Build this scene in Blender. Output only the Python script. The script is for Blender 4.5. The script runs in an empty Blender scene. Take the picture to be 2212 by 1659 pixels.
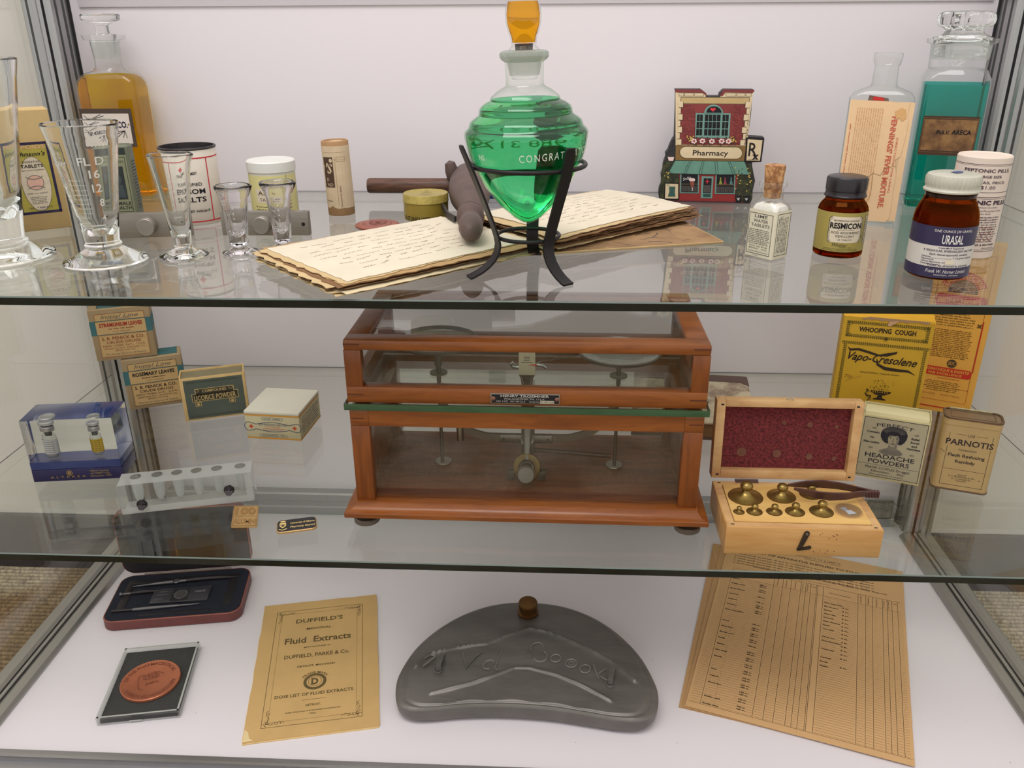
import bpy, bmesh, math, random
from math import sin, cos, pi, radians as rad, sqrt, hypot, atan2
from mathutils import Vector, Matrix
random.seed(7)
SC = bpy.context.scene
COL = SC.collection

# ------------------------------------------------------------------ levels (metres)
Z1, Z2 = .2328, .4774            # top faces of the two glass shelves
XL, XR, YB = -.5871, .5419, .4585  # shelf ends, back panel

# ------------------------------------------------------------------ camera
cam = bpy.data.cameras.new('camera')
camo = bpy.data.objects.new('camera', cam)
COL.objects.link(camo)
SC.camera = camo
tilt, yaw, roll = .4060, -.0517, -.0062
fwd = Vector((0, cos(tilt), -sin(tilt))); upv = Vector((0, sin(tilt), cos(tilt))); rtv = Vector((1, 0, 0))
r2 = cos(roll) * rtv + sin(roll) * upv
u2 = -sin(roll) * rtv + cos(roll) * upv
YM = Matrix(((cos(yaw), sin(yaw), 0), (-sin(yaw), cos(yaw), 0), (0, 0, 1)))
r3, u3, f3 = YM @ r2, YM @ u2, YM @ fwd
camo.matrix_world = Matrix(((r3.x, u3.x, -f3.x, .0186), (r3.y, u3.y, -f3.y, -.62), (r3.z, u3.z, -f3.z, .67456), (0, 0, 0, 1)))
cam.sensor_width = 36
cam.lens = 36 * 1816 / 2212
cam.clip_start = .01

# ------------------------------------------------------------------ world, lights, exposure
SC.view_settings.view_transform = 'Standard'
SC.view_settings.look = 'None'
SC.view_settings.gamma = 1
SC.view_settings.use_curve_mapping = False
SC.view_settings.exposure = -0.10
W = bpy.data.worlds.new('world'); SC.world = W
W.use_nodes = True
W.node_tree.nodes['Background'].inputs[0].default_value = (1, .965, .955, 1)
W.node_tree.nodes['Background'].inputs[1].default_value = 1.06


def area(name, loc, target, sx, sy, power, colr):
    l = bpy.data.lights.new(name, 'AREA'); l.shape = 'RECTANGLE'; l.size = sx; l.size_y = sy
    l.energy = power; l.color = colr
    o = bpy.data.objects.new(name, l); COL.objects.link(o)
    o.location = loc
    o.rotation_euler = (Vector(target) - Vector(loc)).to_track_quat('-Z', 'Y').to_euler()
    return o


area('ceiling_lamp_over_case', (0, .12, 1.55), (0, .2, .3), 1.1, .5, .7, (1, .95, .97))
area('ceiling_lamp_before_case', (-.25, -.55, 2.1), (0, .2, .2), 1.4, .7, 21, (1, .95, .955))

cy = SC.cycles
cy.use_denoising = True
cy.max_bounces = 18
cy.transmission_bounces = 14
cy.transparent_max_bounces = 24
cy.glossy_bounces = 6
cy.diffuse_bounces = 3
cy.sample_clamp_indirect = 4
cy.caustics_reflective = False
cy.use_adaptive_sampling = True
cy.adaptive_threshold = .02


# ------------------------------------------------------------------ materials
def lin(c):
    c = c / 255
    return c / 12.92 if c <= .04045 else ((c + .055) / 1.055) ** 2.4


MC = {}


def mat(name, rgb, rough=.6, metal=0, noise=.12, scale=60, bump=0, k=1.0, spec=.5, stretch=None, rgb2=None, contrast=0):
    """paper, card, metal, paint: Principled with a procedural tone variation"""
    if name in MC:
        return MC[name]
    m = bpy.data.materials.new(name); m.use_nodes = True
    nt = m.node_tree; N = nt.nodes; L = nt.links
    P = N['Principled BSDF']
    c = [min(.95, lin(v) * k) for v in rgb]
    P.inputs['Roughness'].default_value = rough
    P.inputs['Metallic'].default_value = metal
    P.inputs['Specular IOR Level'].default_value = spec
    tc = N.new('ShaderNodeTexCoord'); mp = N.new('ShaderNodeMapping'); nz = N.new('ShaderNodeTexNoise')
    L.new(tc.outputs['Object'], mp.inputs[0]); L.new(mp.outputs[0], nz.inputs['Vector'])
    if stretch: mp.inputs['Scale'].default_value = stretch
    nz.inputs['Scale'].default_value = scale; nz.inputs['Detail'].default_value = 5; nz.inputs['Roughness'].default_value = .65
    rp = N.new('ShaderNodeValToRGB')
    d = [v * (1 - noise) for v in c] if rgb2 is None else [min(.95, lin(v) * k) for v in rgb2]
    rp.color_ramp.elements[0].color = (*d, 1); rp.color_ramp.elements[1].color = (*c, 1)
    rp.color_ramp.elements[0].position = .3 + contrast; rp.color_ramp.elements[1].position = .7 - contrast
    L.new(nz.outputs['Fac'], rp.inputs[0]); L.new(rp.outputs[0], P.inputs['Base Color'])
    if bump:
        b = N.new('ShaderNodeBump'); b.inputs['Strength'].default_value = bump; b.inputs['Distance'].default_value = .001
        L.new(nz.outputs['Fac'], b.inputs['Height']); L.new(b.outputs[0], P.inputs['Normal'])
    MC[name] = m
    return m


def ink(name, rgb, k=1.0):
    return mat('ink_' + name, rgb, rough=.6, noise=.06, scale=300, k=k, spec=.3)


def glass(name, rgb=(1, 1, 1), ior=1.45, rough=0.0):
    if name in MC: return MC[name]
    m = bpy.data.materials.new(name); m.use_nodes = True
    nt = m.node_tree; nt.nodes.clear()
    g = nt.nodes.new('ShaderNodeBsdfGlass'); o = nt.nodes.new('ShaderNodeOutputMaterial')
    g.inputs['Color'].default_value = (*rgb, 1); g.inputs['IOR'].default_value = ior; g.inputs['Roughness'].default_value = rough
    nt.links.new(g.outputs[0], o.inputs[0]); MC[name] = m
    return m


def pane(name, tint=(.96, .97, .96), ior=1.5, edge=None, gloss=(1, 1, 1), frost=0):
    """flat or thin-walled glass: Fresnel mix of a clear transmission and a mirror reflection;
    edge: tint where the wall is seen edge-on (long path through the wall)"""
    if name in MC: return MC[name]
    m = bpy.data.materials.new(name); m.use_nodes = True
    nt = m.node_tree; nt.nodes.clear(); N = nt.nodes; L = nt.links
    t = N.new('ShaderNodeBsdfTransparent'); g = N.new('ShaderNodeBsdfGlossy'); mx = N.new('ShaderNodeMixShader')
    o = N.new('ShaderNodeOutputMaterial'); f = N.new('ShaderNodeFresnel'); ge = N.new('ShaderNodeNewGeometry')
    mr = N.new('ShaderNodeMapRange'); mr.inputs['To Min'].default_value = ior; mr.inputs['To Max'].default_value = 1 / ior
    L.new(ge.outputs['Backfacing'], mr.inputs['Value']); L.new(mr.outputs[0], f.inputs['IOR'])
    t.inputs[0].default_value = (*tint, 1); g.inputs['Color'].default_value = (*gloss, 1); g.inputs['Roughness'].default_value = 0
    if edge:
        lw = N.new('ShaderNodeLayerWeight'); lw.inputs['Blend'].default_value = .5
        pw = N.new('ShaderNodeMath'); pw.operation = 'POWER'; pw.inputs[1].default_value = 5
        mc = N.new('ShaderNodeMix'); mc.data_type = 'RGBA'
        L.new(lw.outputs['Facing'], pw.inputs[0]); L.new(pw.outputs[0], mc.inputs['Factor'])
        mc.inputs[6].default_value = (*tint, 1); mc.inputs[7].default_value = (*edge, 1)
        L.new(mc.outputs[2], t.inputs[0])
    L.new(f.outputs[0], mx.inputs[0]); L.new(t.outputs[0], mx.inputs[1]); L.new(g.outputs[0], mx.inputs[2])
    last = mx
    if frost:
        d = N.new('ShaderNodeBsdfTranslucent'); d.inputs[0].default_value = (.85, .87, .85, 1)
        d2 = N.new('ShaderNodeBsdfDiffuse'); d2.inputs[0].default_value = (.8, .82, .8, 1)
        m3 = N.new('ShaderNodeMixShader'); m3.inputs[0].default_value = .5
        L.new(d.outputs[0], m3.inputs[1]); L.new(d2.outputs[0], m3.inputs[2])
        m2 = N.new('ShaderNodeMixShader'); m2.inputs[0].default_value = frost
        L.new(mx.outputs[0], m2.inputs[1]); L.new(m3.outputs[0], m2.inputs[2]); last = m2
    L.new(last.outputs[0], o.inputs[0]); MC[name] = m
    return m


def wood(name, a, b, scale=9, stretch=(1, 1, 1), rough=.35, k=1.0, grain=(1, 14, 14), bump=.05):
    if name in MC: return MC[name]
    m = bpy.data.materials.new(name); m.use_nodes = True
    nt = m.node_tree; N = nt.nodes; L = nt.links; P = N['Principled BSDF']
    tc = N.new('ShaderNodeTexCoord'); mp = N.new('ShaderNodeMapping'); nz = N.new('ShaderNodeTexNoise')
    mp.inputs['Scale'].default_value = grain
    L.new(tc.outputs['Object'], mp.inputs[0]); L.new(mp.outputs[0], nz.inputs['Vector'])
    nz.inputs['Scale'].default_value = scale; nz.inputs['Detail'].default_value = 8; nz.inputs['Roughness'].default_value = .6
    nz.inputs['Distortion'].default_value = .6
    rp = N.new('ShaderNodeValToRGB')
    rp.color_ramp.elements[0].color = (*[lin(v) * k for v in b], 1); rp.color_ramp.elements[1].color = (*[lin(v) * k for v in a], 1)
    rp.color_ramp.elements[0].position = .32; rp.color_ramp.elements[1].position = .62
    L.new(nz.outputs['Fac'], rp.inputs[0]); L.new(rp.outputs[0], P.inputs['Base Color'])
    P.inputs['Roughness'].default_value = rough
    bp = N.new('ShaderNodeBump'); bp.inputs['Strength'].default_value = bump; bp.inputs['Distance'].default_value = .0006
    L.new(nz.outputs['Fac'], bp.inputs['Height']); L.new(bp.outputs[0], P.inputs['Normal'])
    MC[name] = m
    return m


BLK = ink('black', (28, 26, 28)); NAVY = ink('navy', (44, 36, 70)); RED = ink('red', (205, 50, 45)); BRN = ink('brown', (85, 60, 40))
WHT = ink('white', (235, 232, 226)); GRY = ink('grey', (110, 105, 100)); TAN = ink('tan', (150, 125, 80)); TEAL = ink('teal', (70, 125, 130))

# ------------------------------------------------------------------ mesh toolkit
TG = {}


def text_geo(s, bold=0, shear=0, space=1):
    key = (s, bold, shear, space)
    if key not in TG:
        cu = bpy.data.curves.new('lettering', 'FONT'); cu.body = s; cu.size = 1; cu.resolution_u = 2
        cu.offset = bold; cu.shear = shear; cu.space_character = space; cu.fill_mode = 'FRONT'
        o = bpy.data.objects.new('lettering', cu)
        me = o.to_mesh()
        v = [(p.co.x, p.co.y) for p in me.vertices]; f = [tuple(q.vertices) for q in me.polygons]
        o.to_mesh_clear(); bpy.data.objects.remove(o); bpy.data.curves.remove(cu)
        x0 = min([p[0] for p in v], default=0); x1 = max([p[0] for p in v], default=1)
        TG[key] = (v, f, x0, x1)
    return TG[key]


def FR(y0): return lambda u, v, w: (u, y0 - w, v)          # on a face looking towards -y
def RT(x0): return lambda u, v, w: (x0 + w, u, v)          # on a face looking towards +x
def LF(x0): return lambda u, v, w: (x0 - w, -u, v)
def TP(z0): return lambda u, v, w: (u, v, z0 + w)          # on a face looking up


def CY(R, a0=-pi / 2):                                     # round a vertical axis; R a number or a function of height
    def f(u, v, w):
        r = R(v) if callable(R) else R
        rr = R(0) if callable(R) else R
        a = a0 + u / max(rr, 1e-4)
        return ((r + w) * cos(a), (r + w) * sin(a), v)
    return f


class MB:
    def __init__(s): s.v = []; s.f = []; s.m = []; s.mats = []

    def mi(s, m):
        if m not in s.mats: s.mats.append(m)
        return s.mats.index(m)

    def add(s, vs, fs, m):
        b = len(s.v); i = s.mi(m); s.v += [tuple(p) for p in vs]
        for f in fs: s.f.append(tuple(b + k for k in f)); s.m.append(i)
        return s

    # ---- solids
    def box(s, x0, x1, y0, y1, z0, z1, m, b=0, xf=None, seg=2):
        bm = bmesh.new(); bmesh.ops.create_cube(bm, size=1)
        for q in bm.verts:
            q.co = Vector((x0 + (q.co.x + .5) * (x1 - x0), y0 + (q.co.y + .5) * (y1 - y0), z0 + (q.co.z + .5) * (z1 - z0)))
        if b: bmesh.ops.bevel(bm, geom=bm.edges[:], offset=b, segments=seg, affect='EDGES', profile=.5)
        if xf is not None: bmesh.ops.transform(bm, matrix=xf, verts=bm.verts[:])
        bm.verts.index_update()
        s.add([q.co[:] for q in bm.verts], [[q.index for q in f.verts] for f in bm.faces], m); bm.free(); return s

    def lathe(s, prof, m, n=48, c=(0, 0, 0), xf=None, flip=False, wob=None):
        vs = []; rings = []
        for (r, z) in prof:
            if r < 1e-6:
                rings.append([len(vs)]); vs.append((c[0], c[1], c[2] + z))
            else:
                rg = []
                for k in range(n):
                    a = 2 * pi * k / n; rr = r * (wob(a, z) if wob else 1)
                    rg.append(len(vs)); vs.append((c[0] + rr * cos(a), c[1] + rr * sin(a), c[2] + z))
                rings.append(rg)
        fs = []
        for A, B in zip(rings, rings[1:]):
            if len(A) == 1 and len(B) == 1: continue
            for k in range(n):
                k2 = (k + 1) % n
                if len(A) == 1: f = (A[0], B[k2], B[k])
                elif len(B) == 1: f = (A[k], A[k2], B[0])
                else: f = (A[k], A[k2], B[k2], B[k])
                fs.append(f[::-1] if flip else f)
        if xf is not None: vs = [tuple(xf @ Vector(p)) for p in vs]
        return s.add(vs, fs, m)

    def loft(s, secs, m, cap=True, n=6, xf=None, flip=False):
        """secs: (z, hx, hy, r) rounded-rectangle sections from bottom to top"""
        vs = []; fs = []; k0 = 4 * n
        for (z, hx, hy, r) in secs:
            r = min(r, hx * .999, hy * .999)
            for q, (sx, sy) in enumerate(((1, -1), (1, 1), (-1, 1), (-1, -1))):
                a0 = -pi / 2 + q * pi / 2
                for j in range(n):
                    a = a0 + (pi / 2) * j / (n - 1)
                    vs.append((sx * (hx - r) + r * cos(a), sy * (hy - r) + r * sin(a), z))
        for i in range(len(secs) - 1):
            for k in range(k0):
                k2 = (k + 1) % k0
                fs.append((i * k0 + k, i * k0 + k2, (i + 1) * k0 + k2, (i + 1) * k0 + k))
        if cap:
            fs.append(tuple(range(k0))[::-1]); b = (len(secs) - 1) * k0; fs.append(tuple(b + k for k in range(k0)))
        if flip: fs = [f[::-1] for f in fs]
        if xf is not None: vs = [tuple(xf @ Vector(p)) for p in vs]
        return s.add(vs, fs, m)

    def prism(s, pts, d0, d1, m, mp=None, msides=None, face2=True):
        """outline pts (u,v) extruded from depth d0 to d1 along w of mapping mp"""
        mp = mp or TP(0); n = len(pts)
        A = sum(pts[i][0] * pts[(i + 1) % n][1] - pts[(i + 1) % n][0] * pts[i][1] for i in range(n))
        if A < 0: pts = pts[::-1]
        vs = [mp(u, v, d0) for u, v in pts] + [mp(u, v, d1) for u, v in pts]
        s.add(vs, [tuple(range(n, 2 * n))] + ([tuple(range(n))[::-1]] if face2 else []), m)
        s.add(vs, [(i, (i + 1) % n, n + (i + 1) % n, n + i) for i in range(n)], msides or m)
        return s

    def tube(s, pts, r, m, n=10, closed=False, cap=True):
        P = [Vector(p) for p in pts]; k = len(P); vs = []; prev = None
        for i in range(k):
            a = P[(i - 1) % k] if (closed or i > 0) else P[i]; b = P[(i + 1) % k] if (closed or i < k - 1) else P[i]
            t = (b - a).normalized()
            if prev is None:
                prev = t.orthogonal().normalized()
            x = (prev - t * prev.dot(t)).normalized(); y = t.cross(x); prev = x
            rr = r[i] if isinstance(r, (list, tuple)) else r
            vs += [tuple(P[i] + x * rr * cos(2 * pi * j / n) + y * rr * sin(2 * pi * j / n)) for j in range(n)]
        fs = []
        for i in range(k if closed else k - 1):
            i2 = (i + 1) % k
            for j in range(n):
                j2 = (j + 1) % n; fs.append((i * n + j, i * n + j2, i2 * n + j2, i2 * n + j))
        if cap and not closed: fs += [tuple(range(n))[::-1], tuple((k - 1) * n + j for j in range(n))]
        return s.add(vs, fs, m)

    def sweep(s, pts, side, hw, ht, m, cap=True):
        """flat bar: centre line pts, side direction vectors, half width, half thickness"""
        P = [Vector(p) for p in pts]; k = len(P); vs = []
        for i in range(k):
            t = (P[min(i + 1, k - 1)] - P[max(i - 1, 0)]).normalized()
            sd = Vector(side[i] if isinstance(side, list) else side); sd = (sd - t * sd.dot(t)).normalized(); nn = t.cross(sd)
            w = hw[i] if isinstance(hw, list) else hw
            vs += [tuple(P[i] + sd * a * w + nn * b * ht) for a, b in ((-1, -1), (1, -1), (1, 1), (-1, 1))]
        fs = []
        for i in range(k - 1):
            for j in range(4):
                j2 = (j + 1) % 4; fs.append((i * 4 + j, i * 4 + j2, i * 4 + 4 + j2, i * 4 + 4 + j))
        if cap: fs += [(3, 2, 1, 0), tuple((k - 1) * 4 + j for j in range(4))]
        return s.add(vs, fs, m)

    # ---- printing on a surface
    def rect(s, mp, u0, v0, u1, v1, w, m, nu=1, nv=1):
        vs = [mp(u0 + (u1 - u0) * i / nu, v0 + (v1 - v0) * j / nv, w) for j in range(nv + 1) for i in range(nu + 1)]
        fs = [(j * (nu + 1) + i, j * (nu + 1) + i + 1, (j + 1) * (nu + 1) + i + 1, (j + 1) * (nu + 1) + i) for j in range(nv) for i in range(nu)]
        return s.add(vs, fs, m)

    def frame(s, mp, u0, v0, u1, v1, t, w, m, nu=1):
        s.rect(mp, u0, v0, u1, v0 + t, w, m, nu); s.rect(mp, u0, v1 - t, u1, v1, w, m, nu)
        s.rect(mp, u0, v0, u0 + t, v1, w, m); s.rect(mp, u1 - t, v0, u1, v1, w, m); return s

    def line(s, mp, pts, t, w, m):
        for (a, b), (c, d) in zip(pts, pts[1:]):
            L = hypot(c - a, d - b) or 1; nx, ny = -(d - b) / L * t / 2, (c - a) / L * t / 2
            s.add([mp(a + nx, b + ny, w), mp(a - nx, b - ny, w), mp(c - nx, d - ny, w), mp(c + nx, d + ny, w)], [(0, 1, 2, 3)], m)
        return s

    def poly(s, mp, pts, w, m): return s.add([mp(u, v, w) for u, v in pts], [tuple(range(len(pts)))], m)

    def ell(s, mp, cu, cv, ru, rv, w, m, n=28, a0=0, a1=2 * pi):
        return s.poly(mp, [(cu + ru * cos(a0 + (a1 - a0) * k / n), cv + rv * sin(a0 + (a1 - a0) * k / n)) for k in range(n if abs(a1 - a0 - 2 * pi) < 1e-6 else n + 1)], w, m)

    def oval(s, mp, cu, cv, ru, rv, t, w, m, n=32, a0=0, a1=2 * pi):
        return s.line(mp, [(cu + ru * cos(a0 + (a1 - a0) * k / n), cv + rv * sin(a0 + (a1 - a0) * k / n)) for k in range(n + 1)], t, w, m)

    def text(s, mp, t, u, v, h, w, m, al='c', fit=None, bold=0, shear=0, space=1, rot=0, arc=None):
        """h: cap height; fit: total width; arc: radius of a circle the baseline follows (centre below if > 0)"""
        vs, fs, x0, x1 = text_geo(t, bold, shear, space)
        sy = h / .70; sx = sy if fit is None else fit / (x1 - x0)
        off = {'c': (x0 + x1) / 2, 'l': x0, 'r': x1}[al]; out = []
        for x, y in vs:
            a, b = (x - off) * sx, y * sy
            if arc:
                th = a / arc; rr = arc + b; a, b = rr * sin(th), rr * cos(th) - arc
            if rot: a, b = a * cos(rot) - b * sin(rot), a * sin(rot) + b * cos(rot)
            out.append(mp(u + a, v + b, w))
        return s.add(out, fs, m)

    def fine(s, mp, u0, u1, v1, v0, rows, w, m, hfrac=.5, al='l', ragged=.1, rnd=None):
        """rows of print too small to read: short word-length dashes"""
        R = rnd or random.Random(int(abs(u0 * 1e5) + rows * 7)); dv = (v1 - v0) / rows
        for i in range(rows):
            y = v1 - dv * (i + .5); h = dv * hfrac / 2; L = (u1 - u0) * (1 - R.random() * ragged); x = u0 if al == 'l' else (u0 + u1 - L) / 2; e = x + L
            while x < e:
                wl = min(e - x, dv * R.uniform(.8, 3.2)); xx = x
                while xx < x + wl * .98:
                    q = min(dv * .26, x + wl - xx); hh = h * R.choice((.7, .8, 1, 1.25)); s.rect(mp, xx, y - h * .8, xx + q, y - h * .8 + hh * 1.6, w, m); xx += dv * .36
                x += wl + dv * .4
        return s

    def build(s, name, parent=None, smooth=38):
        me = bpy.data.meshes.new(name); me.from_pydata(s.v, [], s.f)
        for m in s.mats: me.materials.append(m)
        me.polygons.foreach_set('material_index', s.m)
        if smooth:
            me.shade_smooth(); me.set_sharp_from_angle(angle=rad(smooth))
        me.update()
        o = bpy.data.objects.new(name, me); COL.objects.link(o)
        if parent: o.parent = parent
        return o


def tag(o, label=None, cat=None, group=None, kind=None):
    if label: o['label'] = label
    if cat: o['category'] = cat
    if group: o['group'] = group
    if kind: o['kind'] = kind
    return o


def thing(name, label, cat, loc=(0, 0, 0), rz=0, group=None, rot=None):
    o = bpy.data.objects.new(name, None); COL.objects.link(o); o.empty_display_size = .02
    o.location = loc; o.rotation_euler = rot or (0, 0, rad(rz))
    return tag(o, label, cat, group)


def place(o, loc, rz=0, rot=None):
    o.location = loc; o.rotation_euler = rot or (0, 0, rad(rz)); return o


def based(fl, rz, w, d, z):
    """centre of a box whose front-left base corner is fl, turned by rz degrees"""
    a = rad(rz); return (fl[0] + w / 2 * cos(a) - d / 2 * sin(a), fl[1] + w / 2 * sin(a) + d / 2 * cos(a), z)


def T(x=0, y=0, z=0, rx=0, ry=0, rz=0):
    return Matrix.Translation((x, y, z)) @ Matrix.Rotation(rad(rz), 4, 'Z') @ Matrix.Rotation(rad(ry), 4, 'Y') @ Matrix.Rotation(rad(rx), 4, 'X')


# ================================================================== THE ROOM
WALLP = mat('wall_paint', (222, 217, 208), rough=.9, noise=.03, scale=4)
m = MB().box(-3, 3, .478, .56, -.133, 2.5, WALLP); tag(m.build('wall_back', smooth=0), kind='structure')
BASEB = mat('baseboard_vinyl', (58, 52, 52), rough=.5, noise=.08, scale=20)
m = MB().box(-3, 3, .470, .478, -.133, -.030, BASEB, b=.002); tag(m.build('baseboard_back', smooth=0), kind='structure')
# ribbed loop carpet: real ribs with a procedural fibre colour
CARP = bpy.data.materials.new('loop_carpet'); CARP.use_nodes = True
nt = CARP.node_tree; N = nt.nodes; L = nt.links; P = N['Principled BSDF']; P.inputs['Roughness'].default_value = 1; P.inputs['Specular IOR Level'].default_value = .1
tc = N.new('ShaderNodeTexCoord'); n1 = N.new('ShaderNodeTexNoise'); n1.inputs['Scale'].default_value = 5; n1.inputs['Detail'].default_value = 2
mpg = N.new('ShaderNodeMapping'); mpg.inputs['Scale'].default_value = (130, 60, 1); n2 = N.new('ShaderNodeTexNoise'); n2.inputs['Scale'].default_value = 2.2; n2.inputs['Detail'].default_value = 4
r1 = N.new('ShaderNodeValToRGB'); e = r1.color_ramp.elements
e[0].position = .42; e[0].color = (lin(140), lin(118), lin(88), 1); e[1].position = .56; e[1].color = (lin(186), lin(172), lin(148), 1)
mx = N.new('ShaderNodeMix'); mx.data_type = 'RGBA'; mx.blend_type = 'MULTIPLY'; mx.inputs['Factor'].default_value = 1
r2_ = N.new('ShaderNodeValToRGB'); r2_.color_ramp.elements[0].color = (.5, .5, .5, 1); r2_.color_ramp.elements[0].position = .3; r2_.color_ramp.elements[1].color = (1.25, 1.25, 1.2, 1); r2_.color_ramp.elements[1].position = .7
L.new(tc.outputs['Object'], n1.inputs['Vector']); L.new(tc.outputs['Object'], mpg.inputs[0]); L.new(mpg.outputs[0], n2.inputs['Vector'])
L.new(n1.outputs['Fac'], r1.inputs[0]); L.new(n2.outputs['Fac'], r2_.inputs[0]); L.new(r1.outputs[0], mx.inputs[6]); L.new(r2_.outputs[0], mx.inputs[7]); L.new(mx.outputs[2], P.inputs['Base Color'])
m = MB(); ys = []; y = -.30; pitch = .0085
while y < .472:
    ys += [(y, -.001), (y + pitch * .10, .0030), (y + pitch * .35, .0050), (y + pitch * .62, .0050), (y + pitch * .88, .0030)]; y += pitch
ys.append((.478, 0)); nx = 2
vs = [(x, yy, -.133 + zz) for yy, zz in ys for x in (-1.6, 1.6)]
m.add(vs, [(2 * i, 2 * i + 1, 2 * i + 3, 2 * i + 2) for i in range(len(ys) - 1)], CARP)
m.add([(-3, -3, -.1335), (3, -3, -.1335), (3, -.298, -.1335), (-3, -.298, -.1335)], [(0, 1, 2, 3)], CARP)
for sx in (-1, 1): m.add([(1.6 * sx, -.3, -.1325), (3 * sx, -.3, -.1325), (3 * sx, .478, -.1325), (1.6 * sx, .478, -.1325)], [(0, 1, 2, 3) if sx > 0 else (3, 2, 1, 0)], CARP)
tag(m.build('floor', smooth=60), kind='structure')

# ================================================================== THE DISPLAY CASE
WHITE = mat('white_laminate', (228, 222, 226), rough=.35, noise=.015, scale=3, spec=.35)
ALU = mat('satin_aluminium', (176, 176, 176), rough=.32, metal=.85, noise=.06, scale=8, stretch=(60, 60, 1))
ALUY = mat('satin_aluminium_lengthwise', (176, 174, 170), rough=.34, metal=.85, noise=.06, scale=8, stretch=(60, 1, 60))
GASK = mat('black_gasket', (24, 24, 26), rough=.6, noise=.1)
PANE = pane('side_glass', (.965, .975, .965))
case = thing('display_case', 'low museum showcase with white back and deck, aluminium corner profiles and glass sides', 'display case')
DECK = MB().box(-.57, .53, -.03, .449, -.018, 0, WHITE)
specks = mat('ink_speck', (60, 55, 50))
for k in range(22):
    rx, ry = random.uniform(-.5, .5), random.uniform(0, .4)
    DECK.ell(TP(0), rx, ry, .0005, .0004, .0001, specks, n=6)
DECK.build('deck_panel', case, smooth=0)
MB().box(-.60, .556, YB, YB + .012, 0, 1.0, WHITE).build('back_panel', case, smooth=0)
MB().box(-.5925, -.5885, -.04, .452, .004, 1.0, PANE).build('side_pane', case, smooth=0)
MB().box(.5435, .5475, -.04, .452, .004, 1.0, PANE).build('side_pane', case, smooth=0)
FP = bpy.data.materials.new('front_glass'); FP.use_nodes = True; FP.node_tree.nodes.clear()
_t = FP.node_tree.nodes.new('ShaderNodeBsdfTransparent'); _o = FP.node_tree.nodes.new('ShaderNodeOutputMaterial'); _t.inputs[0].default_value = (.99, .99, .985, 1)
FP.node_tree.links.new(_t.outputs[0], _o.inputs[0])
MB().box(-.60, .556, -.040, -.036, .006, 1.0, FP).build('front_pane', case, smooth=0)
# grooved corner profiles


def post(cx, sgn):
    # outline in plan, u away from the case centre, v to the back
    o = [(0, .002), (.004, 0), (.0075, 0), (.0075, .005), (.011, .005), (.011, 0), (.0155, 0), (.018, .002), (.0205, 0), (.026, 0), (.026, .0045), (.029, .0045), (.029, 0), (.033, 0), (.035, .002),
         (.035, .040), (0, .040), (0, .030), (.004, .030), (.004, .024), (0, .024), (0, .014), (.004, .014), (.004, .009), (0, .009)]
    pts = [(cx + sgn * u, .4185 + v) for u, v in o]
    return MB().prism(pts, 0, 1.0, ALU)


for cx, sg in ((-.5675, -1), (.5235, 1)):
    p = post(cx, sg).build('corner_post', case, smooth=20)
    g = MB()
    for u in (.0077, .0262):
        g.box(cx + sg * u, cx + sg * (u + (.0031 if u < .02 else .0026)), .4205, .4232, .001, .999, GASK)
    g.build('gasket', p, smooth=0)
    MB().box(min(cx + sg * .0002, cx - sg * .0025), max(cx + sg * .0002, cx - sg * .0025), .4560, .4584, .001, .999, GASK).build('gasket', p, smooth=0)


def rail(xi, sg):
    o = [(0, 0), (.0005, .0022), (.004, .0052), (.014, .0056), (.0165, .0045), (.0165, .0015), (.0185, .0015), (.0185, .0058), (.0225, .0058), (.0225, .0012), (.025, .0012), (.025, .006), (.029, .008), (.041, .008), (.043, .006), (.043, -.02), (0, -.02)]
    pts = [(xi + sg * u, v) for u, v in o]
    return MB().prism(pts, -.4185, .04, ALUY, mp=lambda u, v, w: (u, -w, v))


rail(-.5537, -1).build('bottom_rail', case, smooth=20)
rail(.5145, 1).build('bottom_rail', case, smooth=20)
o = [(.4425, 0), (.4425, .012), (.4440, .014), (.4440, .022), (.4425, .024), (.4425, .034), (.445, .036), (.4585, .036), (.4585, 0)]
MB().prism(o, -.5535, .5144, mat('back_rail_aluminium', (150, 150, 148), rough=.4, metal=.5, noise=.05), mp=lambda u, v, w: (w, u, v)).build('back_rail', case, smooth=20)
MB().box(-.5535, .5144, .4562, YB, .6945, .735, mat('top_rail_white', (196, 190, 194), rough=.5, noise=.02)).build('top_rail', case, smooth=0)
jb = MB(); jb.box(.4720, .5080, .4395, .4430, .0150, .0440, mat('joint_dark', (92, 84, 76), rough=.4, metal=.4, noise=.3), b=.0006); jb.box(.4745, .5060, .4388, .4396, .0175, .0420, mat('joint_plate', (134, 130, 120), rough=.35, metal=.5, noise=.5, scale=120)); jb.build('rail_joint', case)
o = [(-.0115, -.02), (-.0115, .0035), (-.017, .0045), (-.0205, .0045), (-.0205, .0075), (-.024, .0075), (-.0245, .0015), (-.0345, .0015), (-.0345, .0055), (-.0425, .0055), (-.0425, .0015), (-.052, .0015), (-.052, .006), (-.058, .006), (-.058, -.02)]
MB().prism(o, -.60, .556, mat('front_rail_aluminium', (176, 174, 176), rough=.28, metal=.8, noise=.05, stretch=(1, 60, 60)), mp=lambda u, v, w: (w, u, v)).build('front_rail', case, smooth=20)

SHELF = pane('shelf_glass', (.955, .970, .948)); EDGE = mat('polished_glass_edge', (18, 25, 21), rough=.12, noise=.25, scale=30, stretch=(1, 1, 8)); LIP2 = mat('ground_edge_line', (96, 100, 98), rough=.4); LIP = mat('glass_edge_arris', (110, 122, 116), rough=.2, noise=.1)  # EDGE: opaque dark green painted in for the glass edge's internal reflection


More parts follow.
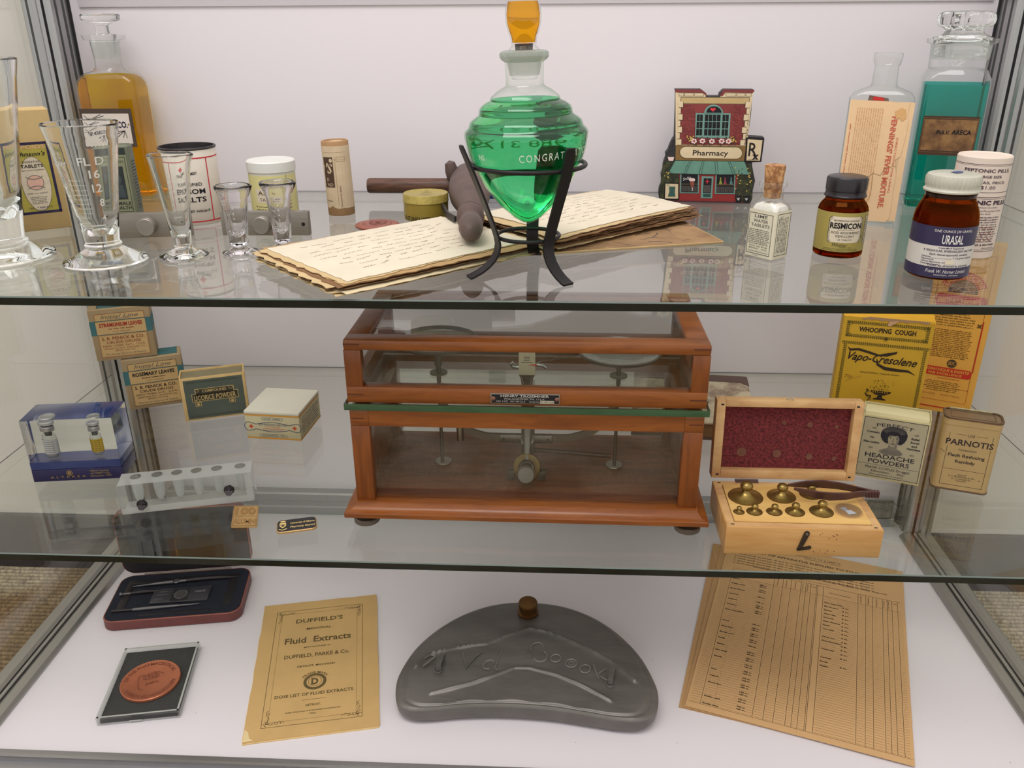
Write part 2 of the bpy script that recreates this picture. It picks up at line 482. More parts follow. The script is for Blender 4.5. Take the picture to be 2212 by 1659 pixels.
def shelf(z, label, th=.0074):
    m = MB()
    x0, x1, y0, y1 = XL, XR, .0006, .4575
    m.add([(x0, y0, z), (x1, y0, z), (x1, y1, z), (x0, y1, z)], [(0, 1, 2, 3)], SHELF)
    m.add([(x0, y0, z - th), (x1, y0, z - th), (x1, y1, z - th), (x0, y1, z - th)], [(3, 2, 1, 0)], SHELF)
    e = .0012
    m.add([(x0, y0, z), (x1, y0, z), (x1, y0 - .0006, z - e), (x0, y0 - .0006, z - e)], [(3, 2, 1, 0)], LIP)
    m.add([(x0, y0 - .0006, z - e), (x1, y0 - .0006, z - e), (x1, y0 - .0006, z - th), (x0, y0 - .0006, z - th)], [(3, 2, 1, 0)], EDGE)
    m.add([(x0, y0 - .0006, z - th), (x1, y0 - .0006, z - th), (x1, y0, z - th), (x0, y0, z - th)], [(3, 2, 1, 0)], EDGE)
    for zt_, zb, mt in ((z, z - .0012, LIP2), (z - .0012, z - th, SHELF)):
        m.add([(x0, y0, zt_), (x0, y1, zt_), (x0, y1, zb), (x0, y0, zb)], [(0, 1, 2, 3)], mt)
        m.add([(x1, y0, zt_), (x1, y1, zt_), (x1, y1, zb), (x1, y0, zb)], [(3, 2, 1, 0)], mt)
        m.add([(x0, y1, zt_), (x1, y1, zt_), (x1, y1, zb), (x0, y1, zb)], [(0, 1, 2, 3)], mt)
    tag(m.build('glass_shelf', smooth=0), label, 'shelf')


shelf(Z1, 'lower of the two thick clear glass shelves, the wooden balance stands on it')
shelf(Z2, 'upper clear glass shelf with dark polished edge, carrying the green show globe')

# ================================================================== UPPER SHELF, LEFT
CLEAR = glass('clear_glass', (.985, .99, .985), 1.46)
CLEARV = glass('old_clear_glass', (.97, .965, .975), 1.46)
FROST = mat('frosted_scale', (222, 222, 216), rough=.7, noise=.05)
THIN = pane('thin_bottle_wall', (.975, .98, .975), edge=(.55, .60, .58))
THINF = pane('ground_glass', (.95, .96, .95), edge=(.6, .63, .6), frost=.45)
CARD = mat('buff_carton', (214, 184, 128), rough=.85, noise=.14, scale=35)
PAPER = mat('label_paper_cream', (226, 214, 190), rough=.85, noise=.1, scale=50)


def conical_graduate(name, label, H, Rt, Rb, Rf, wall, zfoot, spout_a, deep, group=None, rtop=None, mt=None):
    """flared measure on a round foot; solid glass with a cavity"""
    m = MB(); mt = mt or CLEAR
    rtop = rtop or Rt

    def wob(a, z):
        if z < H * .82: return 1
        d = cos(a - spout_a); k = ((z - H * .82) / (H * .18)) ** 2
        return 1 + k * .22 * max(0, d) ** 14
    zi = zfoot + deep
    def R(z): return Rb + (Rt - Rb) * max(0, (z - zfoot) / (H - zfoot)) ** 1.05
    prof = [(0, .0002), (Rf * .95, .0002), (Rf, .0014), (Rf * .985, .0028)]
    for t_ in (.2, .4, .6, .8, 1):
        prof.append((Rf * .985 + (Rb * 1.10 - Rf * .985) * t_, .0028 + (zfoot * .74 - .0028) * (t_ ** 1.35)))
    prof += [(Rb * 1.13, zfoot * .80), (Rb * 1.13, zfoot * .92), (Rb * 1.02, zfoot)]
    K = 10
    for i in range(1, K + 1):
        z = zfoot + (H - zfoot) * i / K; prof.append((R(z) * (1.02 if i == K else 1), z))
    prof.append((R(H) * .995, H + .0008)); prof.append((R(H) - wall, H))
    for i in range(K - 1, -1, -1):
        z = zi + (H - zi) * i / K
        prof.append((max(R(z) - wall, .001) * (1 if i else .62), z if i else zi - .001))
    prof.append((0, zi - .0028 * Rt / .03))
    m.lathe(prof, mt, n=56, wob=wob)
    return m, R


# large measure cut by the left edge of the view
g = thing('measuring_glass', 'tallest conical measuring glass, far left, cut off by the edge of the view', 'glass', (-.4940, .1180, Z2 + .0002), group='footed measuring glasses')
m, R = conical_graduate('g', '', .171, .0490, .0235, .0470, .0026, .016, pi, .022)
m.build('glass_body', g)
# FL DR measure
g = thing('measuring_glass', 'wide conical measuring glass marked FL DR with white numerals', 'glass', (-.3865, .1060, Z2 + .0002), group='footed measuring glasses')
m, R = conical_graduate('g', '', .1205, .0305, .0140, .0362, .0022, .018, rad(-20), .0085)
m.build('glass_body', g)
s = MB(); mp = CY(lambda z: R(z) + .0002, rad(-62))
mq = lambda u, v, w: CYs(u, v, w)


def cone_map(R, a0):
    def f(u, v, w):
        r = R(v); a = a0 + u / .022
        return ((r * 1.004 + .0005 + w) * cos(a), (r * 1.004 + .0005 + w) * sin(a), v)
    return f


cm = cone_map(R, rad(-52))
s.text(cm, 'FL D', -.001, .0885, .0066, 0, FROST, bold=.01)
for t, z, hh, k in (('16', .0775, .0068, 0), ('12', .0655, .0068, .0004), ('8', .0530, .0064, .0028), ('4', .0400, .0055, .0028), ('2', .0305, .0045, .0030)):
    s.text(cm, t, k, z, hh, 0, FROST, bold=.012)
for z in (.0280, .0335, .0385, .0430, .0470, .0512, .0552, .0592, .0632, .0672, .0715, .0757):
    s.rect(cm, -.0215, z, -.0075 - (.003 if int(z * 1e4) % 2 else 0), z + .00035, 0, FROST, nu=6)
s.rect(cm, -.012, .0355, .0035, .0365, 0, FROST, nu=6)
cm2 = cone_map(R, rad(-132))
s.text(cm2, 'TO GRAM', .0, .0880, .004, 0, FROST, shear=.3)
for z in (.04, .046, .052, .058, .064, .07, .076, .082): s.rect(cm2, -.004, z, .0045, z + .0003, 0, FROST, nu=4)
s.build('scale_marks', g)
# small conical measure
g = thing('measuring_glass', 'slim conical measuring glass in front of the red and white salts tin', 'glass', (-.3218, .1240, Z2 + .0002), group='footed measuring glasses')
m, R = conical_graduate('g', '', .0920, .0182, .0075, .0218, .0014, .0115, rad(-5), .0085)
m.build('glass_body', g)
s = MB(); cm = cone_map(R, rad(-62))
s.ell(cm, 0, .077, .0013, .0022, 0, FROST, n=4)
for i, z in enumerate((.070, .0655, .061, .0555, .050, .044, .037)):
    s.text(cm, ('1 oz', '6', '5 dr', '4', '3', '2', '1')[i], 0, z, .0024, 0, FROST); s.rect(cm, -.008, z, -.0035, z + .00025, 0, FROST, nu=3)
s.rect(cm, -.008, .0385, .005, .039, 0, FROST, nu=4)
s.build('scale_marks', g)


def dose_glass(label, loc, H, Rr, rb, Rf, sp):
    g = thing('dose_glass', label, 'glass', loc, group='small fluted dose glasses')
    nf = 10

    def wob(a, z):
        f = 1
        if .009 < z < H * .80: f = 1 - .035 * (1 - abs(cos(a * nf / 2)))
        if z > H * .9: f = 1 + .14 * max(0, cos(a - sp)) ** 16
        return f
    prof = [(0, 0), (Rf * .5, 0), (Rf * .94, .0003), (Rf, .0014), (Rf * .96, .0024), (Rf * .62, .0042), (rb * .72, .0060), (rb * .62, .0070), (rb * .8, .0082), (rb * .98, .0092), (rb, .0125), (rb * 1.10, H * .38), (rb * 1.24, H * .62), (rb * 1.40, H * .80), (Rr * .94, H * .93), (Rr, H * .97), (Rr * 1.0, H * .99), (Rr * .93, H), (Rr * .86, H * .985), (Rr * .76, H * .92), (rb * 1.24, H * .80), (rb * 1.06, H * .62), (rb * .80, H * .42), (rb * .5, H * .30), (rb * .18, H * .255), (0, H * .25)]
    m = MB(); m.lathe(prof, CLEARV, n=60, wob=wob); m.build('glass_body', g)
    s = MB(); mm = lambda u, v, w: ((rb * (1.1 + .3 * v / H) + w) * cos(rad(-78) + u / rb), (rb * (1.1 + .3 * v / H) + w) * sin(rad(-78) + u / rb), v)
    for i in range(6): s.text(mm, str(6 - i), 0, H * (.68 - .075 * i), .0019, .0001, FROST); s.rect(mm, -.0048, H * (.68 - .075 * i), -.0022, H * (.68 - .075 * i) + .0002, .0001, FROST, nu=2)
    s.build('scale_marks', g)


dose_glass('smaller left one of two fluted dose glasses, nearer the conical measure', (-.2744, .1385, Z2 + .0002), .0632, .0160, .0090, .0163, rad(0))
dose_glass('right-hand fluted dose glass with pouring lip, beside the left paper stack', (-.2374, .1528, Z2 + .0002), .0640, .0160, .0083, .0162, rad(-8))

# carton of digestive tablets
w, d, h = .0500, .030, .1205
c = thing('tablet_carton', 'buff carton with yellow digestive tablets label behind the left measuring glasses', 'box', based((-.5345, .2155), 36, w, d, Z2), 36)
m = MB(); m.loft([(.0, w / 2 - .0006, d / 2 - .0006, .001), (.0008, w / 2, d / 2, .001), (h - .001, w / 2, d / 2, .001), (h, w / 2 - .0008, d / 2 - .0008, .001)], CARD)
m.rect(RT(w / 2), -d / 2 + .001, .002, -d / 2 + .0018, h - .002, .0001, ink('buff_dark', (150, 120, 70))); m.build('carton', c)
f = FR(-d / 2); m = MB(); x0, x1, y0, y1 = -.0190, .0188, .0172, .0890
m.box(x0, x1, -d / 2 - .0002, -d / 2, y0, y1, mat('label_olive', (172, 160, 66), noise=.15, k=1.05))
m.frame(f, x0, y0, x1, y1, .0026, .0003, NAVY); cxx = (x0 + x1) / 2
m.ell(f, cxx + .0005, .0475, .0132, .0275, .0003, mat('label_pinkish', (222, 208, 182), noise=.2, scale=90)); m.oval(f, cxx + .0005, .0475, .0132, .0275, .0003, .0004, BLK)
m.text(f, 'PAPOIDS', cxx, .0825, .0035, .0004, ink('faded_pink', (225, 170, 140)), fit=.030, bold=.02)
m.text(f, "Johnson's", cxx - .001, .0755, .0042, .0005, BLK, fit=.031, shear=.35, bold=.012)
m.text(f, 'DIGESTIVE', cxx, .0688, .0020, .0005, BLK, fit=.016); m.text(f, 'TABLETS', cxx, .0640, .0032, .0005, BLK, fit=.0205, bold=.02)
m.text(f, 'KEEP TIGHTLY STOPPERED', cxx, .0608, .0012, .0005, BLK, fit=.021)
m.ell(f, cxx, .0490, .0075, .0073, .0005, ink('ball_pink', (222, 180, 160))); m.oval(f, cxx, .0490, .0075, .0073, .0005, .0006, GRY)
m.oval(f, cxx, .0590, .0095, .0065, .0006, .0007, GRY, a0=rad(215), a1=rad(325)); m.oval(f, cxx, .0390, .0095, .0065, .0006, .0007, GRY, a0=rad(35), a1=rad(145))
m.text(f, 'DOSE:1 to 3 TABLETS', cxx, .0375, .0012, .0005, BLK, fit=.019); m.fine(f, cxx - .008, cxx + .008, .035, .027, 5, .0005, GRY, al='c', ragged=.4)
m.text(f, '150  TABLETS', cxx, .0225, .0019, .0005, NAVY, fit=.022); m.text(f, 'MADE IN U.S.A.', cxx, .0206, .001, .0005, NAVY, fit=.010)
m.build('label', c)

# amber square stoppered bottle
YEL = glass('amber_liquid', (1.0, .80, .02), 1.20)
b = thing('stoppered_bottle', 'square bottle of bright yellow liquid with flat disc glass stopper', 'bottle', (-.5105, .4180, Z2), 1.5)
sec = [(0, .0345, .0205, .005), (.0012, .0358, .0218, .006), (.128, .0360, .0222, .006), (.136, .0352, .0215, .008), (.1415, .0325, .0195, .010), (.1452, .0270, .0175, .012), (.1478, .0185, .0160, .0155), (.152, .0150, .0150, .015), (.160, .0148, .0148, .0148), (.1805, .0166, .0166, .0166), (.1815, .0225, .0225, .0225), (.1865, .0245, .0245, .0245)]
MB().loft(sec, THIN, cap=False).build('glass_body', b)
s2 = [(.004, .0330, .0190, .005), (.0055, .0345, .0205, .006), (.127, .0348, .0209, .006), (.1345, .0340, .0203, .008), (.1398, .0315, .0185, .010), (.1435, .0262, .0166, .012), (.1442, .016, .014, .014)]
MB().loft(s2, YEL).build('liquid', b)
MB().loft([(.0003, .0346, .0206, .005), (.0036, .0346, .0206, .005)], THIN).build('base_glass', b)
MB().lathe([(0, .166), (.0118, .1665), (.0146, .1868), (.0146, .1872), (.0078, .188), (.0074, .1965), (.0095, .1985), (.0205, .2025), (.0212, .2040), (.0212, .2082), (.0200, .2092), (0, .2088)], CLEAR, n=48).build('stopper', b)
MB().lathe([(.0143, .161), (.0162, .1795)], THINF, n=40).build('ground_neck', b)
lm = FR(-.0224); m = MB()
m.box(-.0345, .0275, -.0227, -.0223, .0625, .1065, mat('label_border_brown', (78, 62, 52), noise=.3, scale=120))
m.rect(lm, -.032, .0665, .0235, .1010, .0005, mat('label_white', (226, 216, 206), noise=.08))
m.text(lm, 'TR. CARD.CO.', .0205, .0850, .0068, .0008, NAVY, al='r', bold=.03, fit=.047)
m.ell(lm, .0219, .0885, .0012, .0016, .0008, TAN, n=4)
for (a, q) in (((.016, .0815), (-.002, .0745)), ((.016, .0815), (.004, .0725)), ((.016, .0815), (.013, .0735)), ((.016, .0815), (.0175, .0730)), ((.016, .0815), (-.006, .0790)), ((-.024, .094), (-.006, .0985)), ((-.024, .094), (-.010, .1)), ((-.030, .099), (-.022, .0905)), ((-.030, .0935), (-.012, .0885))): m.line(lm, [a, q], .0006, .0007, BLK)
m.build('label', b)

# grey-green tin behind the wide measure
w, d, h = .0325, .020, .0765
c = thing('medicine_tin', 'dull grey-green female health box behind the wide conical measure', 'tin', based((-.4815, .3005), 10, w, d, Z2), 10)
GG = mat('tin_grey_green', (110, 116, 96), rough=.5, noise=.2, scale=40); DKG = ink('dark_green_grey', (52, 60, 60)); LGG = ink('light_grey_green', (142, 146, 116))
m = MB(); m.loft([(0, w / 2, d / 2, .002), (h - .002, w / 2, d / 2, .002), (h, w / 2 - .002, d / 2 - .002, .002)], GG); m.build('box_body', c)
f = FR(-d / 2); m = MB(); m.rect(f, -.0140, .002, .0128, .0735, .0002, LGG); m.frame(f, -.0125, .004, .0113, .064, .0006, .0004, DKG)
m.rect(f, -.0140, .0665, .0128, .0735, .0004, DKG); m.text(f, "DR. ROBERT'S", -.0005, .0575, .0026, .0005, DKG, fit=.020)
m.rect(f, -.007, .018, .0075, .054, .0005, DKG); m.ell(f, 0, .040, .004, .0055, .0006, ink('mid_green', (72, 84, 86))); m.poly(f, [(-.0055, .02), (.006, .02), (.004, .034), (-.0035, .034)], .0006, ink('mid_green', (72, 84, 86)))
m.text(f, 'FEMALE', 0, .0120, .0034, .0005, DKG, fit=.020, bold=.02); m.text(f, 'HEALTH', 0, .0070, .0034, .0005, DKG, fit=.020, bold=.02)
m.fine(RT(w / 2), -.006, .006, .060, .006, 16, .0002, DKG); m.build('print', c)

# epsom salts tin
c = thing('salts_tin', 'white round salts tin with red lines and open black top', 'tin', (-.3719, .2799, Z2))
m = MB(); Rr = .0288; CR = mat('tin_cream', (228, 218, 204), rough=.45, noise=.1, scale=28)
m.lathe([(0, 0), (Rr - .0005, 0), (Rr, .001), (Rr, .0775), (Rr - .0004, .0782), (Rr - .0012, .0775)], CR, n=56); m.build('tin_body', c)
m = MB(); m.lathe([(Rr + .0004, .0775), (Rr + .0009, .0785), (Rr + .0004, .0796), (Rr - .0015, .0796), (Rr - .0020, .0742), (0, .0740)], mat('black_rim', (38, 32, 34), rough=.4, noise=.2), n=56); m.build('rim', c)
mp = CY(Rr + .0001, rad(-62)); m = MB()
RD = ink('red_line', (206, 44, 58)); m.rect(mp, -.060, .0690, .060, .0702, .0001, RD, nu=60); m.rect(mp, -.060, .0035, .060, .0047, .0001, RD, nu=60)
m.rect(mp, .0150, .0047, .0162, .0690, .0001, RD); m.rect(mp, -.0262, .0047, -.0250, .0690, .0001, RD)
m.poly(mp, [(-.006, .0630), (-.0025, .0595), (-.006, .0555), (-.0095, .0595)], .0002, RD)
m.text(mp, 'RAMSEY', -.0010, .0530, .0028, .0002, BLK, fit=.010, rot=.12, bold=.02); m.text(mp, 'STRONG', -.0090, .0505, .0028, .0002, BLK, fit=.011, bold=.02)
m.text(mp, 'PURIFIED', -.0030, .0415, .0034, .0002, BLK, fit=.021, bold=.01); m.text(mp, 'EPSOM', -.0035, .0335, .0050, .0002, BLK, fit=.027, bold=.02); m.text(mp, 'SALTS', -.0035, .0250, .0050, .0002, BLK, fit=.027, bold=.02)
m.text(mp, '1 LB. NET WEIGHT.', -.003, .0140, .0024, .0002, BLK, fit=.033, bold=.02)
m.build('label', c)

# arnica tablets
c = thing('tablet_jar', 'white lidded jar of arnica tablets with pale yellow label behind steel bar', 'jar', (-.2931, .3088, Z2))
MB().lathe([(0, 0), (.0246, 0), (.0252, .001), (.0252, .0525), (.024, .053)], mat('milk_plastic', (224, 222, 206), rough=.35, noise=.04), n=48).build('jar_body', c)
MB().lathe([(.0250, .0495), (.0262, .0500), (.0262, .0600), (.0250, .0612), (0, .0612)], mat('white_lid', (226, 226, 220), rough=.4, noise=.04), n=48).build('lid', c)
mp = CY(.0253, rad(-80)); m = MB(); m.rect(mp, -.036, .002, .036, .0470, .0001, mat('label_pale_yellow', (222, 214, 150), noise=.06), nu=48)
m.rect(mp, -.0170, .0180, .0150, .0330, .0002, PAPER, nu=16); m.text(mp, 'Flows', -.002, .0375, .0020, .0003, BRN, fit=.010); m.text(mp, 'Arnica', -.002, .0265, .0045, .0003, BRN, fit=.025, bold=.01); m.text(mp, 'TABLETS', -.002, .0200, .0034, .0003, BRN, fit=.022)
m.fine(mp, -.019, .015, .0155, .006, 3, .0003, BLK, hfrac=.35); m.rect(mp, .0185, .002, .0190, .047, .0003, GRY); m.fine(mp, .0205, .0235, .044, .006, 10, .0003, GRY); m.build('label', c)


def steel_bar(label, loc, rz, w):
    c = thing('steel_bar', label, 'metal bar', loc, rz, group='steel bars with round thumb knobs')
    ST = mat('brushed_steel', (150, 144, 134), rough=.42, metal=.6, noise=.15, scale=30, stretch=(1, 20, 20)); h, d = .0240, .0085
    m = MB().box(-w / 2, w / 2, -d / 2, d / 2, 0, h, ST, b=.0005)
    for sx in (-1, 1):
        m.lathe([(.0019, .0), (.0019, .0002), (.0001, .0002)], ink('bore_dark', (25, 22, 20)), n=18, xf=T(sx * (w / 2 - .0055), -d / 2, .0115, rx=90))
        for q in (0, 1): m.ell(TP(h), sx * (w * .33 + q * .011), 0, .0028, .0017, .0002, ink('bore_grey', (120, 112, 102)), n=16)
    m.build('bar', c)
    MB().lathe([(.0088, -.001), (.0088, .006), (.0083, .0066), (.0083, .0072), (.0088, .0078), (.0088, .0110), (.0080, .0117), (0, .0117)], ST, n=36, xf=T(-.001, -d / 2, .0122, rx=90)).build('knob', c)


steel_bar('steel bar with round knob behind the wide conical measure, left of the two', (-.3880, .2040, Z2), 9, .0800)
steel_bar('right-hand steel bar with round knob and corner holes, behind the fluted dose glasses', (-.2733, .2145, Z2), 1.4, .0890)

# brown paper tube
c = thing('paper_tube', 'slim upright brown paper tube with torn label and dark panel', 'tube', (-.2212, .3189, Z2), rot=(0, rad(-1.2), 0))
TUB = mat('kraft_tube', (182, 142, 100), rough=.8, noise=.2, scale=40); LBL = mat('aged_label', (214, 192, 160), rough=.85, noise=.14, scale=70)
MB().lathe([(0, 0), (.0143, 0), (.0148, .0008), (.0148, .079), (.0143, .0803), (.0128, .0805), (.0122, .0785), (0, .0785)], TUB, n=40).build('tube_body', c)
mp = CY(.0149, rad(-84)); m = MB()
pts = [(-.026 + .0036 * i, .0085 + random.uniform(-.0006, .0006) + (.003 if i == 5 else 0)) for i in range(15)]
for (a, b), (a2, b2) in zip(pts, pts[1:]): m.add([mp(a, b, .0001), mp(a2, b2, .0001), mp(a2, .0755, .0001), mp(a, .0755, .0001)], [(0, 1, 2, 3)], LBL)
m.rect(mp, -.0150, .0315, -.0022, .0640, .0002, ink('panel_brown', (82, 60, 46)), nu=8)
m.text(mp, "T'S", -.0105, .0470, .010, .0003, LBL, fit=.015, shear=.25, bold=.03); m.ell(mp, -.0045, .0605, .0019, .0021, .0003, LBL, n=14); m.text(mp, 'D', -.0098, .0385, .0035, .0003, LBL); m.text(mp, 'ND', -.0075, .0328, .0035, .0003, LBL)
m.text(mp, 'Directions for Adults', .0042, .0100, .0019, .0002, BRN, al='l', rot=pi / 2, fit=.023); m.text(mp, 'Dr. Abraham', -.0120, .0160, .0017, .0002, BRN, fit=.010)
m.rect(mp, .0000, .0120, .0003, .0640, .0002, TAN); m.rect(mp, -.0022, .0612, .0125, .0614, .0002, TAN, nu=6); m.frame(mp, .0015, .0592, .0120, .0640, .0003, .0002, TAN, nu=6); m.rect(mp, -.014, .0688, .014, .0690, .0002, TAN, nu=12)
m.build('label', c)
m = MB(); m.ell(TP(.0787), .001, 0, .0100, .0085, 0, LBL, n=9); m.ell(TP(.0795), .002, .001, .0075, .006, 0, mat('torn_paper', (205, 186, 150)), n=7); m.build('torn_top', c)

# copper seal
c = thing('copper_medallion', 'reddish copper medallion embossed with a shield, lying by the left papers', 'medal', (-.1680, .2540, Z2))
COP = mat('copper_bronze', (170, 104, 88), rough=.42, metal=.35, noise=.2, scale=60); COD = ink('copper_dark', (120, 62, 55))
MB().lathe([(0, 0), (.0222, 0), (.0230, .0008), (.0230, .0024), (.0222, .0030), (.0150, .0032), (0, .0034)], COP, n=56).build('medal_disc', c)
m = MB(); tz = TP(.0033)
for sc_ in (1.0,): m.oval(tz, 0, 0, .0150, .0145, .0005, .0004, COD, n=40)
m.line(tz, [(-.008, .0095), (.008, .0095), (.0085, .001), (.005, -.006), (0, -.0095), (-.005, -.006), (-.0085, .001), (-.008, .0095)], .0008, .0006, COD)
m.line(tz, [(-.0068, .0082), (.0068, .0082), (.0072, .001), (0, -.0080), (-.0072, .001), (-.0068, .0082)], .0004, .0006, COD)
m.ell(tz, 0, .003, .003, .0022, .0006, COD, n=8); m.line(tz, [(-.004, .0065), (-.001, .0045), (.003, .0065), (.005, .005)], .0008, .0006, COD); m.line(tz, [(-.005, -.001), (0, -.004), (.005, -.001)], .0009, .0006, COD)
m.text(tz, 'QUAECUMQUE', 0, -.0030, .0016, .0007, COD, fit=.026); m.text(tz, 'VERA', 0, -.0065, .0014, .0007, COD, fit=.007); m.build('relief', c)

# round yellow tin
c = thing('round_tin', 'small round yellow-olive tin with speckled lid, left of the wooden tool', 'tin', (-.1221, .2985, Z2))
OLV = mat('olive_tin', (168, 146, 62), rough=.38, metal=.25, noise=.22, scale=40)
MB().lathe([(0, 0), (.0238, 0), (.0243, .0006), (.0243, .0195), (.0238, .0200)], OLV, n=56).build('tin_body', c)
MB().lathe([(.0244, .0188), (.0250, .0190), (.0250, .0198), (.0247, .0202), (.0247, .0268), (.0241, .0276), (.0232, .0270), (0, .0270)], mat('olive_lid', (186, 166, 84), rough=.4, metal=.2, noise=.4, scale=260), n=56).build('lid', c)
mp = CY(.0243, rad(-78)); m = MB(); m.text(mp, 'CO. OF CANADA LIMITED, MONTREAL, CANADA.', .002, .0012, .0044, .0002, BLK, fit=.066, bold=.015); m.build('print', c); m = MB()
for k in range(7): m.text(TP(.0271), 'DODDS OINTMENT'[k * 2:k * 2 + 6], random.uniform(-.006, .006), -.013 + .004 * k, .002, .0001, ink('olive_dark', (110, 98, 50)))
m.build('print', c)

# ================================================================== UPPER SHELF, MIDDLE
WDK = wood('dark_stained_wood', (104, 70, 52), (56, 34, 26), scale=12, grain=(3, 30, 30), rough=.5)
WDM = mat('worn_dark_wood', (98, 78, 72), rough=.55, noise=.35, scale=45, bump=.2)
c = thing('wooden_corking_tool', 'dark wooden tool with round crossbar and turned handle resting on the left papers', 'tool')
m = MB(); m.tube([(-.204, .385, .0195 + Z2), (-.202, .385, .0195 + Z2), (-.03, .385, .0195 + Z2), (-.029, .385, .0195 + Z2)], [.0078, .0088, .0088, .008], WDK, n=20); m.build('crossbar', c)
P0 = Vector((-.0840, .402, Z2 + .0245)); P1 = Vector((-.0545, .1100, Z2 + .0262)); ax = (P1 - P0); Lh = ax.length
q = ax.to_track_quat('Z', 'Y').to_matrix().to_4x4(); q.translation = P0
prof = [(0, 0), (.010, 0), (.016, .004), (.0225, .020), (.0235, .045), (.0235, .080), (.0220, .105), (.0185, .130), (.0150, .155), (.0115, .178), (.0092, .192), (.0088, .198), (.0122, .201), (.0130, .206), (.0104, .211), (.0104, .214), (.0132, .219), (.0134, .226), (.0102, .231), (.0092, .236), (.0100, .242), (.0112, .252), (.0112, .268), (.0100, .280), (.0080, .2885), (.0040, .2925), (0, .2930)]
m = MB(); m.lathe(prof, WDM, n=36, xf=q); b = m.build('turned_handle', c)
m = MB()
for sx in (-1, 1):
    m.lathe([(0, -.004), (.004, -.003), (.0075, .003), (.0078, .012), (.0060, .021), (0, .024)], WDM, n=18, xf=T(-.0830 + sx * .0165, .376, Z2 + .027, rx=0, ry=sx * 12))
m.build('cheek', c)
m = MB(); m.sweep([(-.110, .345, Z2 + .0135), (-.1035, .290, Z2 + .0160), (-.0895, .230, Z2 + .0175), (-.0795, .208, Z2 + .018)], (0, 0, 1), .0028, .0012, mat('dark_iron', (48, 44, 46), rough=.5, metal=.5)); m.build('iron_strip', c)

c = thing('blue_box', 'small blue box behind the green globe near the back panel', 'box', (-.0545, .4150, Z2), 0)
BLU = mat('blue_card', (44, 66, 150), rough=.6)
MB().box(-.011, .011, -.008, .008, 0, .0095, BLU, b=.0006).build('box_body', c); MB().box(-.0115, .0115, -.0085, .0085, .0095, .0115, BLU, b=.0005).build('lid', c)

# marbled folder under the papers
c = thing('marbled_folder', 'flat brown marbled folder under the right paper bundle with dark blue veins', 'folder', (.0405, .2270, Z2 + .0001), 16)
MARB = mat('marbled_brown', (170, 136, 96), rough=.7, noise=.3, scale=26, rgb2=(126, 96, 66)); VEIN = ink('vein_blue', (56, 62, 76)); EDG = mat('folder_edge', (205, 172, 120), noise=.1)
m = MB(); w2, d2 = .1265, .075; m.box(-w2, w2, -d2, d2, 0, .0018, EDG, b=.0003); m.rect(TP(.0019), -w2 + .0012, -d2 + .0012, w2 - .0012, d2 - .0012, 0, MARB)
rr = random.Random(5)
for k in range(60):
    x, y = rr.uniform(-.11, .12), rr.uniform(-.068, .06); pts = [(x, y)]; a = rr.uniform(-.9, .9)
    for j in range(rr.randint(3, 7)): a += rr.uniform(-.7, .7); x += .004 * cos(a); y += .004 * sin(a); pts.append((max(-.124, min(.124, x)), max(-.073, min(.07, y))))
    m.line(TP(.0019), pts, rr.uniform(.0004, .0012), .0001 + k * 1e-6, VEIN)
m.build('cover', c)

PAP = [mat('old_paper_%s' % n, c_, rough=.9, noise=.13, scale=22, bump=.1) for n, c_ in (('cream', (222, 204, 166)), ('straw', (208, 182, 136)), ('tan', (182, 148, 102)), ('pale', (226, 216, 194)), ('umber', (134, 98, 64)))]
INK = ink('faded_pen', (150, 134, 112))


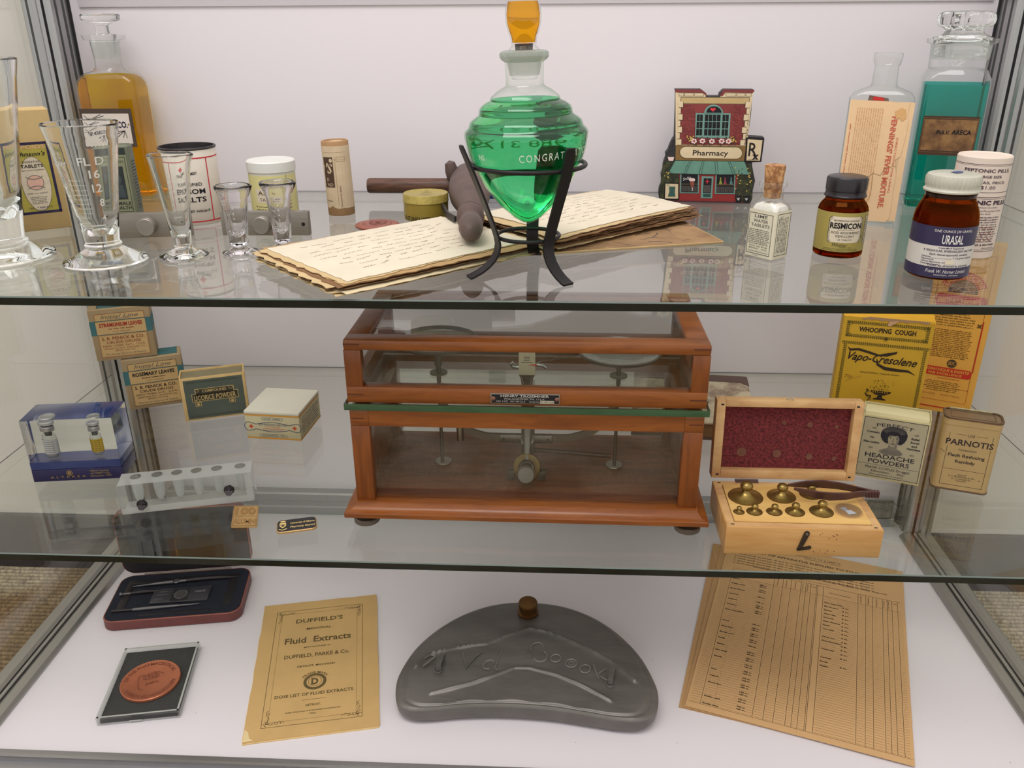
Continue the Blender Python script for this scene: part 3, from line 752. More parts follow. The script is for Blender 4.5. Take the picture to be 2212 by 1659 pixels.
def bundle(cx, cyy, rz, Lx, Ly, n, z0, dz, warp, rnd, names, group, fan, writing):
    for i in range(n):
        top = i == n - 1
        ox, oy = rnd.uniform(-1, 1) * fan, rnd.uniform(-1, 1) * fan; da = rnd.uniform(-2.2, 2.2) * (1.4 if i < n * .4 else 1)
        lx, ly = Lx * rnd.uniform(.93, 1.03), Ly * rnd.uniform(.93, 1.03)
        nx, ny = 30, 24; ph = [rnd.uniform(0, 6.28) for _ in range(4)]; rg = rnd.uniform(.0010, .0030)
        if top: ox, oy, da, rg, lx, ly = .004, .001, .6, .0012, Lx * .93, Ly * .93
        ca, sa = cos(rad(da)), sin(rad(da))

        def P(u, v, w=0):
            # ragged outline
            x, y = u * lx, v * ly
            eu, ev = abs(u) * 2, abs(v) * 2
            if ev > .99: y += rg * (sin(u * 37 + ph[0]) + .7 * sin(u * 91 + ph[1])) * (1 if v > 0 else -1) * .5
            if eu > .99: x += rg * (sin(v * 41 + ph[2]) + .7 * sin(v * 83 + ph[3])) * (1 if u > 0 else -1) * .5
            X = x * ca - y * sa + ox; Y = x * sa + y * ca + oy
            return (X, Y, z0 + i * dz + warp(X / Lx, Y / Ly, i / (n - 1)) + w)
        m = MB(); pm = PAP[3] if top else rnd.choice(PAP[:3] + [PAP[4], PAP[1], PAP[0]]); th = dz * .6
        up = [P(a / nx - .5, b / ny - .5) for b in range(ny + 1) for a in range(nx + 1)]; dn = [(x, y, z - th) for x, y, z in up]
        K = len(up); fs = []
        for b in range(ny):
            for a in range(nx):
                f = (b * (nx + 1) + a, b * (nx + 1) + a + 1, (b + 1) * (nx + 1) + a + 1, (b + 1) * (nx + 1) + a); fs.append(f); fs.append(tuple(K + k for k in f[::-1]))
        ring = list(range(nx + 1)) + [(b) * (nx + 1) + nx for b in range(1, ny + 1)] + [ny * (nx + 1) + a for a in range(nx - 1, -1, -1)] + [b * (nx + 1) for b in range(ny - 1, 0, -1)]
        for a, b in zip(ring, ring[1:] + ring[:1]): fs.append((a, K + a, K + b, b))
        m.add(up + dn, fs, pm)
        if writing and (top or i > n - 4):
            for row in range(9 if top else 3):
                v = .36 - row * .085; u = -.42 + rnd.uniform(0, .12)
                while u < .38 * rnd.uniform(.6, 1.1):
                    wl = rnd.uniform(.03, .12); sl = rnd.uniform(-.02, .03); pts = [(u + wl * t / 12, v + sl * t / 12 + .009 * sin(t * 2.3 + row) * rnd.uniform(.2, 1.4)) for t in range(13)]
                    m.line(lambda a, b, w: P(a, b, w), pts, .0026, .0002, INK); u += wl + rnd.uniform(.015, .05)
        o = place(m.build(names[0], smooth=50), (cx, cyy, 0), rz)
        tag(o, names[1] if top else names[2], 'paper', group)


def warpL(x, y, t): return .0018 * t * sin(3 * x + 1) * cos(2 * y) + .0035 * max(0, -x - .3) * (1 - t) + .002 * (x * x)
def warpR(x, y, t): return .0022 * t * cos(3.1 * x) + .0030 * x * x + .0015 * sin(4 * y + 1) * t


bundle(-.1230, .1230, 43, .208, .150, 14, Z2 + .0026, .00072, warpL, random.Random(11), ('prescription_sheet', 'top sheet of the left paper bundle, cream with faint handwriting', 'aged sheet in the left bundle under the wooden tool handle'), 'old sheets in the left bundle', .0055, True)
bundle(.0500, .2600, 44, .210, .128, 16, Z2 + .0030, .00090, warpR, random.Random(23), ('prescription_sheet', 'top sheet of the right paper bundle behind the globe stand', 'aged sheet in the right bundle behind the globe stand'), 'old sheets in the right bundle', .0055, True)

# show globe
tx, ty = -.0022, .0840
g = thing('show_globe', 'green stepped glass show globe with amber stopper and CONGRATULATIONS lettering', 'glass globe', (tx, ty, Z2), rot=(0, rad(-1.5), 0))
GREEN = glass('green_liquid', (.27, .80, .50), 1.33)
S = [(.0, .0425), (.0050, .0440), (.0110, .0478), (.0232, .0590), (.0345, .0742), (.0400, .0850), (.0450, .0952), (.0472, .1030), (.0483, .1087), (.0489, .1130), (.0492, .1160), (.0484, .1180), (.0466, .1196), (.0452, .1212), (.0450, .1226), (.0440, .1250), (.0418, .1268), (.0392, .1285), (.0370, .1300), (.0366, .1318), (.0366, .1335), (.0352, .1362), (.0325, .1382), (.0302, .1395), (.0275, .1406), (.0270, .1418)]
S2 = S + [(.0262, .1436), (.0243, .1460), (.0215, .1482), (.0180, .1500), (.0158, .1512), (.0150, .1530), (.0149, .1560), (.0152, .1640), (.0154, .1690), (.0180, .1706), (.0194, .1726), (.0196, .1746), (.0188, .1764), (.0168, .1772), (.0140, .1772), (.0132, .1752), (.0118, .1640)]
S2 = [((r + .0011) if 0 < z < .144 else r, z - (.0011 if i == 0 else 0)) for i, (r, z) in enumerate(S2)]
MB().lathe(S2, pane('globe_glass', (.97, .985, .97), edge=(.35, .62, .42)), n=72).build('glass_body', g)
MB().lathe(S + [(0, .1418)], GREEN, n=72).build('green_liquid', g)
MB().lathe([(0, .1560), (.0095, .1562), (.0104, .1570), (.0128, .1755), (.0128, .1772), (.0112, .1790), (.0095, .1806), (.0100, .1830), (.0106, .1870), (.0124, .1920), (.0138, .1975), (.0141, .2030), (.0134, .2090), (.0118, .2150), (.0095, .2200), (.0070, .2235), (0, .2250)], THIN, n=48).build('stopper', g)
MB().lathe([(0, .1828), (.0088, .1830), (.0094, .1870), (.0112, .1920), (.0126, .1975), (.0129, .2030), (.0122, .2085), (.0114, .2122), (0, .2124)], glass('orange_liquid', (.96, .66, .05), 1.33), n=48).build('amber_liquid', g)
MB().lathe([(0, .1772), (.0068, .1775), (.0072, .1822), (0, .1826)], mat('dark_seal', (62, 54, 54), rough=.4), n=30).build('stopper_seal', g)
MB().lathe([(.0118, .1590), (.0151, .1760)], THINF, n=40).build('ground_neck', g)
MB().lathe([(.0154, .1690), (.0180, .1706), (.0194, .1726), (.0196, .1746), (.0188, .1764), (.0168, .1774)], pane('lip_glass', (.72, .78, .74), edge=(.4, .46, .42), frost=.3), n=48).build('lip', g)


def gm(u, v, w):
    r = 0
    SS = [(a + .0011, b) for a, b in S]
    for (ra, za), (rb, zb) in zip(SS, SS[1:]):
        if za <= v <= zb: r = ra + (rb - ra) * (v - za) / (zb - za)
    a = rad(-90) + u / .0485
    return ((r + .0003 + w) * cos(a), (r + .0003 + w) * sin(a), v)


LET = mat('etched_white', (232, 238, 226), rough=.6, noise=.05)
m = MB(); m.text(gm, 'CONGRATULATIONS', -.0040, .0985, .0058, 0, LET, al='l', fit=.0760, space=1.35, rot=.03)
m.build('lettering', g); m = MB(); m.text(gm, 'NS', -.0410, .0995, .0040, 0, LET, al='l'); m.build('lettering', g)
g2 = CY(.0494, rad(90)); m = MB()
gb = lambda u, v, w: gm(u + .0485 * pi, v, w)
m.text(gb, '1914 - 1968 STAUDTS', 0, .1045, .0050, 0, LET, fit=.10); m.build('lettering', g)

# iron stand
IR = mat('black_iron', (30, 27, 29), rough=.45, metal=.4, noise=.15, scale=60)
c = thing('iron_stand', 'black iron three-legged stand with two rings holding the green globe', 'stand', (tx - .0012, ty, Z2 + .0002))
Rg = .0468; zr1 = .0905
m = MB(); m.tube([(Rg * cos(a * pi / 32), Rg * sin(a * pi / 32), zr1) for a in range(64)], .0019, IR, closed=True); m.build('upper_ring', c)
m = MB(); m.tube([(.0262 * cos(a * pi / 32), .0262 * sin(a * pi / 32), .0315) for a in range(64)], .0017, IR, closed=True); m.build('lower_ring', c)
for az, rt, topz in ((206, .058, .1085), (309, .0545, .1085), (84, .056, .105)):
    a = rad(az); d = (cos(a), sin(a)); sd = (-sin(a), cos(a), 0)
    pr = [(rt, topz), (rt - .001, topz - .003), (.0490, zr1 - .004), (.0400, .064), (.0320, .043), (.0288, .0330), (.0275, .0265), (.0285, .0200), (.0320, .0140), (.0375, .0088), (.0440, .0048), (.0515, .0016), (.0545, .0009)]
    # clear the rings: legs run just outside them
    hw = [.0030, .0045] + [.0052] * (len(pr) - 2)
    m = MB(); m.sweep([(d[0] * r, d[1] * r, z) for r, z in pr], sd, hw, .0009, IR); m.build('leg', c, smooth=50)

# ================================================================== UPPER SHELF, RIGHT
# painted shop-front ornament
def q(px, py): return ((px - 485 - (1050 - py) * .096) * .0001375, (1050 - py) * .000133)
c = thing('shop_ornament', 'painted flat wooden ornament of a red brick pharmacy shop with green awning', 'ornament', (.1965, .3900, Z2), -4.8)
d = .0165; f = FR(0)
BKE = mat('ornament_edge', (46, 44, 48), rough=.6); BR = mat('brick_paint', (142, 56, 54), rough=.5, noise=.35, scale=70); STN = mat('stone_paint', (226, 206, 168), rough=.5, noise=.12, scale=60)
SND = mat('sand_paint', (200, 172, 120), rough=.5, noise=.12); AW = mat('awning_green', (108, 156, 138), rough=.5, noise=.25, scale=50); AWD = ink('awning_dark', (62, 96, 88)); FRM = ink('frame_green', (118, 158, 148))
OL = ink('outline', (40, 32, 34)); DK = ink('window_dark', (26, 26, 30)); LV = mat('leaf_paint', (66, 70, 36), rough=.6, noise=.6, scale=150, rgb2=(30, 34, 26), contrast=.1)
out = [(100, 1045), (92, 985), (100, 930), (118, 900), (120, 850), (118, 810), (135, 775), (138, 735), (150, 690), (165, 660), (160, 630), (185, 600), (200, 560), (225, 510), (240, 490), (246, 400), (256, 250), (262, 120), (255, 100), (265, 97), (470, 97), (512, 130), (515, 150), (615, 150), (620, 128), (650, 97), (890, 97), (896, 108), (882, 125), (868, 300), (845, 480), (975, 485), (978, 500), (955, 690), (880, 695), (880, 720), (890, 780), (905, 850), (895, 900), (885, 940), (868, 960), (862, 1050)]
m = MB(); m.prism([q(*p) for p in out], -d, 0, BKE, mp=f, msides=BKE); m.build('backboard', c, smooth=25)
m = MB(); w = .0002
def Q(pts): return [q(*p) for p in pts]
def pq(pts, lay, mt): m.poly(f, Q(pts), w * lay, mt)
pq([(262, 110), (470, 110), (505, 135), (505, 158), (620, 158), (655, 112), (885, 112), (862, 300), (838, 560), (250, 560)], 1, STN)
pq([(255, 100), (268, 98), (470, 98), (512, 132), (512, 150), (480, 124), (285, 122), (262, 122)], 2, ink('coping_red', (130, 62, 62))); pq([(615, 150), (650, 98), (893, 98), (893, 110), (880, 124), (665, 120), (640, 150)], 2, ink('coping_red', (130, 62, 62)))
for xa, xb in ((290, 330), (335, 408), (415, 490), (670, 750), (757, 822), (828, 872)): m.line(f, Q([(xa, 125), (xb, 125), (xb - 3, 150), (xa - 2, 150), (xa, 125)]), .0003, w * 3, OL)
pq([(305, 160), (858, 160), (850, 212), (300, 212)], 2, SND); m.line(f, Q([(305, 160), (858, 160), (850, 212), (300, 212), (305, 160)]), .0004, w * 3, OL)
pq([(300, 215), (845, 215), (815, 552), (270, 552)], 2, BR)
for i in range(7):
    y = 195 + i * 52; s_ = 1 if i % 2 == 0 else 0
    xl = 285 - i * 3.6; pq([(xl, y), (xl + (38 if s_ else 22), y), (xl + (36 if s_ else 20), y + 48), (xl - 3, y + 48)], 4, STN); m.line(f, Q([(xl + 38 * s_ + 22 * (1 - s_), y), (xl + (36 if s_ else 20), y + 48), (xl, y + 48)]), .00035, w * 5, OL)
    xr = 862 - i * 7; pq([(xr, y), (xr - (38 if s_ else 22), y), (xr - (42 if s_ else 26), y + 48), (xr - 7, y + 48)], 4, STN); m.line(f, Q([(xr - 38 * s_ - 22 * (1 - s_), y), (xr - (42 if s_ else 26), y + 48), (xr - 5, y + 48)]), .00035, w * 5, OL)
rr = random.Random(3); BRL = ink('brick_line', (96, 34, 38))
for row in range(24):
    y = 226 + row * 13.5
    x = 300 + rr.uniform(0, 20)
    while x < 830:
        if not (405 < x < 710 and 225 < y < 500) and rr.random() < .75: m.line(f, Q([(x, y), (x + 22, y), (x + 22, y + 13)]), .0003, w * 3, BRL)
        x += rr.uniform(22, 34)
# arched window
import itertools
pq([(422, 288), (705, 288), (692, 492), (412, 490)], 5, FRM); m.add([f(*(q(568 + 78 * cos(pi * k / 16), 296 - 78 * sin(pi * k / 16)) + (w * 5,))) for k in range(17)], [tuple(range(17))], FRM)
m.add([f(*(q(570 + 62 * cos(pi * k / 16), 284 - 52 * sin(pi * k / 16)) + (w * 6,))) for k in range(17)], [tuple(range(17))], DK)
HR = ink('heart_red', (214, 60, 70)); hq = [(562 + 22 * sin(t) ** 3 * 1.0, 258 - (13 * cos(t) - 5 * cos(2 * t) - 2 * cos(3 * t) - cos(4 * t)) * 1.15) for t in [2 * pi * k / 28 for k in range(28)]]; m.poly(f, Q(hq), w * 7, HR)
for r_ in range(3):
    y0_ = 300 + r_ * 60; y1_ = y0_ + 52
    for xa, xb in ((432, 455), (458, 480), (497, 524), (529, 557), (562, 590), (595, 624), (640, 662), (666, 690)):
        k = r_ * 4; pq([(xa - k, y0_), (xb - k, y0_), (xb - k - 3, y1_), (xa - k - 3, y1_)], 6, DK)
PT = ink('petal', (236, 210, 204)); YL = ink('flower_yellow', (214, 186, 96))
for k in range(90): px, py = rr.uniform(345, 742), rr.uniform(485, 556); m.ell(f, *q(px, py), .0006, .0007, w * 6 + k * 1e-6, LV if rr.random() < .6 else ink('leaf2', (64, 62, 40)), n=6)
for px in (360, 388, 730, 712):
    for k in range(9): m.ell(f, *q(px + rr.uniform(-18, 18), 490 + rr.uniform(-14, 34)), .0007, .0007, w * 7 + k * 1e-6, YL, n=6)
for px, py in ((402, 520), (472, 518), (550, 520), (630, 518), (686, 518)):
    for k in range(6): m.ell(f, *q(px + 17 * cos(k * pi / 3 + .3), py + 15 * sin(k * pi / 3 + .3)), .0012, .0011, w * 8, PT, n=8)
    m.ell(f, *q(px, py), .0008, .0008, w * 9, HR, n=8)
pq([(252, 556), (828, 556), (812, 684), (244, 684)], 5, ink('fascia_brown', (134, 104, 60)))
pts = [(335 + 52 * cos(t), 616 + 50 * sin(t)) for t in [pi / 2 + pi * k / 12 for k in range(13)]] + [(748 + 50 * cos(t), 616 + 50 * sin(t)) for t in [-pi / 2 + pi * k / 12 for k in range(13)]]
m.poly(f, Q([(x, y) for x, y in pts]), w * 6, STN); m.line(f, Q(pts + pts[:1]), .0004, w * 7, OL)
u, v = q(535, 640); m.text(f, 'Pharmacy', u, v, .0058, w * 7, OL, fit=.040, bold=.01); 
pq([(828, 484), (972, 490), (952, 688), (818, 690)], 5, OL); pq([(842, 500), (962, 506), (942, 678), (832, 678)], 6, STN)
u, v = q(880, 640); m.text(f, 'R', u, v, .0150, w * 7, OL, bold=.01, fit=.0095); u, v = q(903, 668); m.text(f, 'x', u, v, .0080, w * 7, OL, bold=.03, fit=.0075); m.line(f, Q([(845, 672), (930, 668)]), .0004, w * 7, OL)
# lower storey
pq([(250, 800), (858, 800), (838, 1045), (235, 1045)], 3, ink('shop_red', (150, 52, 50)))
for xa, xb in ((100, 275), (738, 888)):
    pq([(xa + 45, 690 if xa < 300 else 720), (xb - 25, 700), (xb, 830), (xb - 5, 1000), (xb - 20, 1045), (xa + 10, 1045), (xa, 960)], 4, LV)
pq([(242, 688), (815, 688), (858, 800), (180, 800)], 7, AW)
for (a, b) in (((242, 688), (180, 800)), ((362, 688), (310, 800)), ((378, 688), (328, 800)), ((470, 688), (438, 800)), ((484, 688), (458, 800)), ((572, 688), (580, 800)), ((590, 688), (600, 800)), ((680, 688), (722, 800)), ((696, 688), (742, 800))): m.line(f, Q([a, b]), .0006, w * 8, AWD)
m.line(f, Q([(180, 800), (310, 800), (445, 803), (590, 803), (730, 800), (858, 800)]), .0006, w * 8, OL)
for xa, xb in ((283, 440), (578, 742)):
    pq([(xa, 800), (xb, 800), (xb - 6, 970), (xa - 10, 970)], 5, FRM); pq([(xa + 10, 802), (xb - 10, 802), (xb - 15, 960), (xa + 2, 960)], 6, DK)
    for k in range(24): x = xa + 6 + k * (xb - xa - 24) / 24; m.line(f, Q([(x, 905), (x + rr.uniform(-3, 3), 955)]), .0003, w * 7, GRY)
    m.line(f, Q([(xa + 5, 890), (xb - 14, 888)]), .0004, w * 7, TAN)
pq([(462, 820), (560, 820), (546, 1010), (450, 1010)], 5, FRM); pq([(478, 836), (545, 836), (536, 965), (470, 965)], 6, DK); pq([(472, 972), (535, 972), (534, 1000), (470, 1000)], 6, ink('door_green', (46, 78, 70)))
m.line(f, Q([(508, 845), (506, 882)]), .0011, w * 7, HR); m.line(f, Q([(490, 863), (525, 863)]), .0011, w * 7, HR)
for k in range(14): m.line(f, Q([(480 + k * 4, 895), (478 + k * 4, 958)]), .0003, w * 7, GRY)
u, v = q(338, 850); m.text(f, 'Sodas', u, v, .0034, w * 7, WHT, shear=.4, rot=.28, fit=.0095)
m.poly(f, Q([(358, 845), (402, 845), (390, 920), (372, 920)]), w * 8, ink('soda_red', (150, 84, 70))); m.poly(f, Q([(350, 846), (366, 836), (395, 836), (408, 848), (400, 862), (360, 862)]), w * 9, PT); m.line(f, Q([(381, 920), (380, 945)]), .0008, w * 8, WHT)
for px, cl in ((618, (150, 160, 70)), (655, (150, 70, 80)), (706, (90, 130, 130))): m.poly(f, Q([(px - 5, 825), (px + 5, 825), (px + 5, 850), (px + 15, 885), (px - 15, 885), (px - 5, 850)]), w * 8, ink('flask%d' % px, cl))
pq([(148, 878), (270, 880), (268, 1028), (135, 1028)], 8, OL); pq([(156, 888), (262, 890), (258, 1018), (146, 1018)], 9, STN); pq([(185, 912), (238, 912), (232, 960), (236, 1000), (172, 1000), (186, 955)], 10, AWD); m.oval(f, *q(178, 896), .0012, .0014, .0004, w * 10, AWD, n=12)
for px in (765, 832):
    pq([(px - 28, 980), (px + 30, 980), (px + 20, 1042), (px - 20, 1042)], 9, DK)
    for k in (-1, 0, 1): m.line(f, Q([(px, 1022), (px + k * 12, 1000)]), .0006, w * 10, WHT)
for k in range(70): px = rr.choice((rr.uniform(742, 800), rr.uniform(830, 885), rr.uniform(130, 230))); py = rr.uniform(740, 960); m.ell(f, *q(px, py), .0009, .0007, w * 8 + k * 1e-6, YL if rr.random() < .35 else LV, n=6)
pq([(110, 1035), (865, 1035), (862, 1049), (102, 1049)], 6, ink('kerb_maroon', (84, 48, 52)))
m.line(f, Q([(246, 500), (222, 520), (205, 580), (210, 610)]), .0022, w * 9, BKE); pq([(170, 640), (205, 610), (245, 640), (245, 655), (165, 655)], 10, BKE); pq([(180, 656), (236, 656), (226, 690), (190, 690)], 9, PT)
m.build('painting', c)

# lime water bottle
w, d = .0300, .0232
c = thing('lime_water_bottle', 'small corked square bottle of white lime water tablets with cream wrap label', 'bottle', (.2112, .1410, Z2), -51)
sec = [(0, .0138, .0104, .002), (.001, .0148, .0114, .003), (.0440, .0149, .0115, .003), (.0475, .0140, .0108, .005), (.0505, .0115, .0100, .009), (.0525, .0098, .0098, .0098), (.0605, .0094, .0094, .0094), (.0622, .0098, .0098, .0098), (.0628, .0118, .0118, .0118), (.0662, .0120, .0120, .0120), (.0674, .0112, .0112, .0112), (.0674, .0084, .0084, .0084)]
MB().loft(sec, THIN, cap=False).build('glass_body', c)
MB().loft([(.0004, .0136, .0102, .002), (.0420, .0138, .0104, .003), (.0468, .0125, .0095, .006), (.0490, .0085, .0075, .007)], mat('tablet_powder', (236, 232, 222), rough=.9, noise=.1, scale=200, bump=.5)).build('tablets', c)
CORK = mat('cork', (214, 164, 110), rough=.85, noise=.35, scale=120, rgb2=(140, 92, 56), contrast=.12)
MB().lathe([(0, .0530), (.0068, .0532), (.0072, .0540), (.0090, .0808), (.0086, .0816), (0, .0818)], CORK, n=28).build('cork', c)
m = MB(); LP = mat('wrap_label_cream', (226, 220, 196), rough=.8, noise=.06)
m.loft([(.0012, w / 2 + .0002, d / 2 + .0002, .003), (.0435, w / 2 + .0002, d / 2 + .0002, .003)], LP, cap=False)
f = FR(-d / 2 - .0002); m.frame(f, -.0128, .0040, .0128, .0405, .0004, .0002, BLK)
for t, z, hh in (('LIME', .0365, .0027), ('WATER', .0325, .0027), ('TABLETS', .0285, .0027)): m.text(f, t, 0, z, hh, .0002, GRY, bold=.01, fit=.0055 + .0021 * len(t))
m.fine(f, -.0115, .0115, .0265, .0125, 9, .0002, GRY, hfrac=.6); m.text(f, 'Cecil J. Hall, Phm.B.', 0, .0105, .0013, .0002, BLK, fit=.020); m.text(f, 'BENTLEY,   ALTA.', 0, .0083, .0012, .0002, BLK, fit=.020); m.text(f, 'The Post Office Drug Store', 0, .0057, .0011, .0002, BLK, fit=.022); m.text(f, '50 Tablets', -.002, .0022, .001, .0002, GRY)
f = RT(w / 2 + .0002); m.frame(f, -.0085, .0040, .0095, .0415, .0004, .0002, BLK)
fr = lambda u, v, w_: f(-v + .0005, u, w_)
m.fine(fr, .0065, .0395, .0075, -.0065, 7, .0002, GRY, hfrac=.6)
m.build('label', c)

AMB = glass('amber_glass', (.62, .20, .04), 1.45)
# resmicon bottle
c = thing('pill_bottle', 'small amber bottle with black cap and yellow-green label, upper shelf right of the corked bottle', 'bottle', (.2795, .1550, Z2 + .0001))
prof = [(0, 0), (.0200, 0), (.0213, .0012), (.0215, .003), (.0215, .0405), (.0208, .0440), (.0190, .0470), (.0172, .0490), (.0163, .0510), (.0163, .0560)]
MB().lathe(prof + [(0, .0560)], AMB, n=48).build('glass_body', c)
MB().lathe([(0, .003), (.0180, .0032), (.0188, .010), (.0188, .036), (.0170, .0420), (0, .0435)], mat('tablets_tan', (150, 84, 50), rough=.7, noise=.5, scale=130, bump=.4), n=40, wob=lambda a, z: 1 + .02 * sin(9 * a + z * 900)).build('tablets', c)
BK = mat('black_bakelite', (30, 24, 30), rough=.3, noise=.1)
MB().lathe([(0, .052), (.0172, .0520), (.0180, .0526), (.0181, .0538), (.0174, .0548), (.0172, .0565), (.0170, .0575), (.0176, .0582), (.0177, .0680), (.0166, .0698), (.0145, .0703), (0, .0700)], BK, n=56, wob=lambda a, z: 1 + (.006 * cos(48 * a) if .057 < z < .068 else 0)).build('cap', c)
mp = CY(.0216, rad(-102)); m = MB(); m.rect(mp, -.042, .0060, .042, .0410, .0001, mat('label_chartreuse', (170, 156, 82), rough=.5, noise=.08), nu=60)
oct_ = [(-.0125, .0160), (-.0105, .0145), (.0155, .0145), (.0178, .0175), (.0178, .0345), (.0155, .0375), (-.0105, .0375), (-.0125, .0355)]
def curved_poly(m, mp, pts, w, mt):
    us = [p[0] for p in pts]; u0, u1 = min(us), max(us); n = 16
    def span(u):
        ys = []
        for (a, b), (c_, d_) in zip(pts, pts[1:] + pts[:1]):
            if min(a, c_) - 1e-9 <= u <= max(a, c_) + 1e-9 and abs(a - c_) > 1e-9: ys.append(b + (d_ - b) * (u - a) / (c_ - a))
        return (min(ys), max(ys)) if ys else (0, 0)
    for k in range(n):
        a = u0 + (u1 - u0) * k / n; b = u0 + (u1 - u0) * (k + 1) / n; a2, b2 = a + 1e-7, b - 1e-7
        (l1, h1), (l2, h2) = span(a2), span(b2); m.add([mp(a, l1, w), mp(b, l2, w), mp(b, h2, w), mp(a, h1, w)], [(0, 1, 2, 3)], mt)
curved_poly(m, mp, oct_, .0002, PAPER); m.line(mp, oct_ + oct_[:1], .0005, .0003, BLK)
o2 = [(x * .93 + .0002, (y - .026) * .90 + .026) for x, y in oct_]; m.line(mp, o2 + o2[:1], .0003, .0003, BLK)
m.text(mp, 'PROFESSIONAL PACKAGE', .0025, .0335, .0013, .0004, BLK, fit=.022, bold=.01); m.text(mp, 'RESMICON', .0025, .0272, .0048, .0004, BLK, fit=.0275, bold=.035)
m.text(mp, 'REGISTERED TRADE MARK', .0025, .0255, .0007, .0004, BLK, fit=.014); m.text(mp, 'ACID ADSORBENT', .0025, .0225, .0020, .0004, BLK, fit=.025); m.text(mp, 'DEMULCENT', .0025, .0193, .0020, .0004, BLK, fit=.016); m.text(mp, '24 TABLETS', .0025, .0165, .0013, .0004, BLK, fit=.012)
m.text(mp, 'Whittier', -.001, .0108, .0032, .0002, BLK, shear=.4, fit=.013); m.text(mp, 'LABORATORIES', .004, .0096, .0009, .0002, BLK, fit=.011); m.text(mp, 'DIVISION OF NORDIC BIOCHEMICALS LTD', 0, .0082, .0008, .0002, BLK, fit=.030); m.text(mp, 'MONTREAL TORONTO WINNIPEG', 0, .0068, .0009, .0002, BLK, fit=.032)
m.rect(mp, .0215, .0125, .030, .0375, .0002, PAPER, nu=8); m.frame(mp, .0215, .0125, .030, .0375, .0003, .0003, BLK, nu=6); m.fine(mp, .0222, .0295, .0365, .0135, 12, .0003, BLK); m.text(mp, '5109', .0196, .0190, .0012, .0002, BLK, rot=pi / 2)
m.build('label', c)

# fever mixture bottle
c = thing('medicine_bottle', 'tall clear flat bottle with peeling buff label lettered in red down its edge', 'bottle', (.3505, .3000, Z2), -20)
hx, hy = .0305, .0165
sec = [(0, hx - .002, hy - .002, .004), (.0015, hx, hy, .006), (.1250, hx + .0003, hy + .0003, .006), (.1300, hx - .003, hy - .001, .009), (.1335, hx - .010, hy - .003, .012), (.1355, .0142, .0120, .012), (.1375, .0122, .0122, .0122), (.1550, .0114, .0114, .0114), (.1565, .0126, .0126, .0126), (.1600, .0130, .0130, .013), (.1612, .0137, .0137, .0137), (.1665, .0137, .0137, .0137), (.1675, .0128, .0128, .0128), (.1675, .0095, .0095, .0095)]
MB().loft(sec, pane('medicine_glass', (.95, .96, .95), edge=(.50, .56, .54)), cap=False).build('glass_body', c)
MB().loft([(.0004, hx - .0025, hy - .0025, .004), (.0050, hx - .002, hy - .002, .005)], THIN).build('base_glass', c)
m = MB(); BUF = mat('label_buff', (240, 204, 160), rough=.85, noise=.10, scale=30); RDF = ink('faded_red', (206, 104, 80)); rr = random.Random(9)
f = FR(-hy - .0006)
pts = [(-.0290, .003), (.0225, .0025), (.0250, .006), (.0255, .020), (.0245, .035), (.0250, .052), (.0225, .060), (.0215, .066), (.0260, .070), (.0275, .085), (.0280, .1050), (.0260, .1100), (.0265, .1225), (.0120, .1215), (.0100, .1225), (-.0290, .1235)]
m.poly(f, pts, 0, BUF); m.add([LF(hx + .0008)(u, v, 0) for u, v in ((-.008, .004), (hy, .004), (hy, .122), (-.008, .121))], [(0, 1, 2, 3)], BUF)
m.add([f(-.0290, .003, 0), LF(hx + .0008)(hy, .004, 0), LF(hx + .0008)(hy, .122, 0), f(-.0290, .1235, 0)], [(0, 1, 2, 3)], BUF)
fr = lambda u, v, w_: f(v, -u, w_)
m.text(fr, "FENNINGS' FEVER MIXTURE.", -.1085, .0125, .0050, .0003, RDF, al='l', bold=.03, fit=.092); m.text(fr, 'DIRECTIONS FOR USING', -.0880, .0195, .0019, .0003, RDF, al='l', fit=.055)
m.fine(fr, -.116, -.018, .004, -.022, 12, .0003, ink('pale_print', (216, 168, 124)), hfrac=.45); m.fine(fr, -.100, -.030, -.0235, -.0275, 1, .0003, RDF, hfrac=.3)
m.line(f, [(-.004, .045), (.003, .052), (.010, .050), (.014, .058), (.0235, .060)], .0004, .0004, TAN); m.line(f, [(.003, .052), (.004, .030), (.0, .020)], .0003, .0004, TAN)
m.poly(f, [(.0140, .1130), (.0200, .1170), (.0240, .1150), (.0255, .1070), (.0220, .1040), (.0190, .1070), (.0165, .1060)], .0004, ink('torn_buff', (222, 176, 118)))
m.build('label', c)
m = MB(); m.poly(f, [(-.0130, .1215), (.0080, .1200), (.0060, .1255), (-.0120, .1280)], -.0004, ink('scrap_dark', (120, 88, 70))); m.poly(f, [(-.0085, .1235), (.0030, .1230), (.0015, .1260), (-.0075, .1270)], -.0002, RED); m.build('torn_scrap', c)

# teal square jar
TEALG = glass('teal_liquid', (.07, .70, .61), 1.30)
c = thing('apothecary_jar', 'large square jar of teal liquid with ribbed glass stopper and brown PULV. ARECA label', 'jar', (.4530, .3760, Z2), -17)
hw = .0322
sec = [(0, hw - .002, hw - .002, .004), (.0015, hw, hw, .006), (.1340, hw, hw, .006), (.1400, hw - .0004, hw - .0004, .008), (.1450, hw - .0030, hw - .003, .010), (.1480, .0290, .0290, .020), (.1490, .0288, .0288, .0280), (.1500, .0292, .0292, .0292), (.1720, .0302, .0302, .0302), (.1735, .0318, .0318, .0318), (.1745, .0350, .0350, .035), (.1790, .0352, .0352, .0352), (.1790, .0300, .03, .03)]
MB().loft(sec, pane('jar_glass', (.965, .975, .97), edge=(.45, .55, .52)), cap=False, n=8).build('glass_body', c)
MB().loft([(.0030, hw - .004, hw - .004, .004), (.0045, hw - .002, hw - .002, .005), (.1335, hw - .002, hw - .002, .005)], TEALG).build('liquid', c)
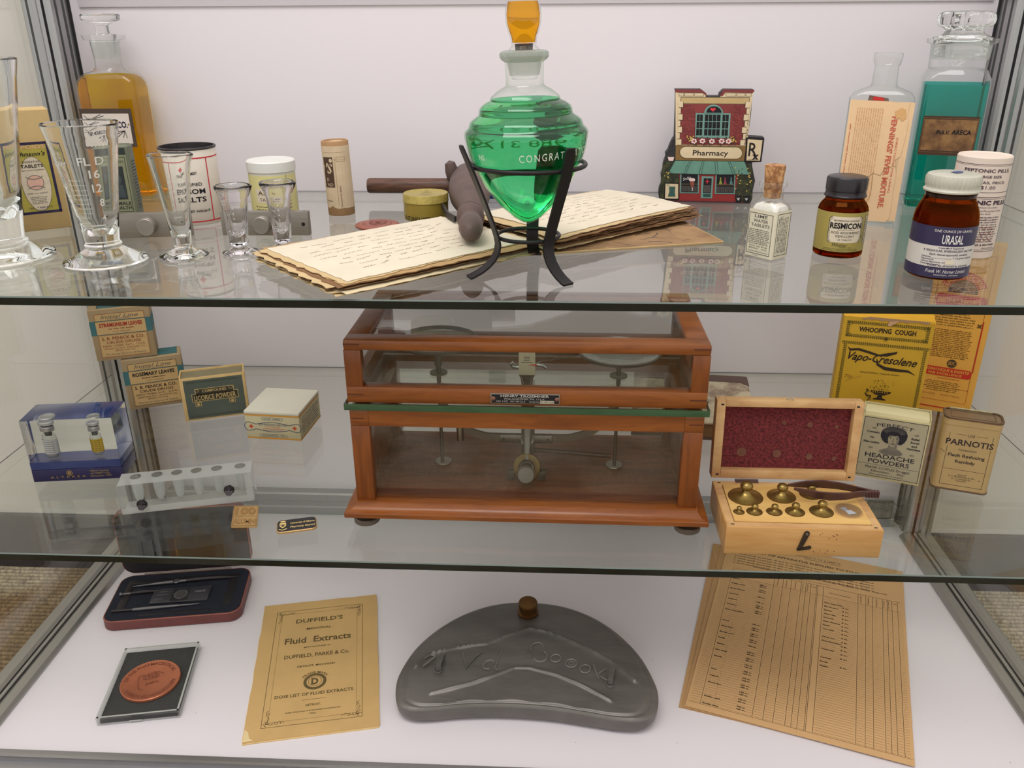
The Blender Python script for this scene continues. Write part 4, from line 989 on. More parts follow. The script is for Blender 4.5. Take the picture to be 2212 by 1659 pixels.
MB().lathe([(.0288, .1580), (.0298, .1738)], THINF, n=56).build('ground_neck', c)
prof = [(0, .160), (.0245, .1602), (.0290, .1785), (.0300, .1800), (.0250, .1812), (.0200, .1840), (.0185, .1868), (.0200, .1885), (.0255, .1905), (.0282, .1935), (.0288, .1975), (.0280, .2015), (.0255, .2045), (.0215, .2058), (0, .2062)]
MB().lathe(prof, CLEAR, n=96, wob=lambda a, z: 1 - (.075 * max(0, cos(a * 11)) if .188 < z < .2045 else 0)).build('stopper', c)
m = MB(); f = FR(-hw - .0004); LB = mat('stained_label', (150, 112, 66), rough=.55, noise=.4, scale=55, rgb2=(92, 60, 34), contrast=.06); DB = ink('label_umber', (76, 54, 40))
m.box(-.0275, .0275, -hw - .0004, -hw, .0610, .1020, DB); m.rect(f, -.0255, .0660, .0258, .0985, .0002, LB); m.frame(f, -.0265, .0640, .0268, .1000, .0004, .0003, LB)
rr = random.Random(2)
m.text(f, 'PULV.', -.0060, .0835, .0038, .0005, BLK, fit=.0130, bold=.03, shear=.15); m.text(f, 'ARECA', .0120, .0835, .0046, .0005, BLK, fit=.0190, bold=.03, shear=.1)
m.build('label', c)

# urasal bottle
c = thing('pill_bottle', 'brown glass bottle with white screw cap and navy-banded white label, nearest the shelf edge', 'bottle', (.3420, .0895, Z2 + .0001))
prof = [(0, 0), (.0225, 0), (.0243, .0014), (.0247, .004), (.0247, .0470), (.0240, .0520), (.0222, .0572), (.0200, .0615), (.0190, .0650), (.0190, .0690)]
MB().lathe(prof + [(0, .069)], AMB, n=48).build('glass_body', c)
MB().lathe([(0, .003), (.0215, .0032), (.0222, .010), (.0222, .046), (.0205, .0525), (0, .0560)], mat('salt_brown', (140, 78, 48), rough=.7, noise=.5, scale=160, bump=.5), n=40).build('granules', c)
MB().lathe([(.0150, .064), (.0192, .0650), (.0194, .0665), (.0198, .0680), (.0180, .0685)], mat('dark_bead', (40, 20, 20), rough=.2), n=48).build('bead', c)
WC = mat('white_enamel', (196, 194, 178), rough=.35, noise=.12, scale=90)
MB().lathe([(0, .0690), (.0200, .0690), (.0212, .0694), (.0214, .0706), (.0202, .0718), (.0200, .0732), (.0206, .0748), (.0206, .0802), (.0198, .0824), (.0180, .0832), (0, .0828)], WC, n=120, wob=lambda a, z: 1 + (.022 * cos(36 * a) if .0745 < z < .0815 else 0)).build('cap', c)
m = MB(); m.poly(TP(.0834), [(-.002, .004), (.006, .010), (.010, .008), (.007, .001), (.001, -.001)], 0, ink('sticker_blue', (90, 96, 140))); m.build('torn_sticker', c)
mp = CY(.0248, rad(-99)); m = MB()
m.rect(mp, -.060, .0020, .060, .0420, .0001, mat('label_offwhite', (214, 208, 200), rough=.5, noise=.05), nu=60); NV = mat('label_navy', (46, 38, 74), rough=.4, noise=.1)
m.rect(mp, -.060, .0285, .060, .0440, .0002, NV, nu=60); m.rect(mp, -.060, .0020, .060, .0110, .0002, NV, nu=60)
m.text(mp, 'ONE OUNCE (30 GRAMS)', .0020, .0398, .0020, .0003, WHT, fit=.030); m.text(mp, 'URASAL', .0020, .0305, .0072, .0003, WHT, fit=.0165, bold=.012)
m.text(mp, 'Trade Mark Registered', .0020, .0265, .0012, .0003, NAVY, fit=.020, bold=.01); m.text(mp, 'A GRANULAR, EFFERVESCENT SALT FOR', .002, .0237, .0018, .0003, NAVY, fit=.042, bold=.01); m.text(mp, 'Each dessertspoonful contains:', .002, .0208, .0017, .0003, NAVY, fit=.031, bold=.01)
m.text(mp, '7 1/2 grains combined', .0135, .0182, .0014, .0003, NAVY, fit=.018, bold=.01); m.rect(mp, -.012, .0182, .0035, .0184, .0003, NAVY, nu=6)
for t, z in (('Hexamine', .0182), ('Piperazine,', .0162), ('Lithium Benzoate, and', .0142), ('Lithium Citrate,', .0123)): m.text(mp, t, -.0195, z + .0004, .0013, .0003, NAVY, al='l', bold=.01, fit=.0009 * len(t))
m.text(mp, 'DOSE: As directed by physician', .0030, .0116, .0018, .0003, NAVY, fit=.033, bold=.01); m.rect(mp, -.001, .0138, .0055, .0175, .0004, PAPER, nu=3)
m.text(mp, 'Frank W. Horner Limited', .0020, .0062, .0030, .0003, WHT, shear=.3, fit=.033); m.text(mp, 'MONTREAL  CANADA', .0020, .0040, .0011, .0003, WHT, fit=.019)
m.build('label', c)

# peptonic pills tube
c = thing('pill_tube', 'tall white paper tube with plum print, behind the navy-labelled bottle', 'tube', (.3960, .1570, Z2), rot=(0, 0, 0))
WT = mat('white_tube', (228, 212, 198), rough=.75, noise=.07, scale=30); Rp = .0220
MB().lathe([(0, 0), (Rp - .0008, 0), (Rp, .001), (Rp, .0878), (Rp - .0008, .0888), (Rp - .0022, .0888), (Rp - .0030, .0880), (0, .0882)], WT, n=56).build('tube_body', c)
mp = CY(Rp + .0001, rad(-112)); m = MB(); PB = ink('print_plum', (72, 56, 70))
for z, t_ in ((.0825, .0004), (.0815, .0002), (.0590, .0004), (.0548, .0004), (.0535, .0003), (.0085, .0003), (.0070, .0004)): m.rect(mp, -.045, z, .045, z + t_, .0001, PB, nu=40)
m.text(mp, 'PEPTONIC PILLS.', .004, .0762, .0028, .0002, PB, fit=.040, bold=.02); m.text(mp, 'LARGE SIZE.', .006, .0715, .0021, .0002, PB, fit=.021, bold=.02); m.text(mp, 'RETAIL PRICE,', .007, .0665, .0023, .0002, PB, fit=.028, bold=.01); m.text(mp, '$1.00', .006, .0620, .0029, .0002, PB, fit=.012)
m.text(mp, 'PEPTONIC PILLS.', .0045, .0485, .0036, .0002, PB, fit=.050, bold=.04); m.text(mp, '(COPYRIGHT SECURED.)', .008, .0455, .0012, .0002, PB, fit=.022); m.text(mp, 'Lacto-Phosphate of Lime', .012, .0425, .0016, .0002, PB, fit=.024); m.text(mp, 'Lactic Acid.', .007, .0400, .0015, .0002, PB, fit=.012)
m.fine(mp, -.012, .024, .0385, .0150, 11, .0002, PB, hfrac=.55); m.text(mp, 'WM. R. WARNER & BROTHERS', .006, .0122, .0017, .0002, PB, fit=.036, bold=.02); m.text(mp, 'PHILADELPHIA.', .018, .0095, .0012, .0002, PB, fit=.014)
for k in range(3):
    pts = [(.006 + .0012 * t, .028 - .005 * k + .0016 * sin(t * 1.7 + k)) for t in range(12)]; m.line(mp, pts, .0004, .0003, ink('pen_red', (150, 80, 70)))
m.build('label', c)

# ================================================================== LOWER SHELF, LEFT
BX = mat('kraft_tan_box', (176, 152, 116), rough=.85, noise=.14, scale=35); LT = mat('label_straw', (206, 172, 118), rough=.8, noise=.10, scale=60); TL = mat('band_teal', (62, 112, 116), rough=.7, noise=.15)


def herb_box(name, label, loc, rz, w, d, h, title, tcol, inkc):
    c = thing(name, label, 'box', loc, rz, group='herb boxes with teal band'); f = FR(-d / 2)
    m = MB(); m.loft([(0, w / 2 - .0006, d / 2 - .0006, .0015), (.001, w / 2, d / 2, .0015), (h - .001, w / 2, d / 2, .0015), (h, w / 2 - .001, d / 2 - .001, .0012)], BX)
    m.box(-w / 2 + .010, w / 2 - .004, -d / 2 + .004, d / 2 - .003, h - .0002, h + .0006, TL); m.build('carton', c)
    m = MB(); m.rect(f, -w / 2, h * .50, w / 2, h * .775, .0001, TL); m.rect(RT(w / 2), -d / 2, h * .50, d / 2, h * .775, .0001, TL); m.rect(LF(w / 2), -d / 2, h * .50, d / 2, h * .775, .0001, TL)
    m.rect(TP(h), -w / 2 + .010, -d / 2 + .004, -w / 2 + .0108, d / 2 - .003, .0008, BLK)
    a = w / 2 - .0065; m.rect(f, -a, .0040, a, h - .006, .0003, LT); m.frame(f, -a, .0040, a, h * .505, .0004, .0005, inkc); m.frame(f, -a + .001, .005, a - .001, h * .505 - .001, .0002, .0005, inkc); m.frame(f, -a, h * .765, a, h - .006, .0004, .0005, inkc)
    m.rect(f, -a, h * .50, a, h * .512, .0005, TL); m.rect(f, -a, h * .762, a, h * .778, .0005, TL)
    m.text(f, 'Initial Line', 0, h * .815, .0046, .0006, GRY, shear=.4, fit=w * .62); m.text(f, 'LOOSE PRESSED', 0, h * .790, .0012, .0006, GRY, fit=w * .40)
    m.text(f, title, 0, h * .655, .0046, .0006, tcol, fit=w * .70, bold=.03); m.fine(f, -w * .22, w * .22, h * .635, h * .585, 1, .0006, inkc, hfrac=.5, al='c'); m.text(f, 'U.S.P. PRESSED', 0, h * .540, .0017, .0006, ink('pencil', (150, 120, 90)), fit=w * .3)
    m.text(f, 'S. B. PENICK & CO.', 0, h * .400, .0038, .0006, inkc, fit=w * .70, bold=.02); m.text(f, 'CRUDE DRUGS', 0, h * .325, .0032, .0006, inkc, fit=w * .56, bold=.01)
    m.text(f, 'NEW YORK, N.Y.,  U.S.A.', 0, h * .265, .0022, .0006, inkc, fit=w * .70); m.text(f, 'ASHEVILLE, N.C.  CHICAGO, ILL.', 0, h * .215, .0018, .0006, inkc, fit=w * .68); m.text(f, 'JERSEY CITY, N.J.', 0, h * .170, .0017, .0006, inkc, fit=w * .34); m.text(f, 'The Initial Source of Supply', 0, h * .105, .0020, .0006, GRY, shear=.3, fit=w * .68)
    m.build('label', c); return c


w, d, h = .0690, .0300, .0662
herb_box('herb_box', 'lower of two stacked tan herb boxes, titled ROSEMARY LEAVES in black', based((-.5065, .3060), 24, w, d, Z1), 24, w, d, h, 'ROSEMARY LEAVES', BLK, ink('print_dark', (70, 54, 44)))
herb_box('herb_box', 'upper of two stacked tan herb boxes, titled STRAMONIUM LEAVES in red', based((-.5318, .3000), 21, .0680, .0300, Z1 + h + .0010), 21, .0680, .0300, .0650, 'STRAMONIUM LEAVES', ink('print_crimson', (170, 44, 36)), ink('print_rust', (150, 84, 50)))

# licorice powder box
w, d, h = .0745, .0285, .0555
c = thing('licorice_box', 'cream and dark teal box of compound licorice powder, right of the stacked herb boxes', 'box', based((-.4235, .2765), 20.5, w, d, Z1), 20.5)
CRM = mat('box_cream', (222, 188, 128), rough=.8, noise=.12); MG = mat('match_grey', (140, 130, 100), rough=.9, noise=.15, scale=120)
m = MB(); t = .0016
m.box(-w / 2, w / 2, -d / 2, -d / 2 + t, 0, h, CRM, b=.0003); m.box(-w / 2, w / 2, d / 2 - t, d / 2, 0, h + .0006, CRM, b=.0003); m.box(-w / 2, -w / 2 + t, -d / 2 + t, d / 2 - t, 0, h, CRM); m.box(w / 2 - t, w / 2, -d / 2 + t, d / 2 - t, 0, h, CRM); m.box(-w / 2 + t, w / 2 - t, -d / 2 + t, d / 2 - t, 0, h - .0016, MG)
m.build('carton', c); f = FR(-d / 2); m = MB(); TG2 = mat('label_dark_teal', (88, 98, 88), rough=.75, noise=.15, scale=40); YO = ink('gold_line', (206, 180, 122)); DT = ink('dark_plate', (66, 62, 50))
m.rect(f, -w / 2 + .004, .002, w / 2 - .003, h - .003, .0001, TG2)
for k in range(26):
    u = -w / 2 + .008 + k * .0023; m.ell(f, u, h - .0062, .0007, .0011, .0003, DT, n=6); m.ell(f, u, .0052, .0007, .0011, .0003, DT, n=6)
m.rect(f, -.0260, .0240, .0275, .0345, .0003, YO); m.rect(f, -.0215, .0300, .0230, .0408, .0003, YO); m.rect(f, -.0253, .0247, .0268, .0338, .0004, DT); m.rect(f, -.0208, .0300, .0223, .0401, .0004, DT)
m.text(f, 'COMPOUND', .0005, .0357, .0032, .0006, YO, fit=.028, bold=.02); m.text(f, 'LICORICE POWDER', .0005, .0258, .0064, .0006, YO, fit=.048, bold=.015)
for sx in (-1, 1): m.oval(f, sx * .0195, .0385, .0022, .0018, .0005, .0005, YO, n=16); m.rect(f, sx * .0195 - .0035, .0180, sx * .0195 + .0035, .0235, .0004, YO); m.rect(f, sx * .0195 - .0028, .0187, sx * .0195 + .0028, .0228, .0005, DT); m.ell(f, sx * .0195, .0207, .0019, .0017, .0006, YO, n=12)
m.build('label', c)

# gauze box
w, d, h = .0650, .0665, .0355
c = thing('gauze_box', 'squat cream gauze box with red crosses and orange edge line, open shelf around it', 'box', based((-.3335, .2360), -4.5, w, d, Z1), -4.5)
CG = mat('gauze_cream', (206, 196, 158), rough=.8, noise=.08); CT = mat('gauze_top', (226, 221, 204), rough=.8, noise=.07, scale=20)
m = MB(); m.box(-w / 2, w / 2, -d / 2, d / 2, 0, h - .0038, CG, b=.0006); m.box(-w / 2 - .0005, w / 2 + .0005, -d / 2 - .0005, d / 2 + .0005, h - .0038, h, CT, b=.001); m.build('carton', c)
f = FR(-d / 2); m = MB(); OR = ink('orange_line', (218, 150, 50)); BL = ink('print_blue', (66, 76, 110)); CRS = ink('cross_red', (216, 76, 48))
for F_, a in ((f, w / 2), (RT(w / 2), d / 2)): m.rect(F_, -a + .0003, h - .0058, a - .0003, h - .0042, .0002, OR); m.rect(F_, -a + .0003, .0008, a - .0003, .0024, .0002, OR)
def hexa(u, v, a, b): return [(u - a, v), (u - a + b, v + b), (u + a - b, v + b), (u + a, v), (u + a - b, v - b), (u - a + b, v - b), (u - a, v)]
for v, t_, ww in ((.0262, 'ONE YARD', .013), (.0052, 'CHLORAMINE - 7.5%', .017)): m.line(f, hexa(0, v, ww, .0018), .0003, .0002, BL); m.text(f, t_, 0, v - .0010, .0021, .0002, BL, fit=ww * 1.55)
pts = [(-.0285 + .0055 * cos(t), .0160 + .0055 * sin(t)) for t in [pi * .35 + pi * 1.3 * k / 12 for k in range(13)]]; pr = [(-x, y) for x, y in pts[::-1]]
top = [(-.0200 + .0400 * k / 10, .0190 + .0030 * sin(pi * k / 10)) for k in range(11)]; bot = [(.0200 - .0400 * k / 10, .0130 - .0030 * sin(pi * k / 10)) for k in range(11)]
ring = [(-.0262, .0210)] + top + [(.0262, .0210)]; lo = [(.0262, .0110)] + bot + [(-.0262, .0110)]
m.line(f, pts[:1] + ring[:1], .0007, .0002, BL); m.line(f, ring, .0007, .0002, BL); m.line(f, [ring[-1]] + pr[::-1][::-1][::1], .0007, .0002, BL) if False else None
m.line(f, [ring[-1]] + [(.0285 + .0055 * cos(t), .0160 + .0055 * sin(t)) for t in [pi * .65 - pi * 1.3 * k / 12 for k in range(13)]] + lo + pts[::-1] + [ring[0]], .0007, .0002, BL)
for sx in (-1, 1): m.rect(f, sx * .0260 - .0026, .0152, sx * .0260 + .0026, .0168, .0003, CRS); m.rect(f, sx * .0260 - .0008, .0134, sx * .0260 + .0008, .0186, .0003, CRS)
m.text(f, "JOHNSON'S GAUZE", 0, .0178, .0027, .0003, BL, fit=.033); m.text(f, 'DOUBLE FOLDED', 0, .0158, .0011, .0003, CRS, fit=.018); m.text(f, 'Johnson & Johnson', .001, .0132, .0018, .0003, CRS, fit=.026, shear=.3); m.text(f, 'NEW BRUNSWICK, N.J., U.S.A.', 0, .0112, .0010, .0003, BL, fit=.024)
m.fine(RT(w / 2), -.026, .028, .0270, .0060, 7, .0002, GRY, hfrac=.5)
m.build('label', c)

# acrylic block with two vials
ACR = glass('acrylic', (.975, .985, .98), 1.49)
BLA = mat('acrylic_blue', (20, 62, 158), rough=.3, noise=.1, k=.9); NVA = mat('acrylic_navy', (26, 22, 72), rough=.2, noise=.08)
w, d, h = .0915, .0420, .0712
c = thing('acrylic_award', 'clear and blue acrylic block with two small medicine vials set inside', 'award', based((-.5240, .1258), 8, w, d, Z1 + .0002), 8)
m = MB(); m.box(-w / 2, w / 2, -d / 2, d / 2, .0001, .0140, NVA, b=.0006); f = FR(-d / 2)
GO = ink('gold_print', (168, 140, 70)); m.text(f, 'ALTAREX', -.0100, .0038, .0022, .0003, GO, fit=.036, space=1.6); m.oval(f, -.0080, .0092, .0028, .0028, .0006, .0003, GO, n=20); m.ell(f, -.0080, .0092, .0017, .0020, .0003, GO, n=12); m.oval(f, -.0080, .0092, .0008, .0016, .0004, .0004, NVA, n=10)
for k, t_ in enumerate(('Official Opening', 'ALTAREX Corp.', 'December 1997')): m.text(f, t_, .0130, .0098 - .0030 * k, .0018, .0003, GO, al='l', fit=.019 + .001 * k)
m.build('navy_base', c)
MB().box(-w / 2 + .0005, w / 2 - .0005, -d / 2 + .0005, d / 2 - .0005, .0145, .0230, BLA).build('blue_layer', c)
MB().box(-w / 2, w / 2, -d / 2, d / 2, .0142, h, ACR, b=.0008).build('clear_block', c)
ALV = mat('vial_aluminium', (206, 206, 210), rough=.3, metal=.8); VG = pane('vial_glass', (.9, .92, .92), edge=(.3, .3, .3))
for (x, r, hh, lc, nm) in ((-.0235, .0072, .0390, (226, 226, 222), 'vial'), (.0215, .0058, .0360, (226, 186, 30), 'vial')):
    p = MB().lathe([(0, 0), (r * .95, 0), (r, .001), (r, hh * .52), (r * .92, hh * .60), (r * .62, hh * .66), (r * .60, hh * .72)], VG, n=30, c=(x, -.006, .0262)).build(nm, c)
    tag(p, 'glass vial with %s label and metal crimp cap' % ('white' if x < 0 else 'yellow'))
    m = MB(); m.lathe([(r * .58, hh * .74), (r * .98, hh * .74), (r * 1.0, hh * .85), (r * .9, hh * .87), (r * .7, hh * .875)], ALV, n=30, c=(x, -.006, .0262)); m.lathe([(0, hh * .87), (r * .7, hh * .88), (r * 1.08, hh * .92), (r * 1.08, hh * .98), (r * .9, hh * 1.0), (r * .5, hh * .985), (0, hh * .98)], mat('vial_cap_clear', (204, 204, 202), rough=.25, metal=.3), n=30, c=(x, -.006, .0262)); m.build('cap', p)
    MB().lathe([(0, hh * .58), (r * .5, hh * .6), (r * .5, hh * .72), (0, hh * .73)], mat('grey_stopper', (60, 58, 62)), n=20, c=(x, -.006, .0262)).build('stopper', p)
    MB().lathe([(0, .0008), (r * .82, .0008), (r * .82, hh * .12), (0, hh * .14)], mat('vial_powder', (190, 190, 190)), n=20, c=(x, -.006, .0262)).build('powder', p)
    lm = mat('vial_label_%d' % lc[2], lc, rough=.6, noise=.05); mp0 = CY(r + .0002); mp = lambda u, v, w_, x=x, mp0=mp0: tuple(a + b for a, b in zip(mp0(u, v, w_), (x, -.006, .0262)))
    m = MB(); m.rect(mp, -r * 1.9, hh * .10, r * 1.9, hh * .50, .0001, lm, nu=24)
    for k in range(6): m.fine(mp, -r * .85, r * .9, hh * (.47 - .06 * k), hh * (.43 - .06 * k), 1, .0002, BLK, hfrac=.5, al='c', ragged=.3)
    m.build('label', p)

# tube rack
w, d, h = .1265, .0262, .0320
c = thing('tube_rack', 'clear acrylic rack with six tapered wells and two metal screws', 'tube rack', based((-.4008, .0665), 15, w, d, Z1 + .0002), 15)
FA = pane('satin_acrylic', (.90, .91, .91), edge=(.7, .72, .72), frost=.48); WELL = pane('well_wall', (.90, .91, .91), edge=(.5, .52, .52), frost=.55)
m = MB().box(-w / 2, w / 2, -d / 2, d / 2, 0, h, pane('rack_acrylic', (.93, .945, .945), edge=(.62, .66, .66), frost=.07), b=.0006)
m.rect(TP(h + .0001), -w / 2 + .0008, -d / 2 + .0008, w / 2 - .0008, d / 2 - .0008, 0, FA)
m.rect(FR(-d / 2), -w / 2 + .001, .0004, w / 2 - .001, .0075, .0001, FA); m.rect(TP(.0003), -w / 2 + .001, -d / 2 + .001, w / 2 - .001, d / 2 - .001, 0, FA); m.rect(FR(-d / 2), w / 2 - .0075, .0075, w / 2 - .001, h - .001, .0001, FA); m.build('rack_body', c)
for k in range(6):
    x = (-.0480, -.0280, -.0095, .0090, .0285, .0510)[k]; y = .0035
    m = MB(); m.lathe([(0, h - .0275), (.0022, h - .0268), (.0038, h - .0240), (.0046, h - .0190), (.0050, h - .0110), (.0051, h - .0002)], WELL, n=28, c=(x, y, 0)); m.lathe([(0, h - .0268), (.0016, h - .0260), (.0030, h - .0235), (.0038, h - .0180)], FA, n=20, c=(x, y, 0)); m.ell(TP(h + .0003), x, y, .0050, .0050, 0, pane('well_mouth', (.62, .61, .60)), n=24); m.oval(TP(h + .0004), x, y, .0051, .0051, .0004, 0, GRY, n=24); m.build('well', c)
SCR = mat('dark_screw', (58, 52, 54), rough=.3, metal=.8, noise=.2)
for x, z in ((-.0425, .0105), (.0400, .0160)):
    m = MB(); xf = T(x, -d / 2, z, rx=90)
    m.lathe([(.0015, -.006), (.0015, .0010), (.0052, .0014), (.0048, .0026), (.0018, .0034), (.0014, .0040)], SCR, n=24, xf=xf)
    m.sweep([(x, -d / 2 - .003, z), (x - .0006, -d / 2 - .0062, z - .0036)], (1, 0, 0), [.0044, .0020], .0009, SCR); m.build('thumb_screw', c)

# pins
GB = mat('gold_badge', (206, 168, 112), rough=.35, metal=.5, noise=.2, scale=200); GD = ink('gold_dark', (150, 112, 66))
c = thing('gold_badge', 'small square gold badge reading 100 ALUMNI, in front of the acrylic rack', 'badge', (-.2779, .0676, Z1 + .0002), 3.5)
w, d = .0245, .0365; sk = lambda x, y: (x - .215 * y, y)
m = MB(); m.prism([sk(-w / 2, -d / 2), sk(w / 2, -d / 2), sk(w / 2, d / 2), sk(-w / 2, d / 2)], 0, .0022, GB); m.build('badge_plate', c)
f0 = TP(.0023); fs_ = lambda u, v, w_: f0(*sk(u, v), w_)
m = MB(); m.frame(fs_, -w / 2 + .0005, -d / 2 + .0005, w / 2 - .0005, d / 2 - .0005, .0006, .0001, GD); m.text(fs_, '100', 0, .0025, .0118, .0002, GD, fit=.020, bold=.04); m.text(fs_, 'CENTURY OF ALUMNI', 0, -.0025, .0022, .0002, GD, fit=.020); m.text(fs_, 'ALUMNI', 0, -.0140, .0078, .0002, GD, fit=.022, bold=.03); m.build('lettering', c)
c = thing('black_badge', 'black enamel name badge with gold crest and rounded corners, beside the gold badge', 'badge', (-.2233, .0545, Z1 + .0002), 16)
w, d = .0375, .0215; m = MB(); m.loft([(0, w / 2, d / 2, .005), (.0016, w / 2, d / 2, .005), (.0020, w / 2 - .0004, d / 2 - .0004, .0046)], GB); m.build('badge_plate', c)
m = MB(); EN = mat('black_enamel', (30, 30, 34), rough=.2); m.loft([(.0020, w / 2 - .0008, d / 2 - .0008, .0044), (.0023, w / 2 - .0009, d / 2 - .0009, .0043)], EN); t0 = TP(.0024); GB = ink('badge_gold', (226, 196, 130))
m.text(t0, 'University of Alberta', .0055, .0012, .0030, .0001, GB, fit=.0225, bold=.02); m.text(t0, 'Pharmacy Alumni', .0055, -.0055, .0030, .0001, GB, fit=.0225, bold=.02)
m.poly(t0, [(-.0158, .0045), (-.0098, .0045), (-.0098, -.0010), (-.0128, -.0048), (-.0158, -.0010)], .0001, GB); m.ell(t0, -.0128, .0070, .0028, .0014, .0001, GB, n=10); m.line(t0, [(-.0165, -.0060), (-.0128, -.0082), (-.0090, -.0060)], .0013, .0001, GB); m.line(t0, [(-.0155, .0012), (-.0100, .0012)], .0008, .0002, EN); m.rect(t0, -.0140, -.002, -.0115, .0005, .0002, EN); m.build('enamel', c)

# ================================================================== THE BALANCE
MAH = wood('mahogany', (164, 94, 38), (132, 70, 28), scale=5, grain=(3, 26, 26), rough=.3, k=.73)
MAV = wood('mahogany_upright', (150, 82, 32), (122, 64, 24), scale=5, grain=(26, 26, 3), rough=.3, k=.73)
MAI = wood('mahogany_inside', (136, 78, 46), (98, 54, 30), scale=6, grain=(2, 14, 14), rough=.45)
NIC = mat('nickel_grey', (128, 124, 116), rough=.35, metal=.7, noise=.15, scale=60); BRZ = mat('tarnished_brass', (128, 108, 66), rough=.35, metal=.8, noise=.3, scale=90)
CG_ = pane('cabinet_glass', (.93, .94, .93)); 
bal = thing('balance_cabinet', 'wooden prescription balance in glass-windowed mahogany cabinet with green glass plate', 'balance', (-.0052, .0590, Z1), -.5)
bw = .1590; bd = .152
m = MB()   # moulded plinth: cove all round
def cove(z): return z
secs = []
for t_, z in ((0, .0150), (0, .0190)): secs.append((z, bw + .0105, bd / 2 + .0085, .001))
for k in range(7):
    a = k / 6 * pi / 2; secs.append((.0195 + .0080 * (1 - cos(a)), bw + .0098 - .0085 * sin(a), bd / 2 + .0078 - .0085 * sin(a), .001))
m.loft(secs, MAH, xf=T(0, bd / 2 - .004, 0), n=3); m.build('plinth', bal, smooth=30)
FT = mat('foot_grey', (118, 108, 98), rough=.35, metal=.6, noise=.15)
for x in (-.1530, .1535):
    for y in (.0080, .138):
        MB().lathe([(0, 0), (.0115, 0), (.0122, .0006), (.0122, .0048), (.0115, .0056), (.0050, .0058), (.0045, .0152), (0, .0152)], FT, n=96, c=(x, y, 0), wob=lambda a, z: 1 + (.012 * cos(48 * a) if .0005 < z < .005 else 0)).build('levelling_foot', bal)
z0, z1b = .0275, .1222; pw = .0172
lo = MB()
for sx in (-1, 1):
    for y in (0, bd - pw): lo.box(min(sx * bw, sx * (bw - pw)), max(sx * bw, sx * (bw - pw)), y, y + pw, z0, z1b - .0168, MAV, b=.0006)
    lo.box(min(sx * (bw - .002), sx * (bw - .010)), max(sx * (bw - .002), sx * (bw - .010)), pw, bd - pw, z0, z1b - .0168, MAI)
    lo.box(min(sx * bw, sx * (bw - pw)), max(sx * bw, sx * (bw - pw)), 0, bd, z1b - .0168, z1b, MAH, b=.0008)
lo.box(-bw + pw, bw - pw, 0, pw * .7, z1b - .0168, z1b, MAH); lo.box(-bw + pw, bw - pw, bd - pw * .7, bd, z1b - .0168, z1b, MAH);
lo.box(-bw + .01, bw - .01, .01, bd - .01, z0 - .002, z0 + .0006, MAI)
for x in (-bw + .001, bw - .0130):
    lo.box(x, x + .0120, -.0001, .001, z1b - .0100, z1b - .0088, mat('dark_joint', (92, 42, 18)))
lo.build('lower_cabinet', bal)
MB().box(-bw + pw - .001, bw - pw + .001, .0050, .0070, z0 + .0008, z1b - .0165, CG_).build('lower_window', bal, smooth=0)
MB().box(-bw + pw - .001, bw - pw + .001, bd - .0070, bd - .0050, z0 + .001, z1b - .0165, CG_).build('back_window', bal, smooth=0)
# glass plate
m = MB(); GE = mat('green_glass_edge', (62, 96, 66), rough=.15, noise=.45, scale=14, stretch=(1, 1, 8)); gx, gy0, gy1, gz0, gz1 = bw + .0035, -.0035, bd + .0035, z1b + .0002, z1b + .0064
PG = pane('plate_glass', (.90, .93, .88))
m.add([(-gx, gy0, gz1), (gx, gy0, gz1), (gx, gy1, gz1), (-gx, gy1, gz1)], [(0, 1, 2, 3)], PG); m.add([(-gx, gy0, gz0), (gx, gy0, gz0), (gx, gy1, gz0), (-gx, gy1, gz0)], [(3, 2, 1, 0)], PG)
for a, b in (((-gx, gy0), (gx, gy0)), ((gx, gy0), (gx, gy1)), ((gx, gy1), (-gx, gy1)), ((-gx, gy1), (-gx, gy0))): m.add([(*a, gz0), (*b, gz0), (*b, gz1), (*a, gz1)], [(0, 1, 2, 3)], GE)
m.build('glass_plate', bal, smooth=0)
# upper cabinet
uz0, uz1 = gz1 + .0002, .1885; uw = bw + .0008; m = MB()
m.box(-uw, uw, 0, .0120, uz0, uz0 + .0152, MAH, b=.0006); m.box(-uw, uw, bd - .012, bd, uz0, uz0 + .0152, MAH, b=.0006)
m.box(-uw, uw, 0, .0185, uz1 - .0100, uz1, MAH, b=.0022); m.box(-uw, uw, bd - .016, bd, uz1 - .0100, uz1, MAH, b=.0022)
for sx in (-1, 1):
    a, b = sorted((sx * uw, sx * (uw - .0150))); m.box(a, b, .0006, .012, uz0 + .0150, uz1 - .0098, MAV, b=.0004); m.box(a, b, bd - .012, bd - .0006, uz0 + .0150, uz1 - .0098, MAV, b=.0004)
    a, b = sorted((sx * uw, sx * (uw - .0195))); m.box(a, b, .0150, bd - .0140, uz1 - .0100, uz1 - .0002, MAH, b=.0022)
    a, b = sorted((sx * uw, sx * (uw - .0080))); m.box(a, b, .012, bd - .012, uz0, uz0 + .0152, MAH)
for z in (uz0 + .0072, uz1 - .0048):
    for sx in (-1, 1): a, b = sorted((sx * (uw - .0005), sx * (uw - .0150))); m.box(a, b, -.0002, .001, z, z + .0013, mat('dark_joint', (92, 42, 18)))
m.build('upper_cabinet', bal)
MB().box(-uw + .0145, uw - .0145, .0050, .0066, uz0 + .0148, uz1 - .0096, CG_).build('upper_window', bal, smooth=0)
MB().box(-uw + .0145, uw - .0145, bd - .0066, bd - .0050, uz0 + .0148, uz1 - .0096, CG_).build('back_window', bal, smooth=0)
for sx in (-1, 1): a, b = sorted((sx * (uw - .003), sx * (uw - .0045))); MB().box(a, b, .012, bd - .012, uz0 + .0152, uz1 - .0098, CG_).build('side_window', bal, smooth=0)
